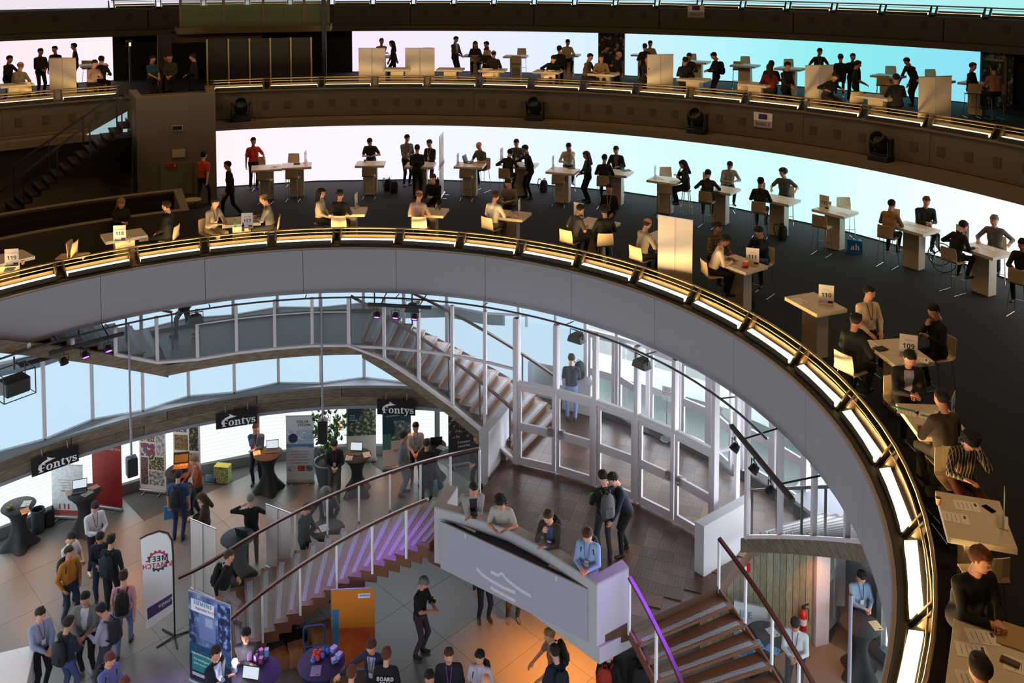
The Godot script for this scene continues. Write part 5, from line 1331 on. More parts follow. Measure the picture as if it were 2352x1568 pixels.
	# tables and chairs of the upper ring
	for q in [[Vector3(-5.88, 2.9, -23.3), "behind the seated couple left of the lift"], [Vector3(5.17, 2.9, -23.42), "of the man in the pink shirt"], [Vector3(9.21, 2.9, -22.61), "of the woman facing the rail"], [Vector3(10.75, 2.9, -21.79), "standing empty before the lilac wall"], [Vector3(13.06, 2.9, -21.67), "of the man in white behind the rucksack"], [Vector3(17.07, 2.9, -17.7), "left of the man with the rucksack on his back"], [Vector3(18.29, 2.9, -16.08), "standing empty before the turquoise wall"], [Vector3(19.38, 2.9, -14.73), "under the man in the black polo"], [Vector3(21.41, 2.9, -11.85), "left of the stooping man"], [Vector3(22.09, 2.9, -10.33), "right of the stooping man"], [Vector3(22.92, 2.9, -9.41), "before the blue-edged poster"], [Vector3(16.77, 2.9, -21.55), "of the two men behind the white banner"],
		[Vector3(-7.28, 2.9, -17.7), "with the laptop left of the lift"], [Vector3(4.87, 2.9, -17.46), "between the two white banners"], [Vector3(6.75, 2.9, -17.18), "with the tablet right of the white banner"], [Vector3(8.06, 2.9, -16.4), "at the rail under the bald visitor"], [Vector3(9.73, 2.9, -15.4), "at the rail under the man in the hood"], [Vector3(11.26, 2.9, -14.21), "at the rail between two men in beige"], [Vector3(14.02, 2.9, -12.58), "at the rail under the two dark men"], [Vector3(15.49, 2.9, -11.04), "at the rail beside the woman in red"], [Vector3(17.65, 2.9, -7.78), "at the rail with the bottles"]]:
		bar_table(q[1 - 1], "white bar table " + q[1])
	for q in [[Vector3(-6.21, 2.9, -24.36), 180, "left of the lift"], [Vector3(9.25, 2.9, -22.77), 180, "before the woman facing the rail"], [Vector3(10.8, 2.9, -21.96), 180, "before the empty table at the lilac wall"], [Vector3(12, 2.9, -24.59), 0, "behind the empty table at the lilac wall"], [Vector3(-5.29, 2.9, -41.34), 0, ""], [Vector3(7.83, 2.9, -26.01), 0, "behind the white banner"], [Vector3(8.25, 2.9, -17.33), 180, "under the bald visitor"], [Vector3(10.25, 2.9, -16.24), 178, "at the table of the man in the hood"], [Vector3(18.6, 2.9, -20.38), 0, "behind the table by the rucksack"], [Vector3(18.43, 2.9, -16.85), 170, "before the empty table at the turquoise wall"], [Vector3(20.24, 2.9, -18.69), 0, "behind the empty table at the turquoise wall"], [Vector3(21.35, 2.9, -17.22), 0, "right of the man in the black polo"], [Vector3(20.95, 2.9, -14.01), 170, "under the dark-clad visitor"], [Vector3(21.29, 2.9, -12.03), 160, "before the table left of the stooping man"], [Vector3(23.35, 2.9, -13.71), -5, "behind the table left of the stooping man"], [Vector3(24.41, 2.9, -12.6), 0, "behind the table of the stooping man"], [Vector3(22.56, 2.9, -9.46), 170, "under the man in the black shirt"], [Vector3(22.81, 2.9, -8.58), 180, "under the bald man in pink"], [Vector3(15.57, 2.9, -11.71), 180, "under the woman in red"], [Vector3(17.52, 2.9, -8.56), 180, "under the man with his back to the rail"], [Vector3(16.74, 2.9, -21.47), 180, "under the man in maroon"], [Vector3(-6.85, 2.9, -17.55), 180, "under the bald man in white"]]:
		if q[2]: bar_chair(q[0], q[1], "pale upper ring bar chair " + q[2])

# ---------------------------------------------------------------- hall: stands, signs, banners
func hanging_sign(d: float, y: float, label: String) -> void:
	var p := pol(11.1, d, y)
	var o := thing("hanging_sign", label, "sign", p, facing(p), "black hanging signs reading Fontys")
	part("board", MB.new().box(Vector3.ZERO, Vector3(1.1, 0.44, 0.02)), mat("sign black", Color(0.02, 0.02, 0.035), 0.4), o)
	var ink := mat("sign letters", Color(0.92, 0.92, 0.93), 0.5)
	part("lettering", text_mesh("Fontys", 0.27, "Droid Serif", 700, 0.006, true), ink, o, Transform3D(Basis(), Vector3(0.06, -0.08, 0.013)))
	part("emblem", MB.new().prism(PackedVector2Array([Vector2(-0.38, 0.0), Vector2(-0.30, 0.07), Vector2(-0.18, 0.11), Vector2(-0.20, 0.17), Vector2(-0.08, 0.10), Vector2(0.0, 0.075), Vector2(-0.12, 0.055), Vector2(-0.26, 0.03), Vector2(-0.34, -0.02), Vector2(-0.36, -0.09), Vector2(-0.30, -0.14), Vector2(-0.38, -0.12), Vector2(-0.41, -0.06)]), 0.011, 0.016), ink, o)
	for s in [-0.3, 0.3]: part("hanger", MB.new().tube([Vector3(s, 0.22, 0), Vector3(s, 0.36, -0.1)], 0.012, 5), mat("hanger grey", Color(0.5, 0.5, 0.5), 0.4, 0.5), o)

func hall_stands() -> void:
	hanging_sign(-26.2, -4.65, "black Fontys sign hanging over the table with the laptop and leaflets")
	hanging_sign(-2.8, -4.77, "black Fontys sign hanging over the man in the blue sweater")
	hanging_sign(20.1, -4.75, "black Fontys sign hanging before the teal banners")
	# banners
	banner(Vector3(-5.04, -7.2, -11.83), -4, 0.88, 1.5, print_mat("pink print", 128, 256, Color("dfe6ee"), [["n", 0, 0, 1, 0.86, "d3dfec", "eef1f4"], ["r", 0, 0.9, 1, 0.1, "b5514f"], ["r", 0.22, 0.78, 0.05, 0.1, "b5514f"], ["r", 0.38, 0.77, 0.06, 0.11, "b5514f"], ["r", 0.5, 0.77, 0.06, 0.11, "b5514f"], ["r", 0.2, 0.30, 0.45, 0.015, "c98d8c"], ["r", 0.28, 0.35, 0.5, 0.015, "c98d8c"], ["r", 0.3, 0.40, 0.4, 0.015, "c98d8c"], ["r", 0.35, 0.45, 0.3, 0.015, "c98d8c"], ["r", 0.3, 0.51, 0.35, 0.02, "b5514f"]]), "pale blue banner with pink print behind the laptop table")
	banner(Vector3(-4, -7.2, -11.83), -12, 0.92, 2.0, mat("red print", Color(0.55, 0.05, 0.045), 0.5), "plain red banner reading INSTRUMENTS at its top", [["INSTRUMENTS", 0.09, 0.12, 1.72, "d8c4c0", "Droid Serif", 400]], mat("red print", Color.RED))
	banner(Vector3(-2.87, -7.2, -12.31), -10, 0.82, 2.0, print_mat("collage one", 160, 320, Color("e3dedb"), [["n", 0.05, 0.08, 0.55, 0.2, "5a5038", "c9b98a", "e8e2cf", 0.06], ["n", 0.64, 0.06, 0.32, 0.42, "8d8a88", "d8d5d2"], ["n", 0.05, 0.30, 0.55, 0.2, "a83a3a", "2f6f8a", "c9d5da", 0.03], ["n", 0.05, 0.52, 0.28, 0.42, "4a2a22", "9c6f5c", "4a6f9c", 0.07], ["n", 0.36, 0.50, 0.58, 0.2, "2c2a20", "a89f70", "d6d1b8", 0.08], ["n", 0.36, 0.72, 0.58, 0.22, "6f6a62", "d8d3cc"]]), "collage banner of metal parts left of the box display")
	banner(Vector3(-2.01, -7.2, -12.8), -6, 0.82, 2.0, print_mat("collage two", 160, 320, Color("e6e1df"), [["n", 0.1, 0.06, 0.4, 0.2, "2b2b2c", "c4bba0", "e8e5e0", 0.08], ["n", 0.6, 0.04, 0.33, 0.5, "2a2420", "5b5048", "b9a65a", 0.05], ["n", 0.05, 0.3, 0.5, 0.24, "55504c", "b99b3a", "a8302a", 0.05], ["n", 0.05, 0.58, 0.9, 0.36, "6b625a", "cfc7be"]]), "collage banner behind the man in the rust sweater")
	banner(Vector3(1.19, -7.2, -11.61), 2, 0.8, 1.98, print_mat("steel print", 128, 288, Color("c9cbd2"), [["n", 0.02, 0.22, 0.96, 0.24, "b8c6d6", "8aa6c4", "e2e6ea", 0.04], ["d", 0.08, 0.27, 0.34, 0.15, "2a2f55", "2a2f55"], ["r", 0.0, 0.435, 1.0, 0.06, "5d7fae"], ["n", 0.05, 0.78, 0.28, 0.09, "7c94ac", "c4ccd2"], ["n", 0.4, 0.78, 0.28, 0.09, "8a2f18", "c9602a"], ["n", 0.7, 0.78, 0.25, 0.09, "4c5058", "8a8f98"]]), "grey banner reading TAILOR STEEL left of the potted plant", [["TAILOR", 0.10, 0.08, 1.82, "33363c"], ["STEEL", 0.10, 0.08, 1.72, "33363c"], ["247TAILORSTEEL.COM", 0.045, 0, 1.06, "eceef2"], ["Uw webshop voor", 0.065, 0, 0.94, "6a6d75", "Droid Sans", 400], ["op maat gesneden", 0.065, 0, 0.855, "6a6d75", "Droid Sans", 400], ["metalen platen,", 0.065, 0, 0.77, "6a6d75", "Droid Sans", 400], ["buizen en kantdelen", 0.065, 0, 0.685, "6a6d75", "Droid Sans", 400], ["ON DEMAND. ON TIME.", 0.045, 0, 0.59, "55585f"]])
	banner(Vector3(3.04, -7.2, -12.2), 6, 0.85, 2.0, print_mat("teal one", 128, 288, Color("1f4a55"), [["d", -0.05, 0.1, 1.2, 0.55, "3c4a3a", "7d8a6a", "c9c4b4", 0.05], ["r", 0, 0.62, 1, 0.38, "d9d6d3"], ["d", -0.5, 0.02, 1.0, 0.4, "1c4049", "1f4a55"]]), "teal and white banner with a workshop picture right of the plant", [["Garandeer je toekomst", 0.065, 0.0, 1.80, "b9d0d2"], ["kies jij", 0.05, -0.28, 1.45, "dfe8e8"], ["voor de", 0.05, -0.28, 1.38, "dfe8e8"], ["uitdaging?", 0.05, -0.25, 1.31, "dfe8e8"]])
	banner(Vector3(4, -7.2, -11.56), 14, 0.85, 2.0, print_mat("teal two", 128, 288, Color("1f4a55"), [["d", -0.1, 0.28, 1.2, 0.4, "4d6a66", "8a8f8a", "c4c9c4", 0.05], ["r", 0, 0.6, 1, 0.4, "dcd8d4"], ["d", -0.45, 0.2, 0.9, 0.4, "1c4049", "1f4a55"], ["r", 0, 0.48, 0.3, 0.25, "4a8a86"]]), "teal banner with a factory picture beside the grey-suited man", [["Kom in en verzeker", 0.065, 0.0, 1.72, "b9d0d2"], ["je toekomst!", 0.065, -0.1, 1.63, "b9d0d2"], ["WiC", 0.14, 0.02, 0.55, "3a3a3c", "Droid Sans", 400]])
	banner(Vector3(5.91, -7.2, -11.17), 16, 0.85, 2.0, print_mat("dark print", 128, 288, Color("37302d"), [["n", 0.0, 0.0, 1, 0.6, "2c2624", "4d443f", "a89f98", 0.035], ["r", 0.1, 0.3, 0.3, 0.01, "c9c4c4"], ["r", 0.38, 0.25, 0.01, 0.06, "c9c4c4"]]), "dark brown banner reading connect smarter", [["Connect", 0.1, 0.05, 0.72, "e2dede"], ["smarter", 0.1, 0.06, 0.60, "e2dede"], ["vanderlande.com", 0.05, -0.14, 0.40, "e2dede"]])
	banner(pol(7.62, -9.6, -7.2), 152, 0.84, 1.75, mat("banner plain", Color.WHITE), "white banner seen from the back beside the man climbing the stairs")
	banner(pol(7.85, 3.4, -7.2), 152, 0.8, 1.62, mat("banner plain", Color.WHITE), "white banner seen from the back beyond the black-sweatered man")
	banner(Vector3(-1, -7.2, -4.52), -24, 1.12, 1.98, print_mat("blue print", 192, 320, Color("1c2440"), [["n", 0.0, 0.0, 1, 0.58, "3a4a7c", "6f86b8", "8a9cc8", 0.012], ["n", 0.7, 0.03, 0.3, 0.5, "131a33", "33508a", "6f8fc0", 0.03], ["n", 0.0, 0.2, 0.16, 0.4, "1d2747", "5a6f9c", "7f93bc", 0.03], ["r", 0.24, 0.2, 0.4, 0.3, "6d80b4"], ["r", 0.4, 0.24, 0.18, 0.1, "9aa6c4"], ["n", 0, 0.58, 1, 0.14, "1a4468", "205a80"], ["r", 0.06, 0.69, 0.5, 0.2, "2a8a90"], ["r", 0.06, 0.91, 0.3, 0.04, "c9c6da"], ["r", 0.06, 0.07, 0.56, 0.14, "dcd6ea"]]), "blue banner reading SIEMENS behind the man with folded arms", [["SIEMENS", 0.115, -0.18, 1.79, "2a8a9c"], ["Ingenuity for life", 0.07, -0.1, 1.68, "6a4a6a", "Droid Serif", 400, true], ["Digitalization in industry", 0.05, -0.2, 0.68, "e6eef2"], ["The intelligence of", 0.06, -0.18, 0.56, "bfe4e6"], ["your automation", 0.06, -0.2, 0.47, "bfe4e6"]])
	banner(Vector3(1.91, -7.2, -4.23), 4, 0.92, 1.78, print_mat("orange print", 128, 256, Color("c9761c"), [["n", 0, 0.5, 1, 0.5, "b5461a", "c4641c", "bb521a", 0.012], ["r", 0.02, 0.25, 0.16, 0.46, "2f6f9c"], ["r", 0.62, 0.06, 0.28, 0.06, "d9dde6"]]), "orange banner with a blue block behind the navy-suited man", [["SIEMENS", 0.05, 0.24, 1.64, "3a5a9c"]])
	# beach flag, its printing seen from the back
	var o := thing("beach_flag", "white beach flag with mirrored MEET & MATCH print and gear emblem", "flag", Vector3(-1.84, -7.2, -6.3), img(14))
	var blk := mat("truss black", Color.BLACK)
	var pole := [Vector3(0, 0, 0), Vector3(0, 1.9, 0), Vector3(-0.02, 2.25, 0), Vector3(-0.1, 2.42, 0), Vector3(-0.28, 2.5, 0), Vector3(-0.55, 2.44, 0), Vector3(-0.68, 2.38, 0)]
	part("pole", MB.new().tube(pole, 0.018, 8), blk, o)
	for s in [[-0.35, 0.25], [0.1, 0.4], [-0.3, -0.3], [0.35, -0.1]]: part("foot", MB.new().bar(Vector3(0, 0.03, 0), Vector3(s[0], 0.012, s[1]), 0.03, 0.02), blk, o)
	part("flag", MB.new().prism(PackedVector2Array([Vector2(-0.02, 0.62), Vector2(-0.025, 1.9), Vector2(-0.04, 2.22), Vector2(-0.12, 2.38), Vector2(-0.28, 2.46), Vector2(-0.5, 2.42), Vector2(-0.67, 2.36), Vector2(-0.64, 1.4), Vector2(-0.60, 0.30), Vector2(-0.5, 0.32), Vector2(-0.25, 0.48)]), -0.004, 0.004), mat("flag cloth", Color(0.86, 0.86, 0.88), 0.7), o)
	var gear := PackedVector2Array()
	for k in 60:
		var r := 0.25 if (k / 2) % 2 == 0 else 0.215
		gear.append(Vector2(cos(TAU * k / 60.0), sin(TAU * k / 60.0)) * r)
	for q in [[0, 26, "b23a52"], [34, 56, "3b3a5e"]]:
		var g := PackedVector2Array()
		for k in range(q[0], q[1]): g.append(gear[k])
		for k in range(q[1] - 1, q[0] - 1, -1): g.append(Vector2(cos(TAU * k / 60.0), sin(TAU * k / 60.0)) * 0.175)
		part("gear_print", MB.new().prism(g, 0.004, 0.007, Transform3D(Basis(Vector3.BACK, 0.5), Vector3(-0.32, 1.82, 0))), hexm(q[2]), o)
	var flip := Basis(Vector3(-1, 0, 0), Vector3.UP, Vector3.BACK)
	for q in [["MEET", 0.17, 1.87, "2b2a3a"], ["& MATCH", 0.15, 1.72, "b23a52"]]: part("lettering", text_mesh(q[0], q[1], "Droid Sans", 700, 0.003), hexm(q[3]), o, Transform3D(flip, Vector3(-0.32, q[2], 0.008)))
	part("purple_field", MB.new().prism(PackedVector2Array([Vector2(-0.56, 0.5), Vector2(-0.04, 0.78), Vector2(-0.04, 1.02), Vector2(-0.57, 0.76)]), 0.004, 0.006), hexm("4a3a66"), o)
	part("lettering", text_mesh("Fontys", 0.1, "Droid Serif", 700, 0.003, true), hexm("d8d4de"), o, Transform3D(flip * Basis(Vector3.BACK, -0.45), Vector3(-0.18, 0.84, 0.008)))
	# standing tables
	stretch_table(Vector3(-5.96, -7.2, -10.77), 0.3, "black standing table with flowers at the left end of the hall", "2a2d33")
	stretch_table(Vector3(-4.42, -7.2, -10.92), 0.5, "black standing table with a white-screened laptop before the pale banner", "26262a")
	stretch_table(Vector3(0.29, -7.2, -11.51), 0.2, "black standing table with a laptop left of the TAILOR STEEL banner")
	stretch_table(Vector3(2.72, -7.2, -10.68), 0.6, "black standing table with a laptop right of the plant")
	stretch_table(Vector3(4.88, -7.2, -10.6), 0.4, "black standing table of the man in the white shirt", "2c2a2a")
	stretch_table(Vector3(-2.05, -7.2, -11.28), 0.4, "black standing table with the open sample case")
	stretch_table(pol(7.85, -3.6, -7.2), 0.3, "slate standing table between the two white banners", "2c3640")
	stretch_table(Vector3(10.14, -7.2, -1.36), 0.2, "black standing table under the man in white by the concrete wall", "24262c", 0.45)
	stretch_table(Vector3(12.65, -7.2, -1.16), 0.2, "black standing table with a bottle half hidden by the grey fascia")
	stretch_table(Vector3(1.17, -7.2, -3.28), 0.1, "purple standing table with red and blue balls", "2d2250", 0.46)
	stretch_table(Vector3(-0.07, -7.2, -3.36), 0.1, "purple standing table with the lit bulb and small boxes", "2d2250", 0.46)
	stretch_table(pol(7.72, 12.2, -7.2), 0.1, "dark standing table of the man in the hat", "2a2a2e", 0.42)
	var up := Vector3.UP * 1.087
	laptop(Vector3(-4.56, -7.2, -11.09) + up, img(20), "open laptop with a white screen over the leaflets")
	laptop(Vector3(0.41, -7.2, -11.68) + up, img(8), "open laptop on the table left of the TAILOR STEEL banner")
	laptop(Vector3(2.72, -7.2, -10.88) + up, img(-5), "open silver laptop on the table right of the plant")
	laptop(Vector3(5.01, -7.2, -10.63) + up, img(190), "open laptop seen from its lid before the man in white", false)
	laptop(pol(7.8, -2.8, -7.2) + up, img(160), "laptop seen from its dark green lid between the white banners", false)
	laptop(Vector3(-0.2, -7.2, -3.2) + up, img(-10), "laptop with a white screen beside the lit bulb")
	for q in [[Vector3(-4.79, -7.2, -10.99), 30, "d3b3a2", "pinkish leaflet before the laptop with the white screen"], [Vector3(-4.34, -7.2, -10.82), -30, "9fb4ae", "pale green leaflet beside the laptop with the white screen"], [Vector3(-4.22, -7.2, -11.07), -40, "d99a72", "orange leaflet at the edge of the laptop table"], [Vector3(-5.78, -7.2, -10.78), 10, "d8d4cc", "brochure on the table with the flowers"], [Vector3(-5.73, -7.2, -10.44), 40, "cf8a4a", "orange booklet on the table with the flowers"], [Vector3(-0.02, -7.2, -11.61), 20, "d8d3cc", "card on the table left of the TAILOR STEEL banner"], [Vector3(2.49, -7.2, -10.6), 0, "e0d9c4", "card pair on the table right of the plant"], [Vector3(2.99, -7.2, -10.62), 20, "e6e3dc", "open sheet on the table right of the plant"], [Vector3(4.58, -7.2, -10.65), 40, "e6e0d6", "white sheets before the man in white"], [Vector3(5.12, -7.2, -10.37), 60, "d9cdb4", "brochure at the right of the man in white"], [pol(7.75, 11.6, -7.2), 30, "d6d4d4", "newspaper in the hands over the dark table"], [Vector3(10.32, -7.2, -1.43), 20, "e4e4e4", "sheet before the man in white by the concrete wall"], [Vector3(9.83, -7.2, -1.22), 10, "6f9fd0", "blue leaflet on the table by the concrete wall"], [Vector3(10.05, -7.2, -1.01), 50, "5f93cc", "crumpled blue bag-like leaflet on the table by the concrete wall"], [Vector3(12.52, -7.2, -0.98), 10, "d9b98a", "tan sheet on the half hidden table"], [Vector3(1.05, -7.2, -3.08), 5, "8a80b4", "printed sheet among the red and blue balls"]]:
		paper(q[0] + up, img(q[1]), q[3], q[2], 0.2, 0.27)
	# flowers, open sample case, balls, boxes, bulb
	o = thing("flower_bowl", "small bowl of green and orange flowers on the leftmost standing table", "flowers", Vector3(-6.13, -7.2, -10.64) + up)
	part("bowl", MB.new().lathe([Vector2(0, 0), Vector2(0.07, 0.0), Vector2(0.1, 0.05), Vector2(0.09, 0.05), Vector2(0, 0.03)], 16), hexm("3a4034"), o)
	for k in 14: part("bloom", MB.new().lathe([Vector2(0, -0.012), Vector2(0.025, 0), Vector2(0, 0.025)], 6, Vector3(cos(k * 2.4) * 0.018 * sqrt(k) , 0.06 + 0.006 * (k % 4), sin(k * 2.4) * 0.018 * sqrt(k))), hexm(["4f8a2e", "c9622a", "d9b43a", "3f7a2a"][k % 4]), o)
	o = thing("sample_case", "open brown sample case lined with orange beside the rust-sweatered man", "case", Vector3(-2.05, -7.2, -11.36) + up, img(12))
	part("tray", MB.new().bbox(Vector3(0, 0.04, 0.02), Vector3(0.42, 0.08, 0.3), 0.01), hexm("4a2c1c"), o)
	part("lining", MB.new().box(Vector3(0, 0.082, 0.02), Vector3(0.38, 0.006, 0.26)), hexm("b5803a"), o)
	part("lid", MB.new().bbox(Vector3(0, 0.22, -0.16), Vector3(0.42, 0.3, 0.04), 0.01, Basis(Vector3.RIGHT, -0.25)), hexm("4a2c1c"), o)
	part("lid_lining", MB.new().box(Vector3(0, 0.22, -0.137), Vector3(0.36, 0.2, 0.004), Basis(Vector3.RIGHT, -0.25)), hexm("d98f3a"), o)
	for k in 5: part("sample", MB.new().box(Vector3(-0.14 + 0.07 * k, 0.095, 0.03 * (k % 2)), Vector3(0.05, 0.02, 0.09)), hexm(["e0c07a", "c9a45a"][k % 2]), o)
	for q in [[-0.13, -0.12, "c03a30"], [-0.05, -0.16, "c9402e"], [0.0, -0.22, "c8382c"], [-0.16, -0.03, "2f5fc0"], [-0.07, -0.06, "c43a2c"], [0.06, -0.24, "3a66c4"], [0.14, -0.2, "3a66c4"], [-0.1, -0.24, "c9402e"], [0.03, -0.1, "3460c0"]]:
		var b := thing("toy_ball", "%s plastic ball on the purple standing table" % ("red" if q[2][0] == "c" else "blue"), "ball", Vector3(1.17, -7.2, -3.26) + up + Vector3(q[0], 0.06, q[1]), 0.0, "plastic balls on the purple table")
		part("shell", SphereMeshLow(0.052), hexm(q[2], 0.25), b)
		part("seam", MB.new().lathe([Vector2(0.0525, -0.003), Vector2(0.0535, 0), Vector2(0.0525, 0.003)], 16), hexm(q[2], 0.25), b)
	for k in 4: box_thing("small_box", Vector3(1.43, -7.2, -3.3) + up + Vector3(0.09 * (k % 2), 0.08 * (k / 2), 0.1 - 0.1 * (k % 3)), 0.3 + 0.2 * k, Vector3(0.13, 0.08, 0.1), "5f86c8", "light blue small box beside the plastic balls", "box", "c9b8e0", "blue boxes beside the balls")
	for k in 9: box_thing("small_box", Vector3(-0.07, -7.2, -3.5) + up + Vector3(-0.14 + 0.11 * (k % 4), 0.0 if k < 7 else 0.15, -0.28 + 0.11 * (k / 3)), 0.2 * k, Vector3(0.08, 0.14, 0.08), ["5b2350", "3f6fae", "b58ad0"][k % 3], "small upright %s box behind the lit bulb" % ["plum", "blue", "lilac"][k % 3], "box", "d8b8e2", "%s boxes behind the bulb" % ["plum", "blue", "lilac"][k % 3])
	o = thing("bulb_lamp", "glowing white bulb lamp on the front purple table", "lamp", Vector3(-0.49, -7.2, -3.51) + up)
	part("socket", MB.new().lathe([Vector2(0, 0), Vector2(0.05, 0), Vector2(0.04, 0.08), Vector2(0.03, 0.1)], 14), hexm("9fb4d8"), o)
	part("bulb", MB.new().lathe([Vector2(0.03, 0.1), Vector2(0.045, 0.14), Vector2(0.062, 0.19), Vector2(0.05, 0.24), Vector2(0.0, 0.262)], 16), glow("bulb", Color(1, 0.97, 1), 2.5), o)
	var om := OmniLight3D.new()
	om.name = "bulb_light"; om.light_energy = 0.5; om.light_color = Color(1, 0.95, 1); om.omni_range = 40; om.light_size = 0.04; om.shadow_enabled = true
	add_child(om); om.position = o.position + Vector3.UP * 0.19
	# desk corner at the left edge
	o = thing("white_desk", "lilac-lit corner of a white desk at the left edge of the hall", "desk", Vector3(-4.91, -7.2, -4.83), img(20))
	part("desk_top", MB.new().bbox(Vector3(0, 1.06, 0), Vector3(1.0, 0.05, 1.1), 0.01), mat("sign white", Color.WHITE), o); part("desk_body", MB.new().box(Vector3(0, 0.52, 0), Vector3(0.94, 1.02, 1.04)), mat("sign white", Color.WHITE), o)
	# plant in a big grey pot
	o = thing("potted_plant", "tall leafy plant in a large slate pot behind the man in black", "plant", Vector3(1.94, -7.2, -11.39))
	part("pot", MB.new().lathe([Vector2(0, 0), Vector2(0.26, 0), Vector2(0.38, 0.62), Vector2(0.40, 0.62), Vector2(0.40, 0.66), Vector2(0.35, 0.66), Vector2(0.33, 0.58), Vector2(0, 0.58)], 28), hexm("4b5a66", 0.5), o)
	part("soil", MB.new().lathe([Vector2(0.33, 0.6), Vector2(0, 0.61)], 20), hexm("241a14"), o)
	var lf := MB.new()
	lf.prism(PackedVector2Array([Vector2(0, 0), Vector2(0.035, 0.03), Vector2(0.045, 0.08), Vector2(0.02, 0.14), Vector2(0, 0.16), Vector2(-0.02, 0.14), Vector2(-0.045, 0.08), Vector2(-0.035, 0.03)]), -0.001, 0.001)
	var lm := lf.done()
	var lmat := [hexm("35601f", 0.4), hexm("477a2a", 0.4), hexm("2a4d1c", 0.4)]
	rng.seed = 12
	for k in 7:
		var d := Vector3(rng.randf_range(-0.3, 0.3), rng.randf_range(1.3, 1.75), rng.randf_range(-0.3, 0.3))
		part("stem", MB.new().tube([Vector3(d.x * 0.2, 0.6, d.z * 0.2), Vector3(d.x * 0.7, 1.2, d.z * 0.7), Vector3(d.x * 1.4, 0.55 + d.y, d.z * 1.4)], [0.014, 0.01, 0.004], 6), hexm("4a3a24"), o)
		for j in 34:
			var f := rng.randf_range(0.25, 1.0)
			var c := Vector3(d.x * 1.4 * f, 0.6 + (d.y - 0.05) * f, d.z * 1.4 * f) + Vector3(rng.randf_range(-0.2, 0.2), rng.randf_range(-0.1, 0.1), rng.randf_range(-0.2, 0.2))
			part("leaf", lm, lmat[j % 3], o, Transform3D(Basis.from_euler(Vector3(rng.randf_range(-1.2, 1.2), rng.randf_range(0, TAU), rng.randf_range(-1.0, 1.0))), c))
	# hand truck, cartons and bags under the stairs
	o = thing("hand_truck", "blue tubular hand truck behind the purple table", "hand truck", Vector3(1.1, -7.2, -4.38), img(10))
	var bl := hexm("2f4f8f", 0.4)
	part("frame", MB.new().tube([Vector3(-0.22, 0.05, 0), Vector3(-0.22, 1.0, 0), Vector3(-0.17, 1.05, 0), Vector3(0.17, 1.05, 0), Vector3(0.22, 1.0, 0), Vector3(0.22, 0.05, 0)], 0.018, 8).tube([Vector3(-0.22, 0.6, 0), Vector3(0.22, 0.6, 0)], 0.014, 6), bl, o)
	part("toe_plate", MB.new().box(Vector3(0, 0.03, 0.12), Vector3(0.46, 0.02, 0.26)), bl, o)
	for s in [-1, 1]: part("wheel", MB.new().put(MB.new().lathe([Vector2(0.0, -0.02), Vector2(0.1, -0.02), Vector2(0.1, 0.02), Vector2(0.0, 0.02)], 16), Transform3D(Basis(Vector3.BACK, PI / 2), Vector3(s * 0.26, 0.1, -0.06))), blk, o)
	box_thing("carton", Vector3(0.37, -7.2, -4.77), 0.3, Vector3(0.4, 0.3, 0.32), "8a5a3c", "brown carton under the stairs beside the guitar bag", "box")
	box_thing("carton", Vector3(0.75, -7.2, -4.79), 0.1, Vector3(0.34, 0.38, 0.3), "94623f", "taller brown carton under the stairs", "box")
	box_thing("carton", Vector3(1.3, -7.2, -4.88), 0.2, Vector3(0.45, 0.62, 0.35), "94633f", "brown carton standing behind the hand truck", "box")
	for q in [[Vector3(0.76, -7.2, -5.32), "161216", "black bag slumped under the stairs"], [Vector3(1.3, -7.2, -5.54), "141416", "black holdall on the carton behind the hand truck"], [Vector3(0.54, -7.2, -5.77), "4a2a14", "brown handbag with dark handles under the stairs"]]:
		var g := thing("holdall", q[2], "bag", q[0] + Vector3.UP * (0.62 if "holdall" in q[2] else 0.0), img(15))
		part("body", MB.new().bbox(Vector3(0, 0.15, 0), Vector3(0.5, 0.3, 0.3), 0.09), hexm(q[1], 0.8), g)
		part("handle", MB.new().tube([Vector3(-0.12, 0.28, 0), Vector3(-0.07, 0.4, 0), Vector3(0.07, 0.4, 0), Vector3(0.12, 0.28, 0)], 0.012, 6), hexm("161216", 0.8), g)
	# things by the blinds
	o = thing("picture_box", "colourful printed box with a house picture beside the blinds", "box", Vector3(-0.98, -7.2, -12.31), img(-8))
	part("box", MB.new().bbox(Vector3(0, 0.24, 0), Vector3(0.44, 0.48, 0.24), 0.01), print_mat("house print", 64, 64, Color("7a9c4a"), [["n", 0, 0, 1, 1, "6a9040", "c9c27a", "d8d8d0", 0.09]]), o)
	part("lid", MB.new().box(Vector3(0, 0.485, 0), Vector3(0.44, 0.012, 0.24)), hexm("c9b43a"), o)
	o = thing("flat_screen", "small black flat screen leaning on the low sill", "screen", Vector3(-1.33, -7.2, -12.35), img(-8))
	part("case", MB.new().bbox(Vector3(0, 0.14, 0), Vector3(0.36, 0.26, 0.03), 0.008, Basis(Vector3.RIGHT, -0.3)), blk, o); part("glass", MB.new().box(Vector3(0, 0.145, 0.017), Vector3(0.31, 0.21, 0.003), Basis(Vector3.RIGHT, -0.3)), hexm("4f6a7c", 0.2), o)
	backpack(Vector3(-5.71, -7.2, -12.13), img(30), "16181c", "black rucksack with a blue cable left of the pale banner", 0.0, 0.42)
	solo("litter_bin", MB.new().lathe([Vector2(0, 0), Vector2(0.15, 0), Vector2(0.17, 0.62), Vector2(0.15, 0.62), Vector2(0.14, 0.1), Vector2(0, 0.1)], 20), hexm("363c44"), "slate litter bin behind the table with the flowers", "bin", "", at_t(inside(Vector3(-5.8, -7.2, -11.62), 12.6)))
	# extinguisher, its sign, stand of leaflets
	o = thing("fire_extinguisher", "red fire extinguisher hanging on the board-marked concrete wall", "fire extinguisher", Vector3(11.45, -6.75, -2.0))
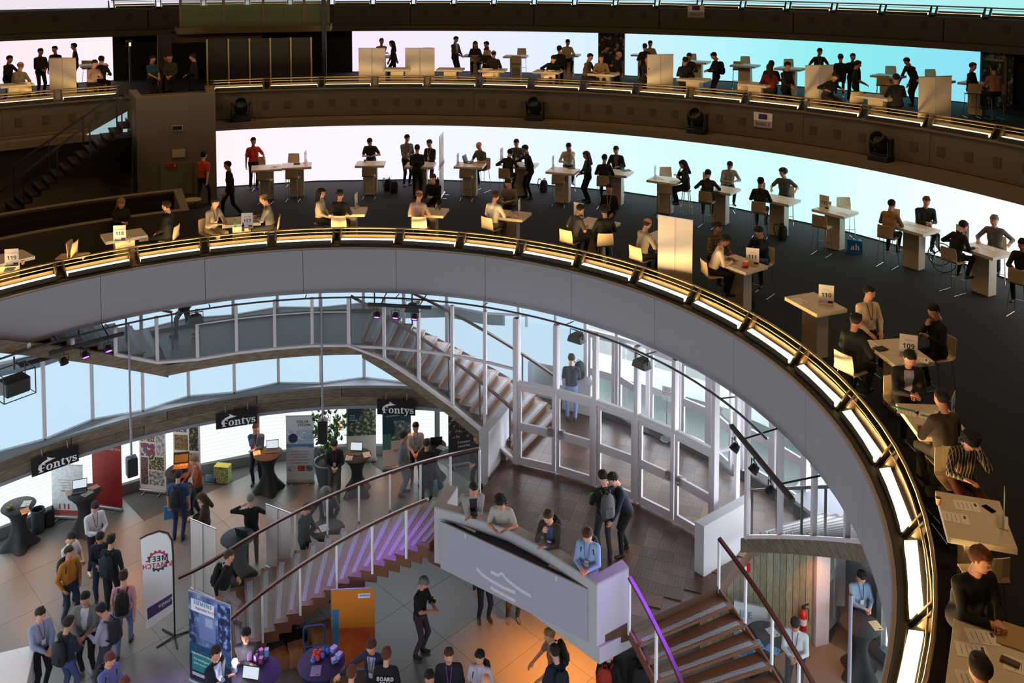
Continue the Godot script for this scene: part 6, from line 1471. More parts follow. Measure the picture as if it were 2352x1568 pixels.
	part("cylinder", MB.new().lathe([Vector2(0, 0), Vector2(0.075, 0.01), Vector2(0.08, 0.04), Vector2(0.08, 0.38), Vector2(0.05, 0.45), Vector2(0.025, 0.47), Vector2(0.025, 0.5)], 18), hexm("b3141a", 0.3), o)
	part("valve", MB.new().box(Vector3(0, 0.53, 0), Vector3(0.05, 0.06, 0.05)).bar(Vector3(0, 0.56, 0), Vector3(0.12, 0.6, 0.02), 0.03, 0.015), blk, o)
	part("hose", MB.new().tube([Vector3(0.02, 0.53, 0.02), Vector3(0.1, 0.5, 0.05), Vector3(0.1, 0.25, 0.06)], 0.012, 6), blk, o)
	part("label", MB.new().lathe([Vector2(0.0815, 0.16), Vector2(0.0815, 0.3)], 18), hexm("d8cfc8"), o)
	var sg := thing("fire_sign", "red fire extinguisher sign hanging before the concrete wall", "sign", Vector3(10.23, -5.32, -2.37), img(-12))
	part("plate", MB.new().box(Vector3.ZERO, Vector3(0.2, 0.2, 0.01)), hexm("c21a1e", 0.4), sg)
	part("symbol", MB.new().box(Vector3(0.0, -0.02, 0.007), Vector3(0.05, 0.1, 0.004)).box(Vector3(-0.01, 0.05, 0.007), Vector3(0.03, 0.03, 0.004)).box(Vector3(-0.04, 0.035, 0.007), Vector3(0.05, 0.014, 0.004)), hexm("f0eeee"), sg)
	banner(Vector3(10.16, -7.2, -2.03), -18, 0.7, 1.3, print_mat("jee print", 64, 96, Color("ccd2da"), [["n", 0, 0.55, 1, 0.45, "4f8fc4", "9cc0dc"]]), "low white banner reading JEE below the fire sign", [["JEE", 0.2, -0.1, 1.05, "2f8fc0"]])
	# vestibule: sign on a stand, bench cupboard, bag
	o = thing("sign_stand", "small sign on a thin steel stand in the vestibule", "sign", Vector3(10.16, -4.4, -6.13), img(-30))
	part("plate", MB.new().box(Vector3(0, 1.2, 0), Vector3(0.26, 0.38, 0.012)), hexm("d3dade", 0.5), o); part("pole", MB.new().tube([Vector3(0, 0.02, 0), Vector3(0, 1.1, 0)], 0.015, 8), mat("lock steel", Color.WHITE), o)
	part("foot", MB.new().lathe([Vector2(0, 0.0), Vector2(0.17, 0.0), Vector2(0.16, 0.02), Vector2(0, 0.03)], 20), mat("lock steel", Color.WHITE), o)
	for q in [["MEET &", 1.33], ["MATCH", 1.28], ["Speeddates", 1.225], ["Ring 1 & 2", 1.175]]: part("lettering", text_mesh(q[0], 0.045, "Droid Sans", 700, 0.003), hexm("4a4a55" if q[1] > 1.3 else "b0485a"), o, Transform3D(Basis(), Vector3(0, q[1], 0.008)))
	o = thing("bench_cupboard", "white low cupboard under the rucksack in the vestibule", "cupboard", Vector3(8.53, -4.4, -8.2), img(-28))
	part("body", MB.new().bbox(Vector3(0, 0.42, 0), Vector3(0.85, 0.84, 0.42), 0.01), mat("white frame", Color.WHITE), o)
	part("cupboard_top", MB.new().bbox(Vector3(0, 0.855, 0), Vector3(0.89, 0.03, 0.46), 0.008), mat("white frame", Color.WHITE), o)
	backpack(Vector3(8.53, -4.4, -8.2) + Vector3.UP * 0.87, img(30), "15161a", "black rucksack standing on the white cupboard", 0.0, 0.48)
	# projection panel with its emblem on the parapet
	o = thing("projection_screen", "large flat lilac screen with a pale swoosh emblem hung on the parapet", "screen")
	var a := Vector3(3.6, -3.56, -3.16)
	var b2 := Vector3(5.78, -3.56, -0.45)
	var t := (b2 - a).normalized()
	var n := t.cross(Vector3.UP).normalized()
	if n.dot(CAM - a) < 0: n = -n
	var w := a.distance_to(b2)
	var mid := (a + b2) / 2.0
	var bs := Basis(t, Vector3.UP, t.cross(Vector3.UP))
	part("panel", MB.new().bbox(mid + Vector3(0, -0.5, 0), Vector3(w, 1.0, 0.04), 0.006, bs), mat("panel lilac", Color(0.60, 0.59, 0.65), 0.6), o)
	part("housing", MB.new().hexa([a - n * 0.03 + Vector3.DOWN * 0.2, b2 - n * 0.03 + Vector3.DOWN * 0.2, b2 - n * 0.2 + Vector3.DOWN * 0.2, a - n * 0.2 + Vector3.DOWN * 0.2, a - n * 0.03 + Vector3.DOWN * 0.04, b2 - n * 0.03 + Vector3.DOWN * 0.04, mid + t * w * 0.2 - n * 0.55 + Vector3.DOWN * 0.04, mid - t * w * 0.2 - n * 0.55 + Vector3.DOWN * 0.04]), blk, o)
	for s in [-0.62, 0.62]: part("clip", MB.new().box(mid + t * w * 0.5 * s + n * 0.025 + Vector3.DOWN * 0.06, Vector3(0.03, 0.1, 0.02), bs), mat("white frame", Color.WHITE), o)
	for s in [[-0.35, 0.5], [0.3, 0.5]]: part("tube_lamp", MB.new().box(mid + t * w * s[0] - n * 0.16 + Vector3.DOWN * 0.03, Vector3(0.5, 0.02, 0.05), bs), mat("white frame", Color.WHITE), o)
	var em := mat("emblem pale", Color(0.78, 0.74, 0.80), 0.6)
	var tf := Transform3D(Basis(t, Vector3.UP, n) if t.cross(Vector3.UP).dot(n) > 0 else Basis(-t, Vector3.UP, n), mid + Vector3(0, -0.5, 0) + n * 0.02)
	if tf.basis.determinant() < 0: tf.basis = Basis(t, Vector3.UP, n)
	for g in [[[0.27, 0.62], [0.31, 0.69], [0.38, 0.73], [0.46, 0.745], [0.54, 0.73]], [[0.37, 0.87], [0.45, 0.89], [0.54, 0.90]], [[0.37, 0.55], [0.42, 0.55], [0.45, 0.47], [0.48, 0.55], [0.56, 0.62], [0.645, 0.65]]]:
		var poly := PackedVector2Array()
		for s in [1, -1]:
			for k in g.size():
				var q: Array = g[k] if s > 0 else g[g.size() - 1 - k]
				poly.append(Vector2((q[0] - 0.5) * w, 0.5 - q[1] + s * 0.033))
		part("emblem", MB.new().prism(poly, 0.0, 0.004, tf), em, o)

func SphereMeshLow(r: float) -> Mesh:
	var s := SphereMesh.new()
	s.radius = r; s.height = 2 * r; s.radial_segments = 16; s.rings = 10
	return s

func house_lamps() -> void:
	var black := mat("truss black", Color.BLACK)
	# round lamps in the dome, above the view
	for q in [[-25, 15.0], [10, 16.0], [40, 16.0], [70, 15.0], [100, 13.5], [128, 12.5], [175, 15.0], [245, 15.0]]:
		var p := pol(q[1], q[0], 11.2)
		var o := thing("dome_lamp", "round warm lamp hanging under the dome", "lamp", p, 0.0, "round lamps under the dome")
		part("housing", MB.new().lathe([Vector2(0, 0.3), Vector2(0.5, 0.28), Vector2(0.72, 0.05), Vector2(0.7, 0.0)], 24), black, o)
		part("diffuser", MB.new().lathe([Vector2(0.68, 0.02), Vector2(0.0, 0.02)], 24), glow("dome glow", Color(1.0, 0.82, 0.6), 2.0), o)
		part("cord", MB.new().tube([Vector3(0, 0.3, 0), Vector3(0, 3.0, 0)], 0.02, 6), black, o)
		area("dome_light", p + Vector3.DOWN * 0.05, Vector3.DOWN, 1.2, 1.2, Color(1.0, 0.80, 0.56), 34.0 if q[0] == -25 else 19.0)
	# warm downlights in the low ceilings
	for q in [[pol(11.6, -29.0, -4.87), pol(10.6, -29.0, -7.2), 9.0, "over the table with the flowers"], [pol(11.7, -17.0, -4.87), pol(10.2, -16.0, -7.2), 9.0, "over the red banner"], [pol(11.8, -8.0, -4.87), pol(10.8, -8.0, -7.2), 8.0, "over the sample case"], [pol(11.8, 1.0, -4.87), pol(10.8, 1.0, -7.2), 8.0, "over the man in the blue sweater"], [pol(11.8, 12.0, -4.87), pol(10.8, 11.0, -7.2), 6.0, "over the potted plant"], [pol(11.8, 21.0, -4.87), pol(10.9, 20.0, -7.2), 7.0, "over the white-shirted man's table"], [Vector3(5.9, -4.68, -3.2), Vector3(5.7, -7.2, -3.3), 40.0, "under the landing near the parapet"], [Vector3(7.1, -4.68, -2.4), Vector3(6.5, -7.2, -2.2), 40.0, "under the landing near the right stairs"], [pol(11.7, 82.0, -4.68), pol(12.0, 81.0, -7.2), 7.0, "beside the concrete wall"]]:
		var o := thing("downlight", "small round warm downlight " + q[3], "lamp", q[0])
		part("ring", MB.new().lathe([Vector2(0.09, 0.0), Vector2(0.11, -0.015), Vector2(0.08, -0.02), Vector2(0.075, 0.0)], 20), mat("lock steel", Color.WHITE), o)
		part("lens", MB.new().lathe([Vector2(0.075, -0.012), Vector2(0.0, -0.012)], 16), glow("downlight glow", Color(1.0, 0.62, 0.25), 3.0), o)
		spot("downlight_beam", q[0] + Vector3.DOWN * 0.03, q[1], 42.0, Color(1.0, 0.60, 0.26), q[2] * 0.55, 0.08, 1.0)

# ---------------------------------------------------------------- people: joints -> smooth field -> surface net
var fv := PackedFloat32Array()
var ft := PackedByteArray()
var flo := Vector3.ZERO
var fh := 0.02
var fnx := 0
var fny := 0
var fnz := 0

func field_new(lo: Vector3, hi: Vector3, h: float) -> void:
	flo = lo; fh = h
	fnx = int((hi.x - lo.x) / h) + 2; fny = int((hi.y - lo.y) / h) + 2; fnz = int((hi.z - lo.z) / h) + 2
	fv = PackedFloat32Array(); fv.resize(fnx * fny * fnz); fv.fill(1.0)
	ft = PackedByteArray(); ft.resize(fnx * fny * fnz)

func field_cap(a: Vector3, b: Vector3, ra: float, rb: float, tg: int, k := 0.03, sub := false) -> void:
	var m := maxf(ra, rb) + k * 0.6 + fh * 2.0
	var lo := (a.min(b) - Vector3.ONE * m - flo) / fh
	var hi := (a.max(b) + Vector3.ONE * m - flo) / fh
	var i0 := maxi(0, int(lo.x)); var j0 := maxi(0, int(lo.y)); var k0 := maxi(0, int(lo.z))
	var i1 := mini(fnx - 1, int(hi.x) + 1); var j1 := mini(fny - 1, int(hi.y) + 1); var k1 := mini(fnz - 1, int(hi.z) + 1)
	var d := b - a
	var L := maxf(d.length_squared(), 1e-9)
	var dr := rb - ra
	for z in range(k0, k1 + 1):
		for y in range(j0, j1 + 1):
			var q := Vector3(flo.x + i0 * fh, flo.y + y * fh, flo.z + z * fh) - a
			var at := i0 + fnx * (y + fny * z)
			for x in range(i0, i1 + 1):
				var t := clampf(q.dot(d) / L, 0.0, 1.0)
				var e := (q - d * t).length() - ra - dr * t
				var o := fv[at]
				if sub:
					if -e > o: fv[at] = -e
				else:
					if e < o: ft[at] = tg
					var w := k - absf(e - o)
					fv[at] = minf(e, o) - (w * w / (4.0 * k) if w > 0.0 else 0.0)
				q.x += fh
				at += 1

const EDGES := [0, 1, 2, 3, 4, 5, 6, 7, 0, 2, 1, 3, 4, 6, 5, 7, 0, 4, 1, 5, 2, 6, 3, 7]

func field_mesh(out: Dictionary) -> void:
	# surface net: one vertex in every crossed cell, one quad round every crossed edge; quads sorted by tag into out
	var vid := PackedInt32Array(); vid.resize(fv.size()); vid.fill(-1)
	var ver := PackedVector3Array()
	var nor := PackedVector3Array()
	var cell := PackedInt32Array()
	var lim := fh * 1.9
	var sx := 1
	var sy := fnx
	var sz := fnx * fny
	var c := PackedFloat32Array(); c.resize(8)
	for z in fnz - 1:
		for y in fny - 1:
			var at := fnx * (y + fny * z) - 1
			for x in fnx - 1:
				at += 1
				var v0 := fv[at]
				if v0 > lim or v0 < -lim: continue
				c[0] = v0; c[1] = fv[at + 1]; c[2] = fv[at + sy]; c[3] = fv[at + sy + 1]
				c[4] = fv[at + sz]; c[5] = fv[at + sz + 1]; c[6] = fv[at + sz + sy]; c[7] = fv[at + sz + sy + 1]
				var m := 0
				for i in 8:
					if c[i] < 0.0: m += 1
				if m == 0 or m == 8: continue
				var p := Vector3.ZERO
				var n := 0
				for e in 12:
					var a: int = EDGES[e * 2]
					var b: int = EDGES[e * 2 + 1]
					if (c[a] < 0.0) != (c[b] < 0.0):
						var t := c[a] / (c[a] - c[b])
						p += Vector3(a & 1, (a >> 1) & 1, a >> 2).lerp(Vector3(b & 1, (b >> 1) & 1, b >> 2), t)
						n += 1
				p /= n
				vid[at] = ver.size()
				ver.append(flo + (Vector3(x, y, z) + p) * fh)
				nor.append(Vector3(c[1] + c[3] + c[5] + c[7] - c[0] - c[2] - c[4] - c[6], c[2] + c[3] + c[6] + c[7] - c[0] - c[1] - c[4] - c[5], c[4] + c[5] + c[6] + c[7] - c[0] - c[1] - c[2] - c[3]).normalized())
				cell.append(at)
	var quads := []
	var tags := PackedByteArray()
	var rim := {}
	var seam := {}
	for at in cell:
		var z := at / sz
		var y := (at / sy) % fny
		var x := at % fnx
		if x == 0 or y == 0 or z == 0: continue
		var s := fv[at] < 0.0
		for ax in 3:
			var o: int = at + [sx, sy, sz][ax]
			if (fv[o] < 0.0) == s: continue
			var u: int = [sy, sz, sx][ax]
			var w: int = [sz, sx, sy][ax]
			var q: Array = [vid[at], vid[at - u], vid[at - u - w], vid[at - w]]
			if q.min() < 0: continue
			if s: q.reverse()
			var tg := ft[at] if s else ft[o]
			quads.append(q); tags.append(tg)
			for i in 4:
				var e := mini(q[i], q[(i + 1) % 4]) * 1000000 + maxi(q[i], q[(i + 1) % 4])
				var old: int = rim.get(e, -1)
				if old < 0: rim[e] = tg
				elif old != tg and old < 5 and tg < 5:
					for r in [[q[i], q[(i + 1) % 4]], [q[(i + 1) % 4], q[i]]]:
						if not seam.has(r[0]): seam[r[0]] = []
						seam[r[0]].append(r[1])
	for k in 4:      # even out hems and cuffs where two cloths meet
		var moved := {}
		for v in seam:
			var m := Vector3.ZERO
			for w in seam[v]: m += ver[w]
			moved[v] = ver[v].lerp(m / seam[v].size(), 0.5)
		for v in moved: ver[v] = moved[v]
	for k in quads.size():
		var q: Array = quads[k]
		var tg := tags[k]
		if not out.has(tg): out[tg] = [PackedVector3Array(), PackedVector3Array()]
		for i in [0, 1, 2, 0, 2, 3]:
			out[tg][0].append(ver[q[i]]); out[tg][1].append(nor[q[i]])

func fuse(out: Dictionary, tg: int, src: Dictionary, st: int, t: Transform3D) -> void:
	if not src.has(st): return
	if not out.has(tg): out[tg] = [PackedVector3Array(), PackedVector3Array()]
	var V: PackedVector3Array = out[tg][0]
	var N: PackedVector3Array = out[tg][1]
	var sv: PackedVector3Array = t * (src[st][0] as PackedVector3Array)
	var sn: PackedVector3Array = Transform3D(t.basis.orthonormalized() if t.basis.determinant() > 0 else t.basis, Vector3.ZERO) * (src[st][1] as PackedVector3Array)
	if t.basis.determinant() < 0:       # a mirrored piece: turn its faces round
		sv.reverse(); sn.reverse()
	V.append_array(sv); N.append_array(sn)
	out[tg][0] = V; out[tg][1] = N

func weld(V: PackedVector3Array, N: PackedVector3Array) -> Array:
	var seen := {}
	var v := PackedVector3Array()
	var n := PackedVector3Array()
	var idx := PackedInt32Array()
	for i in V.size():
		var p := V[i]
		if not seen.has(p):
			seen[p] = v.size(); v.append(p); n.append(N[i])
		idx.append(seen[p])
	var a := []
	a.resize(Mesh.ARRAY_MAX)
	a[Mesh.ARRAY_VERTEX] = v; a[Mesh.ARRAY_NORMAL] = n; a[Mesh.ARRAY_INDEX] = idx
	return a

var taken := []
var heads := {}

func head_field(h: float) -> Dictionary:      # face towards +z, centre of the head at the origin; tag 2 skin, 5 eyes, 6 lips
	if heads.has(h): return heads[h]
	field_new(Vector3(-0.12, -0.19, -0.14), Vector3(0.12, 0.16, 0.15), h)
	field_cap(Vector3(0, 0.03, -0.03), Vector3(0, 0.035, 0.0), 0.088, 0.086, 2, 0.02)
	field_cap(Vector3(0, 0.03, 0.02), Vector3(0, 0.0, 0.035), 0.073, 0.066, 2, 0.03)
	field_cap(Vector3(0, -0.05, 0.03), Vector3(0, -0.09, 0.055), 0.055, 0.031, 2, 0.03)
	for s in [-1, 1]:
		field_cap(Vector3(s * 0.045, -0.03, 0.03), Vector3(s * 0.035, -0.075, 0.03), 0.036, 0.03, 2, 0.03)
		field_cap(Vector3(s * 0.034, -0.022, 0.066), Vector3(s * 0.04, -0.03, 0.05), 0.026, 0.026, 2, 0.02)
		field_cap(Vector3(s * 0.083, 0.018, -0.012), Vector3(s * 0.078, -0.022, -0.006), 0.017, 0.011, 2, 0.01)
		field_cap(Vector3(s * 0.012, 0.032, 0.087), Vector3(s * 0.046, 0.032, 0.073), 0.013, 0.013, 2, 0.012)
	field_cap(Vector3(0, 0.02, 0.092), Vector3(0, -0.026, 0.107), 0.010, 0.014, 2, 0.012)
	field_cap(Vector3(-0.012, -0.03, 0.097), Vector3(0.012, -0.03, 0.097), 0.010, 0.010, 2, 0.01)
	field_cap(Vector3(0, -0.08, -0.02), Vector3(0, -0.19, -0.035), 0.052, 0.056, 2, 0.03)
	field_cap(Vector3(-0.016, -0.058, 0.088), Vector3(0.016, -0.058, 0.088), 0.0085, 0.0085, 6, 0.006)
	for s in [-1, 1]:
		field_cap(Vector3(s * 0.03, 0.008, 0.106), Vector3(s * 0.038, 0.008, 0.102), 0.016, 0.016, 2, 0.01, true)
		field_cap(Vector3(s * 0.031, 0.007, 0.080), Vector3(s * 0.036, 0.007, 0.078), 0.0095, 0.0095, 5, 0.002)
	var o := {}
	field_mesh(o)
	heads[h] = o
	return o

var hairs := {}

func hair_mesh(style: String, h: float) -> ArrayMesh:
	var key := "%s%.3f" % [style, h]
	if hairs.has(key): return hairs[key]
	var k: float = {"short": 0.010, "long": 0.014, "curly": 0.024, "crop": 0.005, "tail": 0.010, "hat": 0.02}.get(style, 0.012)
	field_new(Vector3(-0.16, -0.42 if style == "long" else -0.2, -0.2), Vector3(0.16, 0.2, 0.15), h)
	field_cap(Vector3(0, 0.034, -0.03), Vector3(0, 0.04, -0.002), 0.088 + k, 0.085 + k, 0, 0.02)
	field_cap(Vector3(0, 0.055, 0.0), Vector3(0, 0.058, 0.035), 0.07 + k, 0.06 + k, 0, 0.02)
	if style in ["short", "tail"]:      # a fuller top, swept to one side
		for i in 7: field_cap(Vector3(-0.05 + 0.016 * i, 0.105 + 0.008 * sin(i * 2.0), 0.055 - 0.004 * absf(i - 2.0)), Vector3(-0.045 + 0.017 * i, 0.115, -0.05), 0.019, 0.016, 0, 0.012)
	if style == "long":
		field_cap(Vector3(0, 0.0, -0.07), Vector3(0, -0.32, -0.1), 0.075, 0.05, 0, 0.03)
		for s in [-1, 1]: field_cap(Vector3(s * 0.08, 0.02, -0.02), Vector3(s * 0.085, -0.24, -0.04), 0.03, 0.03, 0, 0.03)
	if style == "tail": field_cap(Vector3(0, 0.03, -0.12), Vector3(0, -0.14, -0.14), 0.035, 0.02, 0, 0.02)
	if style == "curly":
		for i in 26:
			var d := Vector3(sin(i * 2.4), 0.35 + 0.6 * sin(i * 1.7), cos(i * 2.4) * 0.9 - 0.3).normalized()
			field_cap(Vector3(0, 0.03, -0.02) + d * 0.1, Vector3(0, 0.03, -0.02) + d * 0.112, 0.026, 0.026, 0, 0.012)
	# cut away the face
	for z in fnz:
		for y in fny:
			for x in fnx:
				var p := flo + Vector3(x, y, z) * fh
				var wob := 0.007 * sin(p.x * 190.0 + p.z * 60.0) + 0.005 * sin(p.x * 83.0 + 1.0)
				var line := 0.072 - absf(p.x) * 0.25 + wob if p.z > 0.035 else lerpf(-0.075, 0.045, smoothstep(-0.02, 0.03, p.z)) + wob * 0.6
				if absf(p.x) > 0.06 and p.z > -0.005 and p.z < 0.03: line = -0.02      # sideburns
				if style == "long": line = 0.06 if p.z > 0.02 else -0.4
				if style == "bald": line = 9.0 if p.y > 0.05 or p.z > 0.02 else -0.07
				if style == "hat": line = 0.045
				var i := x + fnx * (y + fny * z)
				fv[i] = maxf(fv[i], line - p.y if p.y > -0.39 else 1.0)
				if style == "bald" and p.y > 0.045: fv[i] = maxf(fv[i], p.y - 0.045)
	var o := {}
	field_mesh(o)
	var m := ArrayMesh.new()
	if o.has(0): m.add_surface_from_arrays(Mesh.PRIMITIVE_TRIANGLES, weld(o[0][0], o[0][1]))
	hairs[key] = m
	return m

func hand_field(h: float, grip: bool) -> Dictionary:     # right-side hand: wrist at the origin, fingers along +z, palm down (-y), thumb towards +x
	var key := "hand%.3f%s" % [h, grip]
	if heads.has(key): return heads[key]
	field_new(Vector3(-0.07, -0.1, -0.04), Vector3(0.09, 0.05, 0.22), h)
	var r := maxf(0.0085, h * 0.95)
	for i in 4:
		var x := 0.030 - 0.021 * i
		field_cap(Vector3(x * 0.6, 0, 0.01), Vector3(x, 0, 0.085), 0.017, 0.0125, 2, 0.012)
		var l: float = [0.040, 0.045, 0.042, 0.033][i]
		var b := 0.35 if not grip else 0.95
		var p := Vector3(x, 0, 0.088)
		var d := Vector3(x * 0.8, -sin(b * 0.5) * 0.6, 1).normalized()
		for j in 3:
			var q: Vector3 = p + d * l * [1.0, 0.7, 0.55][j]
			field_cap(p, q, r * (1.1 - 0.1 * j), r * (1.0 - 0.1 * j), 2, 0.003)
			p = q
			d = d.rotated(Vector3.RIGHT, b)
	field_cap(Vector3(0.022, -0.006, 0.02), Vector3(0.05, -0.015, 0.06), 0.015, r * 1.15, 2, 0.01)
	field_cap(Vector3(0.05, -0.015, 0.06), Vector3(0.055, -0.025, 0.1), r * 1.15, r, 2, 0.004)
	field_cap(Vector3(0, 0, -0.03), Vector3(0, 0, 0.02), 0.027, 0.024, 2, 0.012)
	var o := {}
	field_mesh(o)
	heads[key] = o
	return o

func ik(a: Vector3, t: Vector3, l1: float, l2: float, pole: Vector3) -> Array:   # middle joint and reachable end
	var d := t - a
	var L := clampf(d.length(), 0.05, (l1 + l2) * 0.995)
	var e := d.normalized()
	var x := (l1 * l1 - l2 * l2 + L * L) / (2.0 * L)
	var y := sqrt(maxf(0.0, l1 * l1 - x * x))
	var p := (pole - e * pole.dot(e)).normalized()
	return [a + e * x + p * y, a + e * L]

# hands (left x+, right x-), feet, lean of the trunk, how far the head looks down, seat height
const POSES := {
	"stand": [Vector3(0.27, 0.80, 0.06), Vector3(-0.27, 0.80, 0.06), Vector3(0.11, 0, 0.02), Vector3(-0.11, 0, -0.02), 0.02, 5],
	"pocket": [Vector3(0.21, 0.90, 0.10), Vector3(-0.21, 0.90, 0.10), Vector3(0.12, 0, 0.05), Vector3(-0.12, 0, -0.03), 0.0, 5],
	"phone": [Vector3(0.07, 1.10, 0.32), Vector3(-0.05, 1.12, 0.33), Vector3(0.10, 0, 0.03), Vector3(-0.12, 0, -0.02), 0.05, 32],
	"hold": [Vector3(0.08, 1.02, 0.28), Vector3(-0.06, 1.0, 0.29), Vector3(0.11, 0, 0.0), Vector3(-0.11, 0, 0.04), 0.02, 14],
	"cross": [Vector3(-0.12, 1.20, 0.20), Vector3(0.12, 1.17, 0.22), Vector3(0.10, 0, 0.0), Vector3(-0.10, 0, 0.05), 0.0, 8],
	"crossed_legs": [Vector3(0.10, 1.05, 0.30), Vector3(-0.25, 1.0, 0.30), Vector3(-0.05, 0, -0.06), Vector3(-0.08, 0, 0.14), 0.05, 18],
	"chin": [Vector3(-0.02, 1.12, 0.22), Vector3(-0.04, 1.50, 0.13), Vector3(0.11, 0, 0.0), Vector3(-0.1, 0, 0.04), 0.02, 12],
	"reach": [Vector3(0.20, 0.92, 0.12), Vector3(-0.48, 1.06, 0.38), Vector3(0.12, 0, 0.0), Vector3(-0.12, 0, 0.08), 0.14, 18],
	"lead": [Vector3(0.30, 1.05, 0.40), Vector3(-0.22, 1.0, 0.35), Vector3(0.12, 0, 0.10), Vector3(-0.12, 0, -0.05), 0.12, 12],
	"walk": [Vector3(0.25, 0.85, 0.20), Vector3(-0.25, 0.84, -0.16), Vector3(0.09, 0.02, -0.27), Vector3(-0.09, 0, 0.25), 0.06, 8],
	"climb": [Vector3(0.22, 1.0, 0.18), Vector3(-0.24, 0.9, -0.1), Vector3(0.09, 0.0, -0.2), Vector3(-0.09, 0.17, 0.28), 0.16, 4],
	"bend": [Vector3(0.2, 0.62, 0.42), Vector3(-0.16, 0.66, 0.5), Vector3(0.11, 0, 0.1), Vector3(-0.11, 0, -0.1), 0.75, 30],
	"rail": [Vector3(0.16, 1.12, 0.36), Vector3(-0.10, 1.12, 0.38), Vector3(0.12, 0, -0.02), Vector3(-0.12, 0, -0.12), 0.42, 28],
	"rail_phone": [Vector3(-0.06, 1.12, 0.36), Vector3(0.06, 1.13, 0.40), Vector3(0.12, 0, -0.05), Vector3(-0.12, 0, -0.12), 0.40, 22],
	"rail_chin": [Vector3(0.02, 1.12, 0.36), Vector3(-0.03, 1.40, 0.36), Vector3(0.12, 0, -0.02), Vector3(-0.12, 0, -0.12), 0.34, 22],
	"headhand": [Vector3(0.22, 1.56, 0.0), Vector3(-0.42, 1.02, 0.36), Vector3(0.12, 0, 0.0), Vector3(-0.12, 0, 0.1), 0.14, 12],
	"table": [Vector3(0.3, 1.08, 0.26), Vector3(-0.3, 1.08, 0.26), Vector3(0.13, 0, 0.0), Vector3(-0.13, 0, 0.0), 0.12, 18],
	"sit": [Vector3(0.14, 1.10, 0.40), Vector3(-0.13, 1.10, 0.42), Vector3(0.13, 0.31, 0.36), Vector3(-0.12, 0.31, 0.38), 0.22, 18, 1],
	"sit_write": [Vector3(0.18, 1.10, 0.36), Vector3(-0.08, 1.10, 0.44), Vector3(0.13, 0.31, 0.34), Vector3(-0.12, 0.31, 0.38), 0.36, 36, 1],
	"sit_clasp": [Vector3(0.045, 1.11, 0.42), Vector3(-0.045, 1.12, 0.43), Vector3(0.13, 0.31, 0.34), Vector3(-0.12, 0.31, 0.38), 0.26, 16, 1],
	"sit_head": [Vector3(0.07, 1.44, 0.26), Vector3(-0.16, 1.10, 0.40), Vector3(0.13, 0.31, 0.36), Vector3(-0.12, 0.31, 0.36), 0.28, 28, 1],
	"sit_lap": [Vector3(0.13, 0.96, 0.26), Vector3(-0.12, 0.96, 0.28), Vector3(0.1, 0.31, 0.36), Vector3(-0.1, 0.31, 0.40), 0.02, 8, 1],
	"sit_phone": [Vector3(0.08, 1.20, 0.30), Vector3(-0.06, 1.36, 0.22), Vector3(0.1, 0.31, 0.32), Vector3(-0.1, 0.31, 0.36), 0.10, 22, 1],
	"sit_hunch": [Vector3(0.32, 1.12, 0.28), Vector3(-0.3, 1.12, 0.30), Vector3(0.13, 0.31, 0.30), Vector3(-0.12, 0.31, 0.34), 0.5, 40, 1],
	"sit_turn": [Vector3(0.36, 1.12, 0.30), Vector3(-0.3, 1.10, 0.40), Vector3(0.13, 0.31, 0.30), Vector3(-0.14, 0.31, 0.38), 0.30, 12, 1],
	"sit_back": [Vector3(0.16, 1.08, 0.36), Vector3(-0.16, 1.08, 0.36), Vector3(0.12, 0.31, 0.30), Vector3(-0.12, 0.31, 0.34), 0.12, 14, 1],
}
const SKIN := {"a": Color(0.80, 0.58, 0.48), "b": Color(0.72, 0.50, 0.40), "c": Color(0.45, 0.29, 0.21)}
const HAIR := {"k": Color(0.035, 0.028, 0.025), "b": Color(0.13, 0.085, 0.055), "n": Color(0.24, 0.155, 0.09), "y": Color(0.50, 0.38, 0.22), "g": Color(0.42, 0.41, 0.40), "r": Color(0.36, 0.19, 0.10)}

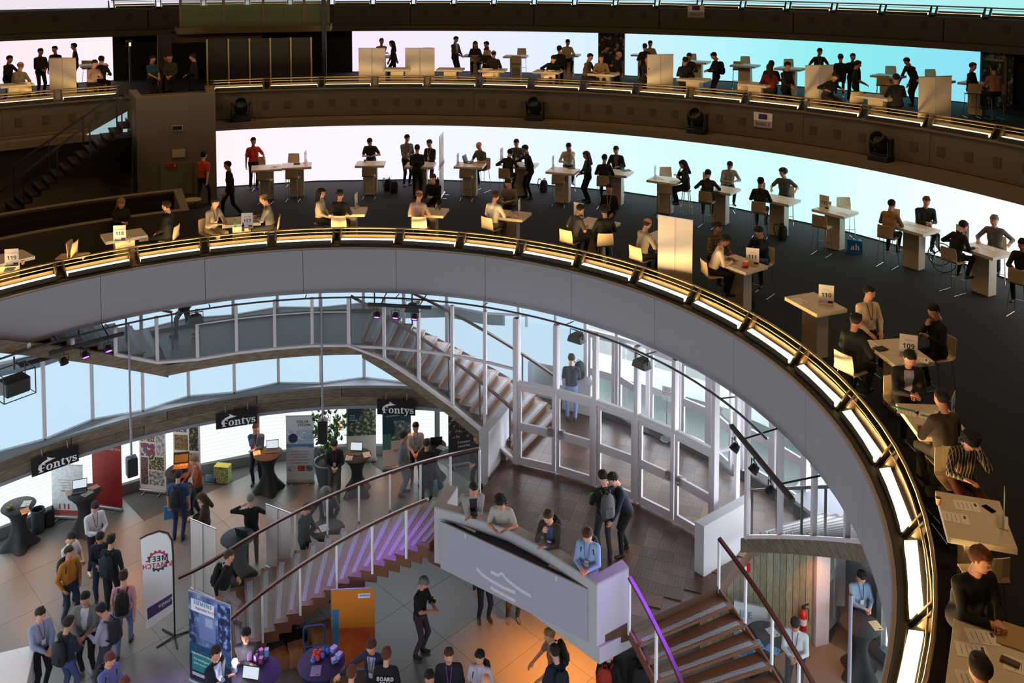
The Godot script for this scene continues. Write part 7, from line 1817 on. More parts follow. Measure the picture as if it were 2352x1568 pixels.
func person(label: String, p: Vector3, a: float, pose: String, top: String, legs: String, hair: String, skin := "a", tall := 1.78, opt := {}) -> Node3D:
	if is_equal_approx(p.y, 0.0) or is_equal_approx(p.y, Y_ONE): p = keep(p, -0.15 if p.y < 1.0 else 0.2, 0.4)
	if is_equal_approx(p.y, Y_ONE):      # nobody stands in another's place
		for k in 3:
			for q in taken:
				if p.distance_to(q) < 0.46: p += Vector3(p.x, 0, p.z).normalized() * 0.3
		taken.append(p)
	var o := thing("person", label, "person", p, img(a))
	var P: Array = POSES[pose].duplicate()
	for key in opt:
		if key in ["0", "1", "2", "3"]: P[int(key)] = opt[key]
	var sit := P.size() > 6
	var dist := p.distance_to(CAM)
	var h := 0.0125 if dist < 11.5 else (0.02 if dist < 27.0 else 0.027)
	var s := tall / 1.78
	var lean: float = opt.get("lean", P[4])
	var wide: float = opt.get("wide", 1.0)
	var coat := 0.008 if opt.has("shirt") or opt.get("coat", false) else 0.0
	var pel := Vector3(0, 0.885, 0.0) if sit else Vector3(0, 0.93 * s, -lean * 0.22)
	if not sit: pel.y -= 0.02 + 0.02 * absf(P[2].z - P[3].z)
	pel.y += opt.get("dy", 0.0)
	var U := Vector3(0, cos(lean), sin(lean))
	var tw: float = deg_to_rad(opt.get("twist", 0.0))
	var X := Vector3(cos(tw), 0, -sin(tw))
	var Fw := X.cross(U).normalized()
	var neck := pel + U * 0.555 * s
	var sh := neck - U * 0.075 * s
	var half := 0.178 * s * wide
	var B := []     # bones: a, b, ra, rb, tag, blend
	var T := 0
	var sh_top := 0
	B.append([pel + Vector3(0.07, -0.01, 0), pel + Vector3(-0.07, -0.01, 0), 0.115 * wide, 0.115 * wide, 1, 0.05])
	for q in [-1, 1]:
		B.append([pel + U * 0.09 + X * q * 0.055 * wide, pel + U * 0.26 * s + X * q * 0.06 * wide, 0.108 * wide + coat, 0.104 * wide + coat, T, 0.05])
		B.append([pel + U * 0.27 * s + X * q * 0.065 * wide, sh - U * 0.06 + X * q * 0.085, 0.106 * wide + coat, 0.092 + coat, T, 0.05])
	B.append([sh + X * half * 0.8, sh - X * half * 0.8, 0.066 + coat, 0.066 + coat, T, 0.05])
	B.append([sh, neck + U * 0.02, 0.075, 0.055, T, 0.04])
	B.append([neck - U * 0.01, neck + U * 0.06 + Fw * 0.02, 0.054, 0.052, 2, 0.02])
	var short: bool = opt.get("short", false)
	var hands := []
	for q in [[1, P[0]], [-1, P[1]]]:
		var S: Vector3 = sh + X * half * q[0] - U * 0.01
		var tgt: Vector3 = q[1] * Vector3(s, s if not sit else 1.0, s) if not opt.has("abs") else q[1]
		if sit: tgt.y += opt.get("dy", 0.0)
		var pole := Vector3(q[0] * 0.9, -0.8, -0.7)
		if tgt.y > S.y - 0.1: pole = Vector3(q[0] * 1.0, -0.3, 0.1) if pose == "headhand" else Vector3(q[0] * 0.45, -1.0, 0.25)
		var j := ik(S, tgt, 0.285 * s, 0.255 * s, pole)
		var el: Vector3 = j[0]
		var wr: Vector3 = j[1]
		if short:
			var mid := S.lerp(el, 0.72)
			B.append([S, mid, 0.062 + coat, 0.060, T, 0.03]); B.append([mid, el, 0.046, 0.043, 2, 0.01]); B.append([el, wr, 0.042, 0.029, 2, 0.015])
		else:
			var cuff := el.lerp(wr, 0.92)
			B.append([S, el, 0.060 + coat, 0.050 + coat, T, 0.03]); B.append([el, cuff, 0.048 + coat, 0.037 + coat, T, 0.02]); B.append([cuff, wr, 0.03, 0.028, 2, 0.008])
		hands.append([wr, (wr - el).normalized(), q[0]])
	for q in [[1, P[2]], [-1, P[3]]]:
		var Hp := pel + Vector3(q[0] * 0.088 * wide, -0.02, 0)
		var ank: Vector3 = q[1] + Vector3(0, 0.085, -0.03)
		var j := ik(Hp, ank, 0.43 * s, 0.42 * s, Vector3(q[0] * 0.12, 0.1, 1))
		var kn: Vector3 = j[0]
		ank = j[1]
		B.append([Hp, kn, 0.088 * wide, 0.062, 1, 0.04]); B.append([kn, ank + Vector3(0, 0.035, 0), 0.060, 0.050, 1, 0.025])
		var dn := Vector3(0, -0.045, 0)
		B.append([ank + dn + Vector3(0, 0, -0.03), ank + dn + Vector3(q[0] * 0.025, -0.004, 0.14), 0.043, 0.035, 3, 0.015]); B.append([ank + Vector3(0, 0.02, 0), ank + dn, 0.045, 0.042, 3, 0.015])
	if opt.get("skirt", false):
		B.append([pel + Vector3(0, -0.05, 0), pel + Vector3(0, -0.5, 0), 0.16, 0.19, 1, 0.05])
	var lo := Vector3.ONE * 9
	var hi := Vector3.ONE * -9
	for b in B:
		var r := Vector3.ONE * (maxf(b[2], b[3]) + 0.05)
		lo = lo.min(b[0] - r).min(b[1] - r); hi = hi.max(b[0] + r).max(b[1] + r)
	field_new(lo, hi, h)
	for b in B: field_cap(b[0], b[1], b[2], b[3], b[4], b[5])
	if opt.has("shirt"):      # open jacket: a wedge of shirt shows on the chest
		for z in fnz:
			for y in fny:
				for x in fnx:
					var i := x + fnx * (y + fny * z)
					if ft[i] != T or absf(fv[i]) > 0.05: continue
					var q := flo + Vector3(x, y, z) * h - neck
					var yy := q.dot(U)
					var ww := 0.045 + (yy + 0.4) * 0.11
					if yy < -0.02 and yy > -0.46 and absf(q.dot(X)) < ww and q.dot(Fw) > 0.03: ft[i] = 4
	var out := {}
	field_mesh(out)
	# head on the neck
	var hp: float = deg_to_rad(opt.get("down", P[5]))
	var hy: float = deg_to_rad(opt.get("look", 0.0))
	var hb := Basis(Vector3.UP, hy + tw) * Basis(Vector3.RIGHT, hp)
	var hc := neck + U * 0.055 * s + Vector3.UP * 0.06 + Fw * 0.01 + hb * Vector3(0, 0.078, 0.02)
	var ht := Transform3D(hb.scaled(Vector3.ONE * 1.02), hc)
	var hh := 0.0075 if dist < 11.5 else (0.0115 if dist < 27.0 else 0.016)
	var hf := head_field(hh)
	fuse(out, 2, hf, 2, ht); fuse(out, 5, hf, 5, ht); fuse(out, 6, hf, 6, ht)
	var grip: bool = pose in ["phone", "stand", "walk", "climb", "sit_phone", "sit_clasp", "cross", "pocket"]
	var hd := hand_field(0.0055 if dist < 11.5 else 0.009, grip)
	for q in hands:
		var f: Vector3 = q[1]
		var tow := Vector3(-q[2], 0, 0.15)          # thumb side
		if f.y < -0.6: tow = Vector3(0, 0, 1)
		var xx := (tow - f * tow.dot(f)).normalized()
		var yy := f.cross(xx).normalized()
		if q[2] > 0: yy = -yy
		if f.y > -0.6 and yy.y < 0: yy = -yy
		if f.y <= -0.6 and yy.x * q[2] < 0: yy = -yy
		fuse(out, 2, hd, 2, Transform3D(Basis(xx, yy, f), q[0]))
	var m := ArrayMesh.new()
	var body := MeshInstance3D.new()
	body.name = "body"
	var sk := skin
	var cols := {0: fabric(top), 1: fabric(legs), 2: mat("skin " + sk, SKIN[sk], 0.55), 3: hexm(opt.get("shoe", "1b1817"), 0.5), 4: fabric(opt.get("shirt", "c8c8d0")), 5: mat("eye", Color(0.08, 0.06, 0.05), 0.2), 6: mat("lips " + sk, SKIN[sk] * Color(0.82, 0.62, 0.62), 0.5)}
	var n := 0
	for tg in out:
		m.add_surface_from_arrays(Mesh.PRIMITIVE_TRIANGLES, weld(out[tg][0], out[tg][1]))
		m.surface_set_material(n, cols[tg])
		n += 1
	body.mesh = m
	o.add_child(body)
	if hair[0] != "-":
		var hm := hair_mesh({"s": "short", "l": "long", "c": "curly", "p": "crop", "t": "tail", "d": "bald", "h": "hat"}[hair[0]], hh)
		if hm.get_surface_count(): part("hat" if hair[0] == "h" else "hair", hm, mat("hair " + hair[1], HAIR[hair[1]], 0.85), o, ht)
		if hair[0] == "h": part("hat_brim", MB.new().lathe([Vector2(0.09, 0.055), Vector2(0.155, 0.045), Vector2(0.155, 0.05), Vector2(0.09, 0.065)], 20), mat("hair " + hair[1], HAIR[hair[1]], 0.85), o, ht)
	if opt.has("lan"):
		var c: String = opt.lan
		var f2 := Fw * (0.125 * wide + coat + 0.01)
		var bp := pel + U * 0.2 * s + f2 * 1.05
		var tubes := MB.new()
		for q in [-1, 1]: tubes.tube([neck + X * q * 0.06 - Fw * 0.02 + U * 0.02, neck + X * q * 0.055 + Fw * 0.07 - U * 0.02, sh - U * 0.13 + X * q * 0.03 + f2, bp + U * 0.06 + X * q * 0.006], 0.007, 5)
		part("lanyard", tubes, hexm(c), o)
		part("badge", MB.new().box(bp, Vector3(0.085, 0.115, 0.004), Basis(X, U, Fw)), hexm("d6d4dc", 0.4), o)
	if opt.has("pack"):
		var bt := Basis(Vector3.UP, img(a)) * Basis(-X, U, -Fw)
		var bq := backpack(o.position + Basis(Vector3.UP, img(a)) * (pel + U * 0.06 - Fw * (0.105 + 0.1)), 0.0, opt.pack[0], opt.pack[1])
		bq.basis = bt
	return o

func fabric(c: String) -> StandardMaterial3D:
	if mats.has("f" + c): return mats["f" + c]
	var m := mat("f" + c, Color(c.left(6)), 0.9)
	if c.length() > 6:       # woven or printed cloth: second colour
		m.albedo_color = Color.WHITE
		m.albedo_texture = noise_tex(0.09 if c[6] == "n" else 0.03, Color(c.left(6)), Color(c.right(6)), 5, 128, FastNoiseLite.TYPE_CELLULAR if c[6] == "n" else FastNoiseLite.TYPE_VALUE, 1)
		m.uv1_triplanar = true; m.uv1_scale = Vector3.ONE * 3.5
		if c[6] == "x":
			var im := Image.create(32, 32, false, Image.FORMAT_RGB8)
			for x in 32:
				for y in 32: im.set_pixel(x, y, Color(c.left(6)).lerp(Color(c.right(6)), (0.5 if x % 16 < 7 else 0.0) + (0.5 if y % 16 < 7 else 0.0)))
			m.albedo_texture = ImageTexture.create_from_image(im); m.uv1_scale = Vector3.ONE * 7.0
		if c[6] == "s":
			var im := Image.create(32, 4, false, Image.FORMAT_RGB8)
			for x in 32:
				for y in 4: im.set_pixel(x, y, Color(c.right(6)) if x % 16 < 4 else Color(c.left(6)))
			m.albedo_texture = ImageTexture.create_from_image(im); m.uv1_scale = Vector3.ONE * 12.0
	return m

func seated(label: String, p: Vector3, a: float, pose: String, top: String, legs: String, hair: String, skin := "a", tall := 1.78, opt := {}) -> Node3D:
	return person(label, clear_seat(p, a), a, pose, top, legs, hair, skin, tall, opt)

func people_lower_ring() -> void:
	person("man in an orange T-shirt standing before the light wall", Vector3(0.01, 0, -17.79), 30, "stand", "c03a20", "15161c", "sk", "b", 1.82, {"short": true, "0": Vector3(0.3, 1.05, 0.25)})
	person("man in an orange T-shirt walking past the pillar box", pol(16.05, -5.6), 165, "walk", "b8381f", "1a1c22", "sk", "a", 1.8, {"short": true})
	person("man in black with a satchel beside the pillar box", Vector3(-0.7, 0, -14.37), -60, "walk", "0e0e10", "0d0d10", "sk")
	seated("man in a dark green shirt writing at the light wall", Vector3(4.06, 0, -17.44), 0, "sit_write", "2a2c24", "14141a", "sk", "b", 1.8, {"short": true})
	person("man in a grey shirt with a badge standing at the light wall", Vector3(5.22, 0, -16.76), 30, "hold", "6f6a66", "14151a", "sk", "a", 1.84, {"lan": "6a3030"})
	person("man in a dark jacket standing with his back to the rail", Vector3(5.29, 0, -15.06), 182, "hold", "23231f", "121216", "pb", "b", 1.8)
	person("woman with a pale scarf at the light wall", Vector3(5.98, 0, -16.32), -25, "hold", "1f1a18", "121214", "sn", "a", 1.68, {"lan": "c9b8a0"})
	seated("bald man in a grey T-shirt behind the laptop", Vector3(7.61, 0, -15.28), -40, "sit", "565550", "17171b", "-", "a", 1.8, {"short": true, "lan": "8a8a90"})
	seated("man in a black jacket with his back to the rail", Vector3(8.06, 0, -13.85), 160, "sit_hunch", "100f10", "121214", "sk", "b")
	seated("man in grey behind the bent visitors", Vector3(9.26, 0, -16.07), -8, "sit", "4b443c", "15151a", "sk", "b", 1.78, {"lan": "7a7a84"})
	person("tall man in a dark shirt leaning over the table", Vector3(8.86, 0, -13.91), -70, "reach", "17171a", "101014", "sk", "a", 1.84, {"lean": 0.2})
	seated("man in a white shirt resting his head on a hand", Vector3(10.57, 0, -14.62), 0, "sit_head", "b9ac98", "1a1a20", "sk", "b")
	person("woman with long brown hair standing in black", Vector3(10.59, 0, -12.94), -80, "hold", "0e0e10", "0f0f12", "ln", "a", 1.68)
	seated("man in a dark jacket turned away at the suited pair's table", Vector3(10.79, 0, -12.02), 165, "sit_back", "0f0f11", "121216", "pk", "b")
	seated("man in a black suit facing the rail", Vector3(12.06, 0, -13.64), -20, "sit", "0e0e10", "0f0f12", "sk", "b", 1.78, {"shirt": "5a5a60"})
	seated("woman with long hair on the white stool reading her phone", Vector3(13.06, 0, -10.76), -90, "sit_phone", "101010", "101015", "lk", "a", 1.66)
	seated("man hunched over the table in a dark jacket", Vector3(13, 0, -9.31), 165, "sit_hunch", "171412", "1a1c26", "sk", "b")
	seated("man in a pale checked shirt reading a sheet", Vector3(14.66, 0, -10.72), -5, "sit_write", "8d7c66", "15161c", "pk", "b", 1.8)
	seated("man in a black sweater beside the grey-shirted man", Vector3(14.06, 0, -8.07), 155, "sit_back", "14110f", "15161c", "sk", "b")
	seated("man in a grey T-shirt with wavy hair leaning sideways", Vector3(15.66, 0, -9.1), -30, "sit_turn", "4f4a42", "1a2030", "cb", "a", 1.82, {"short": true, "look": -40})
	seated("man in a beige sweater with cropped black hair", Vector3(15.82, 0, -4.88), 135, "sit", "8a6a44", "121216", "pk", "b")
	seated("bearded man in a dark sweater facing the rail", Vector3(17.12, 0, -5.09), -10, "sit_clasp", "151412", "1a1714", "sr", "a", 1.84, {"wide": 1.1})
	seated("man in a black suit beside the wheelchair", Vector3(16.32, 0, -2.96), 110, "sit_hunch", "0d0d0e", "0f0f12", "sb", "a", 1.78, {"lean": 0.3})
	seated("grey-haired man in a grey sweater gripping the table", Vector3(17.59, 0, -3.16), -40, "sit_turn", "5b544a", "2a2622", "sg", "a", 1.82)
	seated("man in black half outside the carpet's edge", Vector3(16.67, 0, -1.46), -40, "sit", "101011", "101014", "sk", "b")
	# along the rail
	person("blonde woman in black beside card 118", Vector3(-3.43, 0, -11.27), 40, "phone", "1a1613", "1a1a1c", "ly", "a", 1.62)
	seated("man in black with a white collar beside card 118", Vector3(-2.12, 0, -10.01), -90, "sit_lap", "0d0d0f", "111114", "sb", "a", 1.76, {"shirt": "c9c4c0"})
	seated("man in a pale shirt with a lanyard at table 117", Vector3(-1.1, 0, -10.22), 60, "sit", "b5a796", "6a604e", "sb", "a", 1.78, {"lan": "4a3060"})
	seated("bald man in a grey checked shirt at table 117", Vector3(0.43, 0, -9.97), -85, "sit", "77756f", "2a2a2e", "db", "a", 1.76)
	seated("woman with long dark hair in a white top", Vector3(1.74, 0, -10.4), 85, "sit_lap", "c0b4a4", "15151a", "lb", "a", 1.66)
	seated("man in black with his back to the rail beside the long-haired woman", Vector3(2.31, 0, -10.08), 175, "sit_back", "14130f", "15151a", "sk", "b")
	seated("bald man in a pink shirt at the rail", Vector3(4.43, 0, -9.54), 165, "sit", "b99a88", "1a1a22", "dn", "a")
	seated("young man in black facing the pink shirt", Vector3(5.14, 0, -11.26), -15, "sit_clasp", "121114", "121216", "sb", "a")
	seated("man in a white shirt with his back to the rail", Vector3(6.13, 0, -8.51), 150, "sit", "cfc8bd", "5a5048", "sn", "a", 1.8)
	seated("woman in a patterned top facing the white shirt", Vector3(7.13, 0, -10.2), -20, "sit", "8f8272n5c5248", "1a1a1e", "sb", "a", 1.66)
	seated("man in a grey T-shirt writing at the rail", Vector3(7.79, 0, -6.85), 125, "sit_write", "4d4a46", "2a2a2e", "sb", "a", 1.78, {"short": true})
	seated("person in black facing the writing man", Vector3(9.55, 0, -8.57), -15, "sit_lap", "100f11", "111114", "sk", "b", 1.72, {"lan": "b0a8a0"})
	seated("curly black-haired visitor in black with back to the rail", Vector3(8.53, 0, -6.38), 185, "sit_back", "0d0c0d", "101014", "ck", "b")
	seated("bald man in a cream shirt beside the white banner", Vector3(8.94, 0, -5.12), 120, "sit", "a99c84", "22201e", "db", "a", 1.8)
	seated("man in a yellow checked shirt at table 111", Vector3(10.55, 0, -4.48), 30, "sit_back", "7a6238x2e2416", "15151a", "sk", "c")
	seated("man in a white shirt bent over table 111", Vector3(10.25, 0, -3.64), 80, "sit_write", "d6c4b4", "14141a", "sk", "c", 1.8)
	seated("man in navy behind card 111", Vector3(11.58, 0, -4.02), -40, "sit_head", "1c2230", "15151a", "sk", "b")
	seated("man in a white shirt with a lanyard at table 109", Vector3(11.22, 0, 0.18), 10, "sit_lap", "cdbb9f", "1a1a20", "sk", "a", 1.8, {"lan": "5a2a2a", "look": 20})
	seated("man in a dark green jacket at table 109", Vector3(10.02, 0, 1.31), 125, "sit_back", "1a1f17", "15140f", "sk", "b", 1.8, {"coat": true})
	seated("man in black gesturing behind card 109", Vector3(11.9, 0, 1.28), -75, "sit_phone", "0f0e0d", "111114", "sk", "b", 1.8)
	seated("man in a navy suit with clasped hands behind the open folders", Vector3(10.09, 0, 2.54), -4, "sit_clasp", "14161f", "15161c", "sk", "a", 1.82, {"shirt": "8f8aa0", "down": 24})
	seated("man in a grey jacket with his back turned at table 108", Vector3(9.47, 0, 4.14), 190, "sit_back", "3f362c", "3a3a3e", "pk", "b", 1.82, {"coat": true})
	seated("curly-haired woman in a striped blouse writing at table 107", Vector3(9.26, 0, 4.64), -4, "sit_write", "1a1613sb9a68a", "4a1a18", "ck", "a", 1.68, {"0": Vector3(0.12, 1.40, 0.30), "1": Vector3(-0.14, 1.10, 0.5), "down": 42})
	person("man in a black sweater with clasped hands at the nearest table", pol(9.98, 132.9), 12, "sit_clasp", "100f10", "121216", "sr", "a", 1.84, {"wide": 1.12, "look": 28, "down": 10})
	person("dark-haired person with the back of the head to the view", pol(10.3, 143.6), 172, "sit_back", "17130f", "141418", "sb", "b", 1.78)

func people_upper_ring() -> void:
	person("woman with a dark bob pointing left of the lift", Vector3(-8.35, 2.9, -21.15), 80, "lead", "151112", "141216", "sk", "a", 1.68)
	person("man in a dark checked shirt with a rucksack left of the lift", Vector3(-7.62, 2.9, -22.7), 50, "hold", "3a2420x1a1416", "16141a", "sk", "b", 1.78, {"pack": ["141113", "black rucksack on the man in the checked shirt left of the lift"]})
	person("man in black behind the white banner left of the lift", Vector3(-7.25, 2.9, -23.5), 0, "stand", "141014", "151318", "sk")
	person("man in a dark sweater looking left beside the pink wall", Vector3(-6.68, 2.9, -24.22), -60, "stand", "120f12", "131116", "sk", "a", 1.82)
	person("bald man in a white shirt seated before the laptop left of the lift", Vector3(-6.43, 2.9, -15.89), 178, "sit_back", "8f8270", "1a181c", "dg", "a", 1.78)
	person("woman in a white top seated near the pink wall", Vector3(-5.09, 2.9, -18.23), 60, "sit", "b09a8c", "17151a", "sb", "a", 1.66)
	person("man in a dark suit seated near the pink wall", Vector3(-5.04, 2.9, -19.28), 185, "sit_back", "151216", "151318", "sk")
	person("dark figure seated at the far left of the upper ring", Vector3(-7.25, 2.9, -15.69), 60, "sit", "1a1616", "151318", "sk", "b")
	person("young man in a blue T-shirt behind the pillar box", Vector3(-2.54, 2.9, -14.48), 60, "hold", "1f4a66", "1a1a20", "sk", "b", 1.74, {"short": true})
	person("man in a checked shirt behind the pillar box", Vector3(-2.34, 2.9, -16.31), 10, "hold", "4a4030x1f1a14", "15141a", "sb", "b")
	person("bearded man in a dark red sweater behind the pillar box", Vector3(-2.16, 2.9, -14.76), 5, "phone", "2a1216", "17151a", "sk", "b", 1.74)
	person("man in black right of the group on the pillar box", Vector3(-1.43, 2.9, -14.03), -60, "hold", "141316", "151318", "sk", "b", 1.74)
	person("man in a pink shirt before the lilac wall", Vector3(5.3, 2.9, -23.5), 20, "cross", "8f5a50", "1a181c", "sk", "b")
	person("woman with long black hair before the lilac wall", Vector3(5.8, 2.9, -23.46), -85, "walk", "151316", "141216", "lk", "a", 1.66)
	person("man in a brown jacket standing before the lilac wall", Vector3(8.39, 2.9, -23.01), 55, "hold", "4a3a2c", "17161c", "sk", "a", 1.84, {"shirt": "b8b0b4"})
	person("woman facing the rail behind the high table", Vector3(9.07, 2.9, -22.13), 0, "sit", "2c2226", "17151a", "ln", "a", 1.66)
	person("man in a white shirt before the lilac wall", Vector3(9.26, 2.9, -20.83), -60, "hold", "b8b0a8", "18171c", "sk", "b")
	person("bald visitor in dark brown seated at the rail", Vector3(7.78, 2.9, -15.81), 180, "sit", "2a231c", "17161a", "db", "b")
	person("woman facing the bald visitor", Vector3(8.84, 2.9, -19.38), -5, "sit", "201b1c", "17151a", "sb", "a", 1.64)
	person("man in a black hood seated at the rail", Vector3(9.77, 2.9, -15.38), 20, "sit_hunch", "101013", "141318", "sk", "b")
	person("man in black carrying a rucksack before the lilac wall", Vector3(11.38, 2.9, -18.01), 195, "stand", "15181a", "141418", "sk", "b", 1.8, {"pack": ["111214", "black rucksack on the man before the lilac wall"]})
	person("man in a white shirt behind the man with the rucksack", Vector3(12.89, 2.9, -21.39), 10, "sit", "b5a884", "17161a", "sk", "b")
	person("man in a tan jacket seated at the rail", Vector3(11.05, 2.9, -15), 55, "sit", "5f4c36", "22201e", "sk", "b")
	person("man in a beige shirt facing the tan jacket", Vector3(12.03, 2.9, -15.32), -15, "sit", "9a8058", "1c1a1c", "sk", "b")
	person("dark figure before the portrait poster", Vector3(13.31, 2.9, -18.11), 40, "hold", "161314", "141318", "ck", "b")
	person("bald man in black leaning at the portrait poster", Vector3(12.83, 2.9, -15.86), 50, "reach", "151315", "151318", "-", "b", 1.76)
	person("man in a black polo telephoning at the rail", Vector3(12.07, 2.9, -12.95), 10, "chin", "101012", "141418", "sk", "b", 1.78, {"short": true, "lan": "c8c4c8", "lean": 0.25})
	person("man in a maroon shirt with his back to the rail", Vector3(15.12, 2.9, -18.33), 180, "sit_back", "2c1618", "151318", "sk", "b")
	person("man in pale yellow facing the maroon shirt", Vector3(16.02, 2.9, -19.86), 0, "sit", "a0906a", "17161a", "sk", "b")
	person("man in brown seated behind the two dark men", Vector3(15.24, 2.9, -14.84), -10, "sit", "2a2320", "15141a", "sk", "b")
	person("man in black seated at the rail before the turquoise wall", Vector3(14.06, 2.9, -13.12), 150, "sit_back", "0f1012", "131318", "sk", "b")
	person("man with a rucksack looking at his phone before the turquoise wall", Vector3(16, 2.9, -14.23), -80, "phone", "0e1012", "121318", "sk", "a", 1.8, {"pack": ["0d0f11", "black rucksack on the man before the turquoise wall"]})
	person("woman in a red jacket with long hair at the rail", Vector3(14.36, 2.9, -9.75), 178, "sit_back", "6a1414", "17151a", "lb", "a", 1.66)
	person("man in a black suit seated before the turquoise wall", Vector3(15.91, 2.9, -11.08), 160, "sit", "0e0f12", "121318", "sk", "a", 1.8, {"wide": 1.08})
	person("man in black standing left of the white banner", Vector3(16.67, 2.9, -10.88), 30, "hold", "101113", "121318", "sk", "b")
	person("dark figure seated behind the white banner", Vector3(15.68, 2.9, -8.56), 20, "sit_hunch", "101113", "121318", "sk", "b")
	person("man in a black polo leaning on the table before the turquoise wall", Vector3(20.47, 2.9, -14.52), 0, "table", "0f1114", "121318", "sk", "b", 1.8, {"short": true, "lan": "8fa4a8"})
	person("seated man in black right of the white banner", Vector3(20.06, 2.9, -12.66), 165, "sit_back", "101214", "121318", "sk", "b")
	person("young man in dark grey right of the white banner", Vector3(20.43, 2.9, -12.68), -10, "stand", "14181c", "121318", "sk", "b", 1.74)
	person("man with glasses holding a folder before the turquoise wall", Vector3(19.21, 2.9, -10.72), 75, "hold", "131416", "141418", "sk", "b", 1.76, {"short": true})
	person("man in black seated with his back to the rail", Vector3(16, 2.9, -6.51), 178, "sit_back", "101113", "121318", "sk", "b")
	person("man in black stooping before the turquoise wall", Vector3(22.11, 2.9, -11.47), -70, "bend", "0d1012", "111318", "sk", "a", 1.82, {"lean": 0.55})
	person("man in a black shirt seated before the blue-edged poster", Vector3(22.46, 2.9, -9.21), 40, "sit_lap", "0f1214", "121318", "sk", "a")
	person("bald man in a pink shirt seated before the blue-edged poster", Vector3(22.57, 2.9, -8.33), 180, "sit_back", "9a6a58", "121318", "pk", "b")

func people_landing() -> void:
	person("man in a grey hooded jacket leaning on the landing parapet", Vector3(4.24, -4.4, -3.03), 8, "rail_phone", "8c8b8a", "23252c", "pk", "b", 1.8, {"shirt": "26242e", "coat": true, "look": 10})
	person("young man in a grey printed T-shirt on the landing parapet", Vector3(4.74, -4.4, -2.5), -12, "rail", "a8a29c", "2a2c33", "ck", "b", 1.76, {"short": true})
	person("young man in a camouflage jacket on the landing parapet", Vector3(5.51, -4.4, -1.68), -25, "rail_chin", "4a3f33n1f1c18", "2a2c33", "sn", "a", 1.78, {"lan": "6a3060", "shirt": "3f5a80", "pack": ["141416", "black rucksack on the youth in camouflage"]})
	person("young man in a denim shirt at the right wing of the parapet", Vector3(5.95, -4.4, -0.85), -20, "phone", "7f9cc4", "5a708c", "sn", "a", 1.78, {"lan": "7a3a6a", "pack": ["17181c", "black rucksack on the denim-shirted youth on the landing"]})
	person("man in a black sweater holding a green leaflet near the doors", Vector3(6.85, -4.4, -2.28), 195, "phone", "141416", "34353a", "sk", "a", 1.84, {"shoe": "3a3a3c", "pack": ["55565a", "grey rucksack on the man in black near the doors"]})
	person("man in a navy suit stooping near the doors", Vector3(7.29, -4.4, -2.32), -75, "bend", "171d30", "15161a", "sk", "a", 1.84, {"lean": 0.42, "coat": true})
	person("man in a navy hoodie and jeans behind the glass doors", Vector3(8.13, -4.4, -7.75), 172, "phone", "1f2236", "6f86ac", "sb", "a", 1.78)
	person("walker in navy on the gallery behind the glass", Vector3(-1.8, -2.02, -10.44), -60, "walk", "1d2140", "1a1d30", "sb", "b", 1.66)

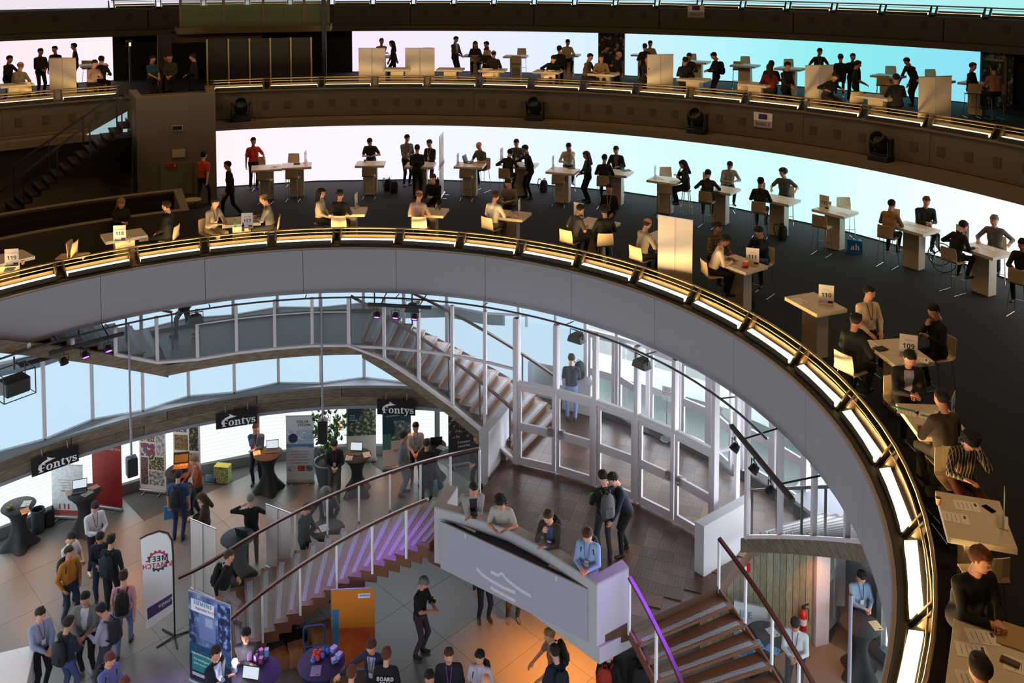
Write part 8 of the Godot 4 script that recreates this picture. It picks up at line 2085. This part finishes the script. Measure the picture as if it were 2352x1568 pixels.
func people_hall() -> void:
	person("young man in a white T-shirt left in the hall", Vector3(-4.28, -7.2, -8.1), 70, "phone", "c6c8ce", "2a3a5c", "sb", "a", 1.78, {"short": true})
	person("young man in a mustard hoodie with a rucksack", Vector3(-4.19, -7.2, -7.5), 60, "pocket", "a86a1e", "232c42", "sb", "b", 1.76, {"pack": ["1c1a19", "black rucksack on the mustard hoodie"]})
	person("man in a white shirt looking at his phone beside the standing tables", Vector3(-3.9, -7.2, -9.1), 45, "phone", "c9c8d0", "1a1e2a", "sb", "a", 1.88, {"lan": "6a3a4a", "shoe": "c8c8c8"})
	person("young man in navy reading a leaflet in the left group", Vector3(-3.58, -7.2, -7.93), 20, "phone", "1f2235", "26324c", "sk", "b", 1.78, {"lan": "5a3050"})
	person("young man in dark green with a rucksack in the left group", Vector3(-3.31, -7.2, -7.55), 175, "stand", "17231f", "121216", "sk", "a", 1.82, {"pack": ["1c222c", "navy rucksack on the dark green sweater"]})
	person("man in a pink T-shirt with a black rucksack", Vector3(-2.87, -7.2, -6.21), -165, "walk", "c08a98", "56688c", "sb", "a", 1.76, {"short": true, "pack": ["17171a", "black rucksack on the pink T-shirt"]})
	person("bearded man in a grey blazer facing the view", Vector3(-3.53, -7.2, -5.71), 4, "hold", "6f6a6e", "15141a", "sk", "b", 1.84, {"shirt": "b8b4c4", "wide": 1.16, "shoe": "6a6a6c"})
	person("man in a pale blue blazer with a badge", Vector3(-4.38, -7.2, -5.48), 55, "hold", "8a94b4", "17171f", "sb", "a", 1.82, {"lan": "6a3050", "coat": true})
	person("man in a navy sweater with a rucksack in the front group", Vector3(-3.78, -7.2, -4.99), 160, "hold", "1c2136", "3f4a7a", "sb", "b", 1.8, {"pack": ["1b1d26", "dark rucksack on the navy sweater"]})
	person("young man in a grey sweater with a rucksack drinking", Vector3(-3.09, -7.2, -5.29), -95, "phone", "9a96ac", "3a3648", "sk", "b", 1.76, {"pack": ["1d1c22", "black rucksack on the grey sweater"]})
	person("young man with glasses in a lilac-blue shirt", Vector3(-2.84, -7.2, -3.84), 60, "hold", "5a6298", "2a2a3a", "sr", "a", 1.76, {"pack": ["17181f", "black rucksack on the lilac-blue shirt"]})
	person("reddish-haired visitor at the lower edge of the left group", Vector3(-2.48, -7.2, -3.17), 60, "stand", "4a3a4a", "23222a", "sr", "a", 1.7)
	person("man in a blue checked shirt with a rucksack at the sample table", Vector3(-2.01, -7.2, -9.89), 182, "stand", "2f4f7cx203a60", "25355a", "sb", "a", 1.84, {"short": true, "wide": 1.1, "pack": ["1b1e22", "black rucksack on the blue checked shirt"]})
	person("man in a rust sweater demonstrating samples", Vector3(-1.58, -7.2, -10.62), -50, "crossed_legs", "8a4320", "1d2433", "sy", "a", 1.82, {"lan": "d8d4d0"})
	person("woman in a dark floral blouse with long hair", Vector3(-1.3, -7.2, -8.96), -80, "phone", "1c1616n6a5048", "131216", "ln", "a", 1.68)
	person("grey-haired man in a black sweater reaching to the table", pol(8.3, -1.2, -7.2), -160, "headhand", "121216", "14141c", "pg", "a", 1.8)
	person("man in a blue sweater with a hand at his mouth", Vector3(-0.03, -7.2, -11.91), 5, "chin", "34527a", "1c2434", "sn", "a", 1.82, {"lan": "c8c8cc"})
	person("man in a black sweater reading beside the plant", Vector3(2.07, -7.2, -10.43), 10, "phone", "171a22", "4a463e", "sb", "a", 1.82, {"lan": "6a2a4a"})
	person("man in a light grey suit at the standing table", Vector3(3.96, -7.2, -10.2), 85, "pocket", "74777e", "6f7680", "sb", "b", 1.82, {"coat": true, "shoe": "5a2a1c"})
	person("man in a white shirt explaining at the standing table", Vector3(4.42, -7.2, -10.7), 5, "hold", "c6b8b0", "191a20", "sk", "a", 1.8, {"lan": "4a3a5a"})
	person("visitor in a dark green coat before the standing table", Vector3(4.55, -7.2, -9.72), 178, "hold", "1d1f17", "141517", "sn", "a", 1.74, {"coat": true})
	person("man in a dark jacket half hidden by the plastered end wall", Vector3(6.02, -7.2, -9.65), -30, "hold", "26292e", "23262c", "sr", "a", 1.78)
	person("man in a grey hat and black jacket behind the stairs", pol(8.45, 11.4, -7.2), 5, "reach", "15171d", "23252c", "hg", "a", 1.78, {"lan": "b8b8c4", "shirt": "8f8a94"})
	person("man in a navy jacket reading a newspaper behind the stairs", pol(7.75, 8.0, -7.2), 70, "phone", "1d2638", "333b4c", "sn", "a", 1.78)
	person("man in a black jacket with a rucksack climbing the stairs", Vector3(-0.73, -7.03, -6.05), 85, "climb", "121217", "8f8a8c", "sn", "a", 1.8, {"pack": ["17171c", "black rucksack on the man climbing the stairs"]})
	person("man in a navy sweater with folded arms at the blue banner", Vector3(-0.86, -7.2, -3.37), 60, "cross", "161a2e", "17181f", "sb", "a", 1.8, {"shirt": "a8b0d8"})
	person("smiling man in a grey sweater with folded arms under the stairs", Vector3(-0.27, -7.2, -3.75), 8, "cross", "3a3840", "1c1c22", "sk", "b", 1.76)
	person("man in a navy suit reaching over the purple table", Vector3(2.15, -7.2, -2.73), -15, "reach", "20233f", "1c1e30", "sn", "a", 1.84, {"shirt": "9fa0b4", "lan": "4a3a6a", "1": Vector3(-0.62, 1.1, 0.3), "abs": true})
	var bo := person("man in a black pullover printed BOARD 2019", Vector3(2.34, -7.2, -2.35), 178, "stand", "101014", "15151a", "sr", "a", 1.78)
	for q in [["BOARD", 1.30], ["2019", 1.20]]: part("print", text_mesh(q[0], 0.1, "Droid Sans", 700, 0.02), hexm("c8c6d2"), bo, Transform3D(Basis(Vector3.UP, PI), Vector3(0, q[1], -0.128)))
	person("reddish-haired visitor seen from behind at the purple table", Vector3(1.64, -7.2, -2.11), 170, "stand", "231f2c", "1a1a20", "sr", "a", 1.76)
	person("grey-haired man in black holding a camera", Vector3(3.36, -7.2, -4.24), 65, "phone", "17161a", "4a3a4c", "sg", "a", 1.8, {"short": true})
	person("legs in jeans of a man hidden by the lilac screen", Vector3(4.95, -7.2, -4.83), 20, "stand", "2a2c3a", "1c2134", "sb", "a", 1.72, {"shoe": "4a2a1c"})
	person("man in brown trousers hidden by the lilac screen", Vector3(5.58, -7.2, -4.64), 10, "stand", "3a3430", "4a3326", "sb", "a", 1.72, {"shoe": "6a6468"})
	person("man in a navy jacket with a badge in the front row", Vector3(3.52, -7.2, -2.05), 5, "stand", "1a1a26", "1c1c24", "sn", "a", 1.8, {"lan": "8a4a9a", "wide": 1.1, "coat": true})
	person("young man in a white polo with a rucksack in the front row", Vector3(4.1, -7.2, -1.85), -15, "stand", "c4bcd0", "23232c", "sk", "a", 1.78, {"short": true, "lan": "c0b0d0", "pack": ["1a1a20", "black rucksack on the white polo"]})
	person("dark-haired visitor at the lower edge beside the navy jacket", Vector3(3.05, -7.2, -1.66), 20, "stand", "1a1a24", "1c1c22", "sk", "b", 1.76)
	person("bald man at the lower edge under the white polo", Vector3(4.06, -7.2, -1.29), 20, "stand", "5a4a6a", "23222a", "-", "a", 1.74)
	person("young man in a floral shirt with a rucksack under the warm spot", Vector3(5.66, -7.2, -2), -70, "lead", "a8806an6a4c40", "2a2a30", "sy", "a", 1.78, {"short": true, "pack": ["1c1614", "black rucksack on the floral shirt"]})
	person("man in a navy jacket with his back turned under the warm spot", Vector3(5.54, -7.2, -1.49), -150, "hold", "191d30", "1a1c26", "sb", "a", 1.78, {"pack": ["191a26", "dark rucksack on the navy jacket under the warm spot"]})
	person("visitor with a red rucksack beside the right stairs", Vector3(6.56, -7.2, -1.29), 150, "stand", "17130f", "1c1a1c", "sn", "a", 1.74, {"pack": ["a02a1c", "red rucksack under the right corner of the parapet"]})
	person("man in dark grey under the right corner of the parapet", Vector3(6.97, -7.2, -1.44), 20, "stand", "2c2a2c", "1f2024", "sk", "b", 1.82)
	person("visitor in black with a rucksack under the right stairs", Vector3(7.19, -7.2, -1.1), 160, "stand", "1a1818", "55565c", "sk", "b", 1.76, {"pack": ["141416", "black rucksack under the right stairs"]})
	person("man in a white shirt reading at the table by the concrete wall", Vector3(10.51, -7.2, -0.9), -25, "phone", "c4c6cc", "1d2230", "sb", "b", 1.82, {"lan": "4a4a5a", "wide": 1.1})
	person("man in a denim shirt with a badge looking at his phone", Vector3(12.67, -7.2, -1.72), 5, "phone", "7d9ab4", "1a1d28", "sb", "a", 1.84, {"lan": "4a3a6a", "shoe": "3a2420"})

func held_things() -> void:
	# small things in hands
	var o := thing("camera_body", "black camera in the hands of the grey-haired man", "camera", Vector3(3.6, -6.03, -4.27), img(65))
	part("body", MB.new().bbox(Vector3.ZERO, Vector3(0.14, 0.1, 0.06), 0.012), mat("truss black", Color.BLACK), o)
	part("lens", MB.new().put(MB.new().lathe([Vector2(0, 0), Vector2(0.036, 0), Vector2(0.038, 0.09), Vector2(0, 0.09)], 16), Transform3D(Basis(Vector3.RIGHT, PI / 2), Vector3(0, 0, 0.02))), mat("truss black", Color.BLACK), o)
	solo("shopping_bag", MB.new().hexa([Vector3(-0.13, 0, -0.04), Vector3(0.13, 0, -0.04), Vector3(0.13, 0, 0.04), Vector3(-0.13, 0, 0.04), Vector3(-0.12, 0.34, -0.02), Vector3(0.12, 0.34, -0.02), Vector3(0.12, 0.34, 0.02), Vector3(-0.12, 0.34, 0.02)]), hexm("3a8fc4", 0.4), "light blue paper bag held by the man in the blue checked shirt", "bag", "", at_t(Vector3(-2.27, -6.76, -10.17), 0.2))
	solo("shopping_bag", MB.new().hexa([Vector3(-0.13, 0, -0.04), Vector3(0.13, 0, -0.04), Vector3(0.13, 0, 0.04), Vector3(-0.13, 0, 0.04), Vector3(-0.12, 0.3, -0.02), Vector3(0.12, 0.3, -0.02), Vector3(0.12, 0.3, 0.02), Vector3(-0.12, 0.3, 0.02)]), hexm("58a0b8", 0.4), "light blue carrier bag beside the dark green coat", "bag", "", at_t(Vector3(4.82, -7.2, -10.1), 0.3))
	solo("leaflet", MB.new().box(Vector3.ZERO, Vector3(0.2, 0.28, 0.01), Basis(Vector3.RIGHT, -0.7)), hexm("4a8a4a", 0.6), "green leaflet in the hands of the man near the doors", "leaflet", "", at_t(Vector3(6.64, -3.06, -2.36), img(195)))

# ---------------------------------------------------------------- everything in order
func _ready() -> void:
	rng.seed = 7
	var cam := Camera3D.new()
	cam.name = "camera"
	cam.projection = Camera3D.PROJECTION_FRUSTUM
	cam.near = 0.1; cam.far = 300.0
	cam.size = 0.1 * 1568.0 / FL
	cam.frustum_offset = Vector2(0, -0.1 * (784.0 - 17.59) / FL)
	add_child(cam)
	cam.position = CAM
	cam.rotation = Vector3(-PITCH, -YAW, 0)
	cam.current = true
	var env := Environment.new()
	env.background_mode = Environment.BG_SKY
	var sky := ProceduralSkyMaterial.new()
	sky.sky_top_color = Color(0.86, 0.91, 0.96); sky.sky_horizon_color = Color(0.93, 0.95, 0.97)
	sky.ground_bottom_color = Color(0.4, 0.4, 0.38); sky.ground_horizon_color = Color(0.85, 0.86, 0.86)
	sky.sky_energy_multiplier = 5.0; sky.ground_energy_multiplier = 3.0
	env.sky = Sky.new(); env.sky.sky_material = sky
	env.tonemap_mode = Environment.TONE_MAPPER_LINEAR
	env.tonemap_exposure = 1.0
	env.sdfgi_enabled = true; env.ssao_enabled = true; env.ssil_enabled = true
	var we := WorldEnvironment.new()
	we.name = "environment"; we.environment = env
	add_child(we)
	setting_shell()
	setting_low()
	make_block()
	setting_landing()
	stairs()
	var cuts := [-4.0]
	for k in 9: cuts.append(6.9 + 11.5 * k)
	light_wall("long white light wall glowing behind the bar tables of the lower ring", 18.42, 0.03, 2.06, cuts, -4.0, 99.0, [[0.0, Color(1, 0.93, 0.94)], [0.12, Color(0.97, 0.94, 1.0)], [0.33, Color(0.9, 0.95, 1.0)], [0.47, Color(0.84, 0.97, 1.0)], [0.62, Color(0.8, 1.0, 0.99)], [0.72, Color(0.9, 1.0, 1.0)], [0.82, Color(0.98, 0.99, 1.0)], [1.0, Color(1, 1, 1)]], 1.08, 3.0)
	light_wall("pink-white light wall behind the stand left of the glass lift", 27.0, 2.93, 4.82, [-34.0, -23.0, -12.0], -34.0, -12.0, [[0.0, Color(1, 0.88, 0.92)], [1.0, Color(1, 0.92, 0.95)]], 1.06, 2.0)
	light_wall("lilac-white light wall of the upper ring beside the glass lift", 27.0, 2.93, 4.82, [9.4, 21.4, 33.3], 9.4, 33.3, [[0.0, Color(0.97, 0.9, 1.0)], [0.5, Color(0.92, 0.92, 1.0)], [1.0, Color(0.84, 0.93, 1.0)]], 1.05, 2.0)
	light_wall("turquoise light wall of the upper ring between two posters", 27.0, 2.93, 4.82, [35.8, 45.8, 55.8, 65.8], 35.8, 65.8, [[0.0, Color(0.83, 0.95, 1.0)], [0.35, Color(0.70, 0.96, 0.99)], [0.65, Color(0.55, 0.93, 0.93)], [1.0, Color(0.55, 0.88, 0.97)]], 1.0, 2.0)
	light_wall("light wall of the third ring above the brown parapet", 34.0, 5.7, 7.9, [-40.0, -20.0, 0.0, 20.0, 40.0, 60.0, 80.0], -40.0, 80.0, [[0.0, Color(1, 0.88, 0.9)], [0.5, Color(0.85, 0.93, 1)], [1.0, Color(0.6, 0.95, 0.92)]], 1.0, 0.0)
	railing(9.5, 0.6, -67.35, 10.0, 24, "steel guard rail curving round the atrium on wedge brackets", "lower ring", 4.2)
	railing(18.72, 3.47, -4.3, 5.86, 17, "steel guard rail of the upper ring right of the pillar box", "upper ring", 1.2)
	railing(18.72, 3.47, -30.7, 5.86, 3, "short steel guard rail of the upper ring left of the pillar box", "upper ring by the stairs", 1.2)
	railing(27.1, 6.05, -12.0, 3.9, 24, "steel guard rail of the third ring along the top", "third ring", 0.0)
	hall_lamps()
	house_lamps()
	moving_heads()
	ring_tables()
	ring_props()
	upper_ring()
	hall_stands()
	people_lower_ring()
	people_upper_ring()
	people_landing()
	people_hall()
	held_things()
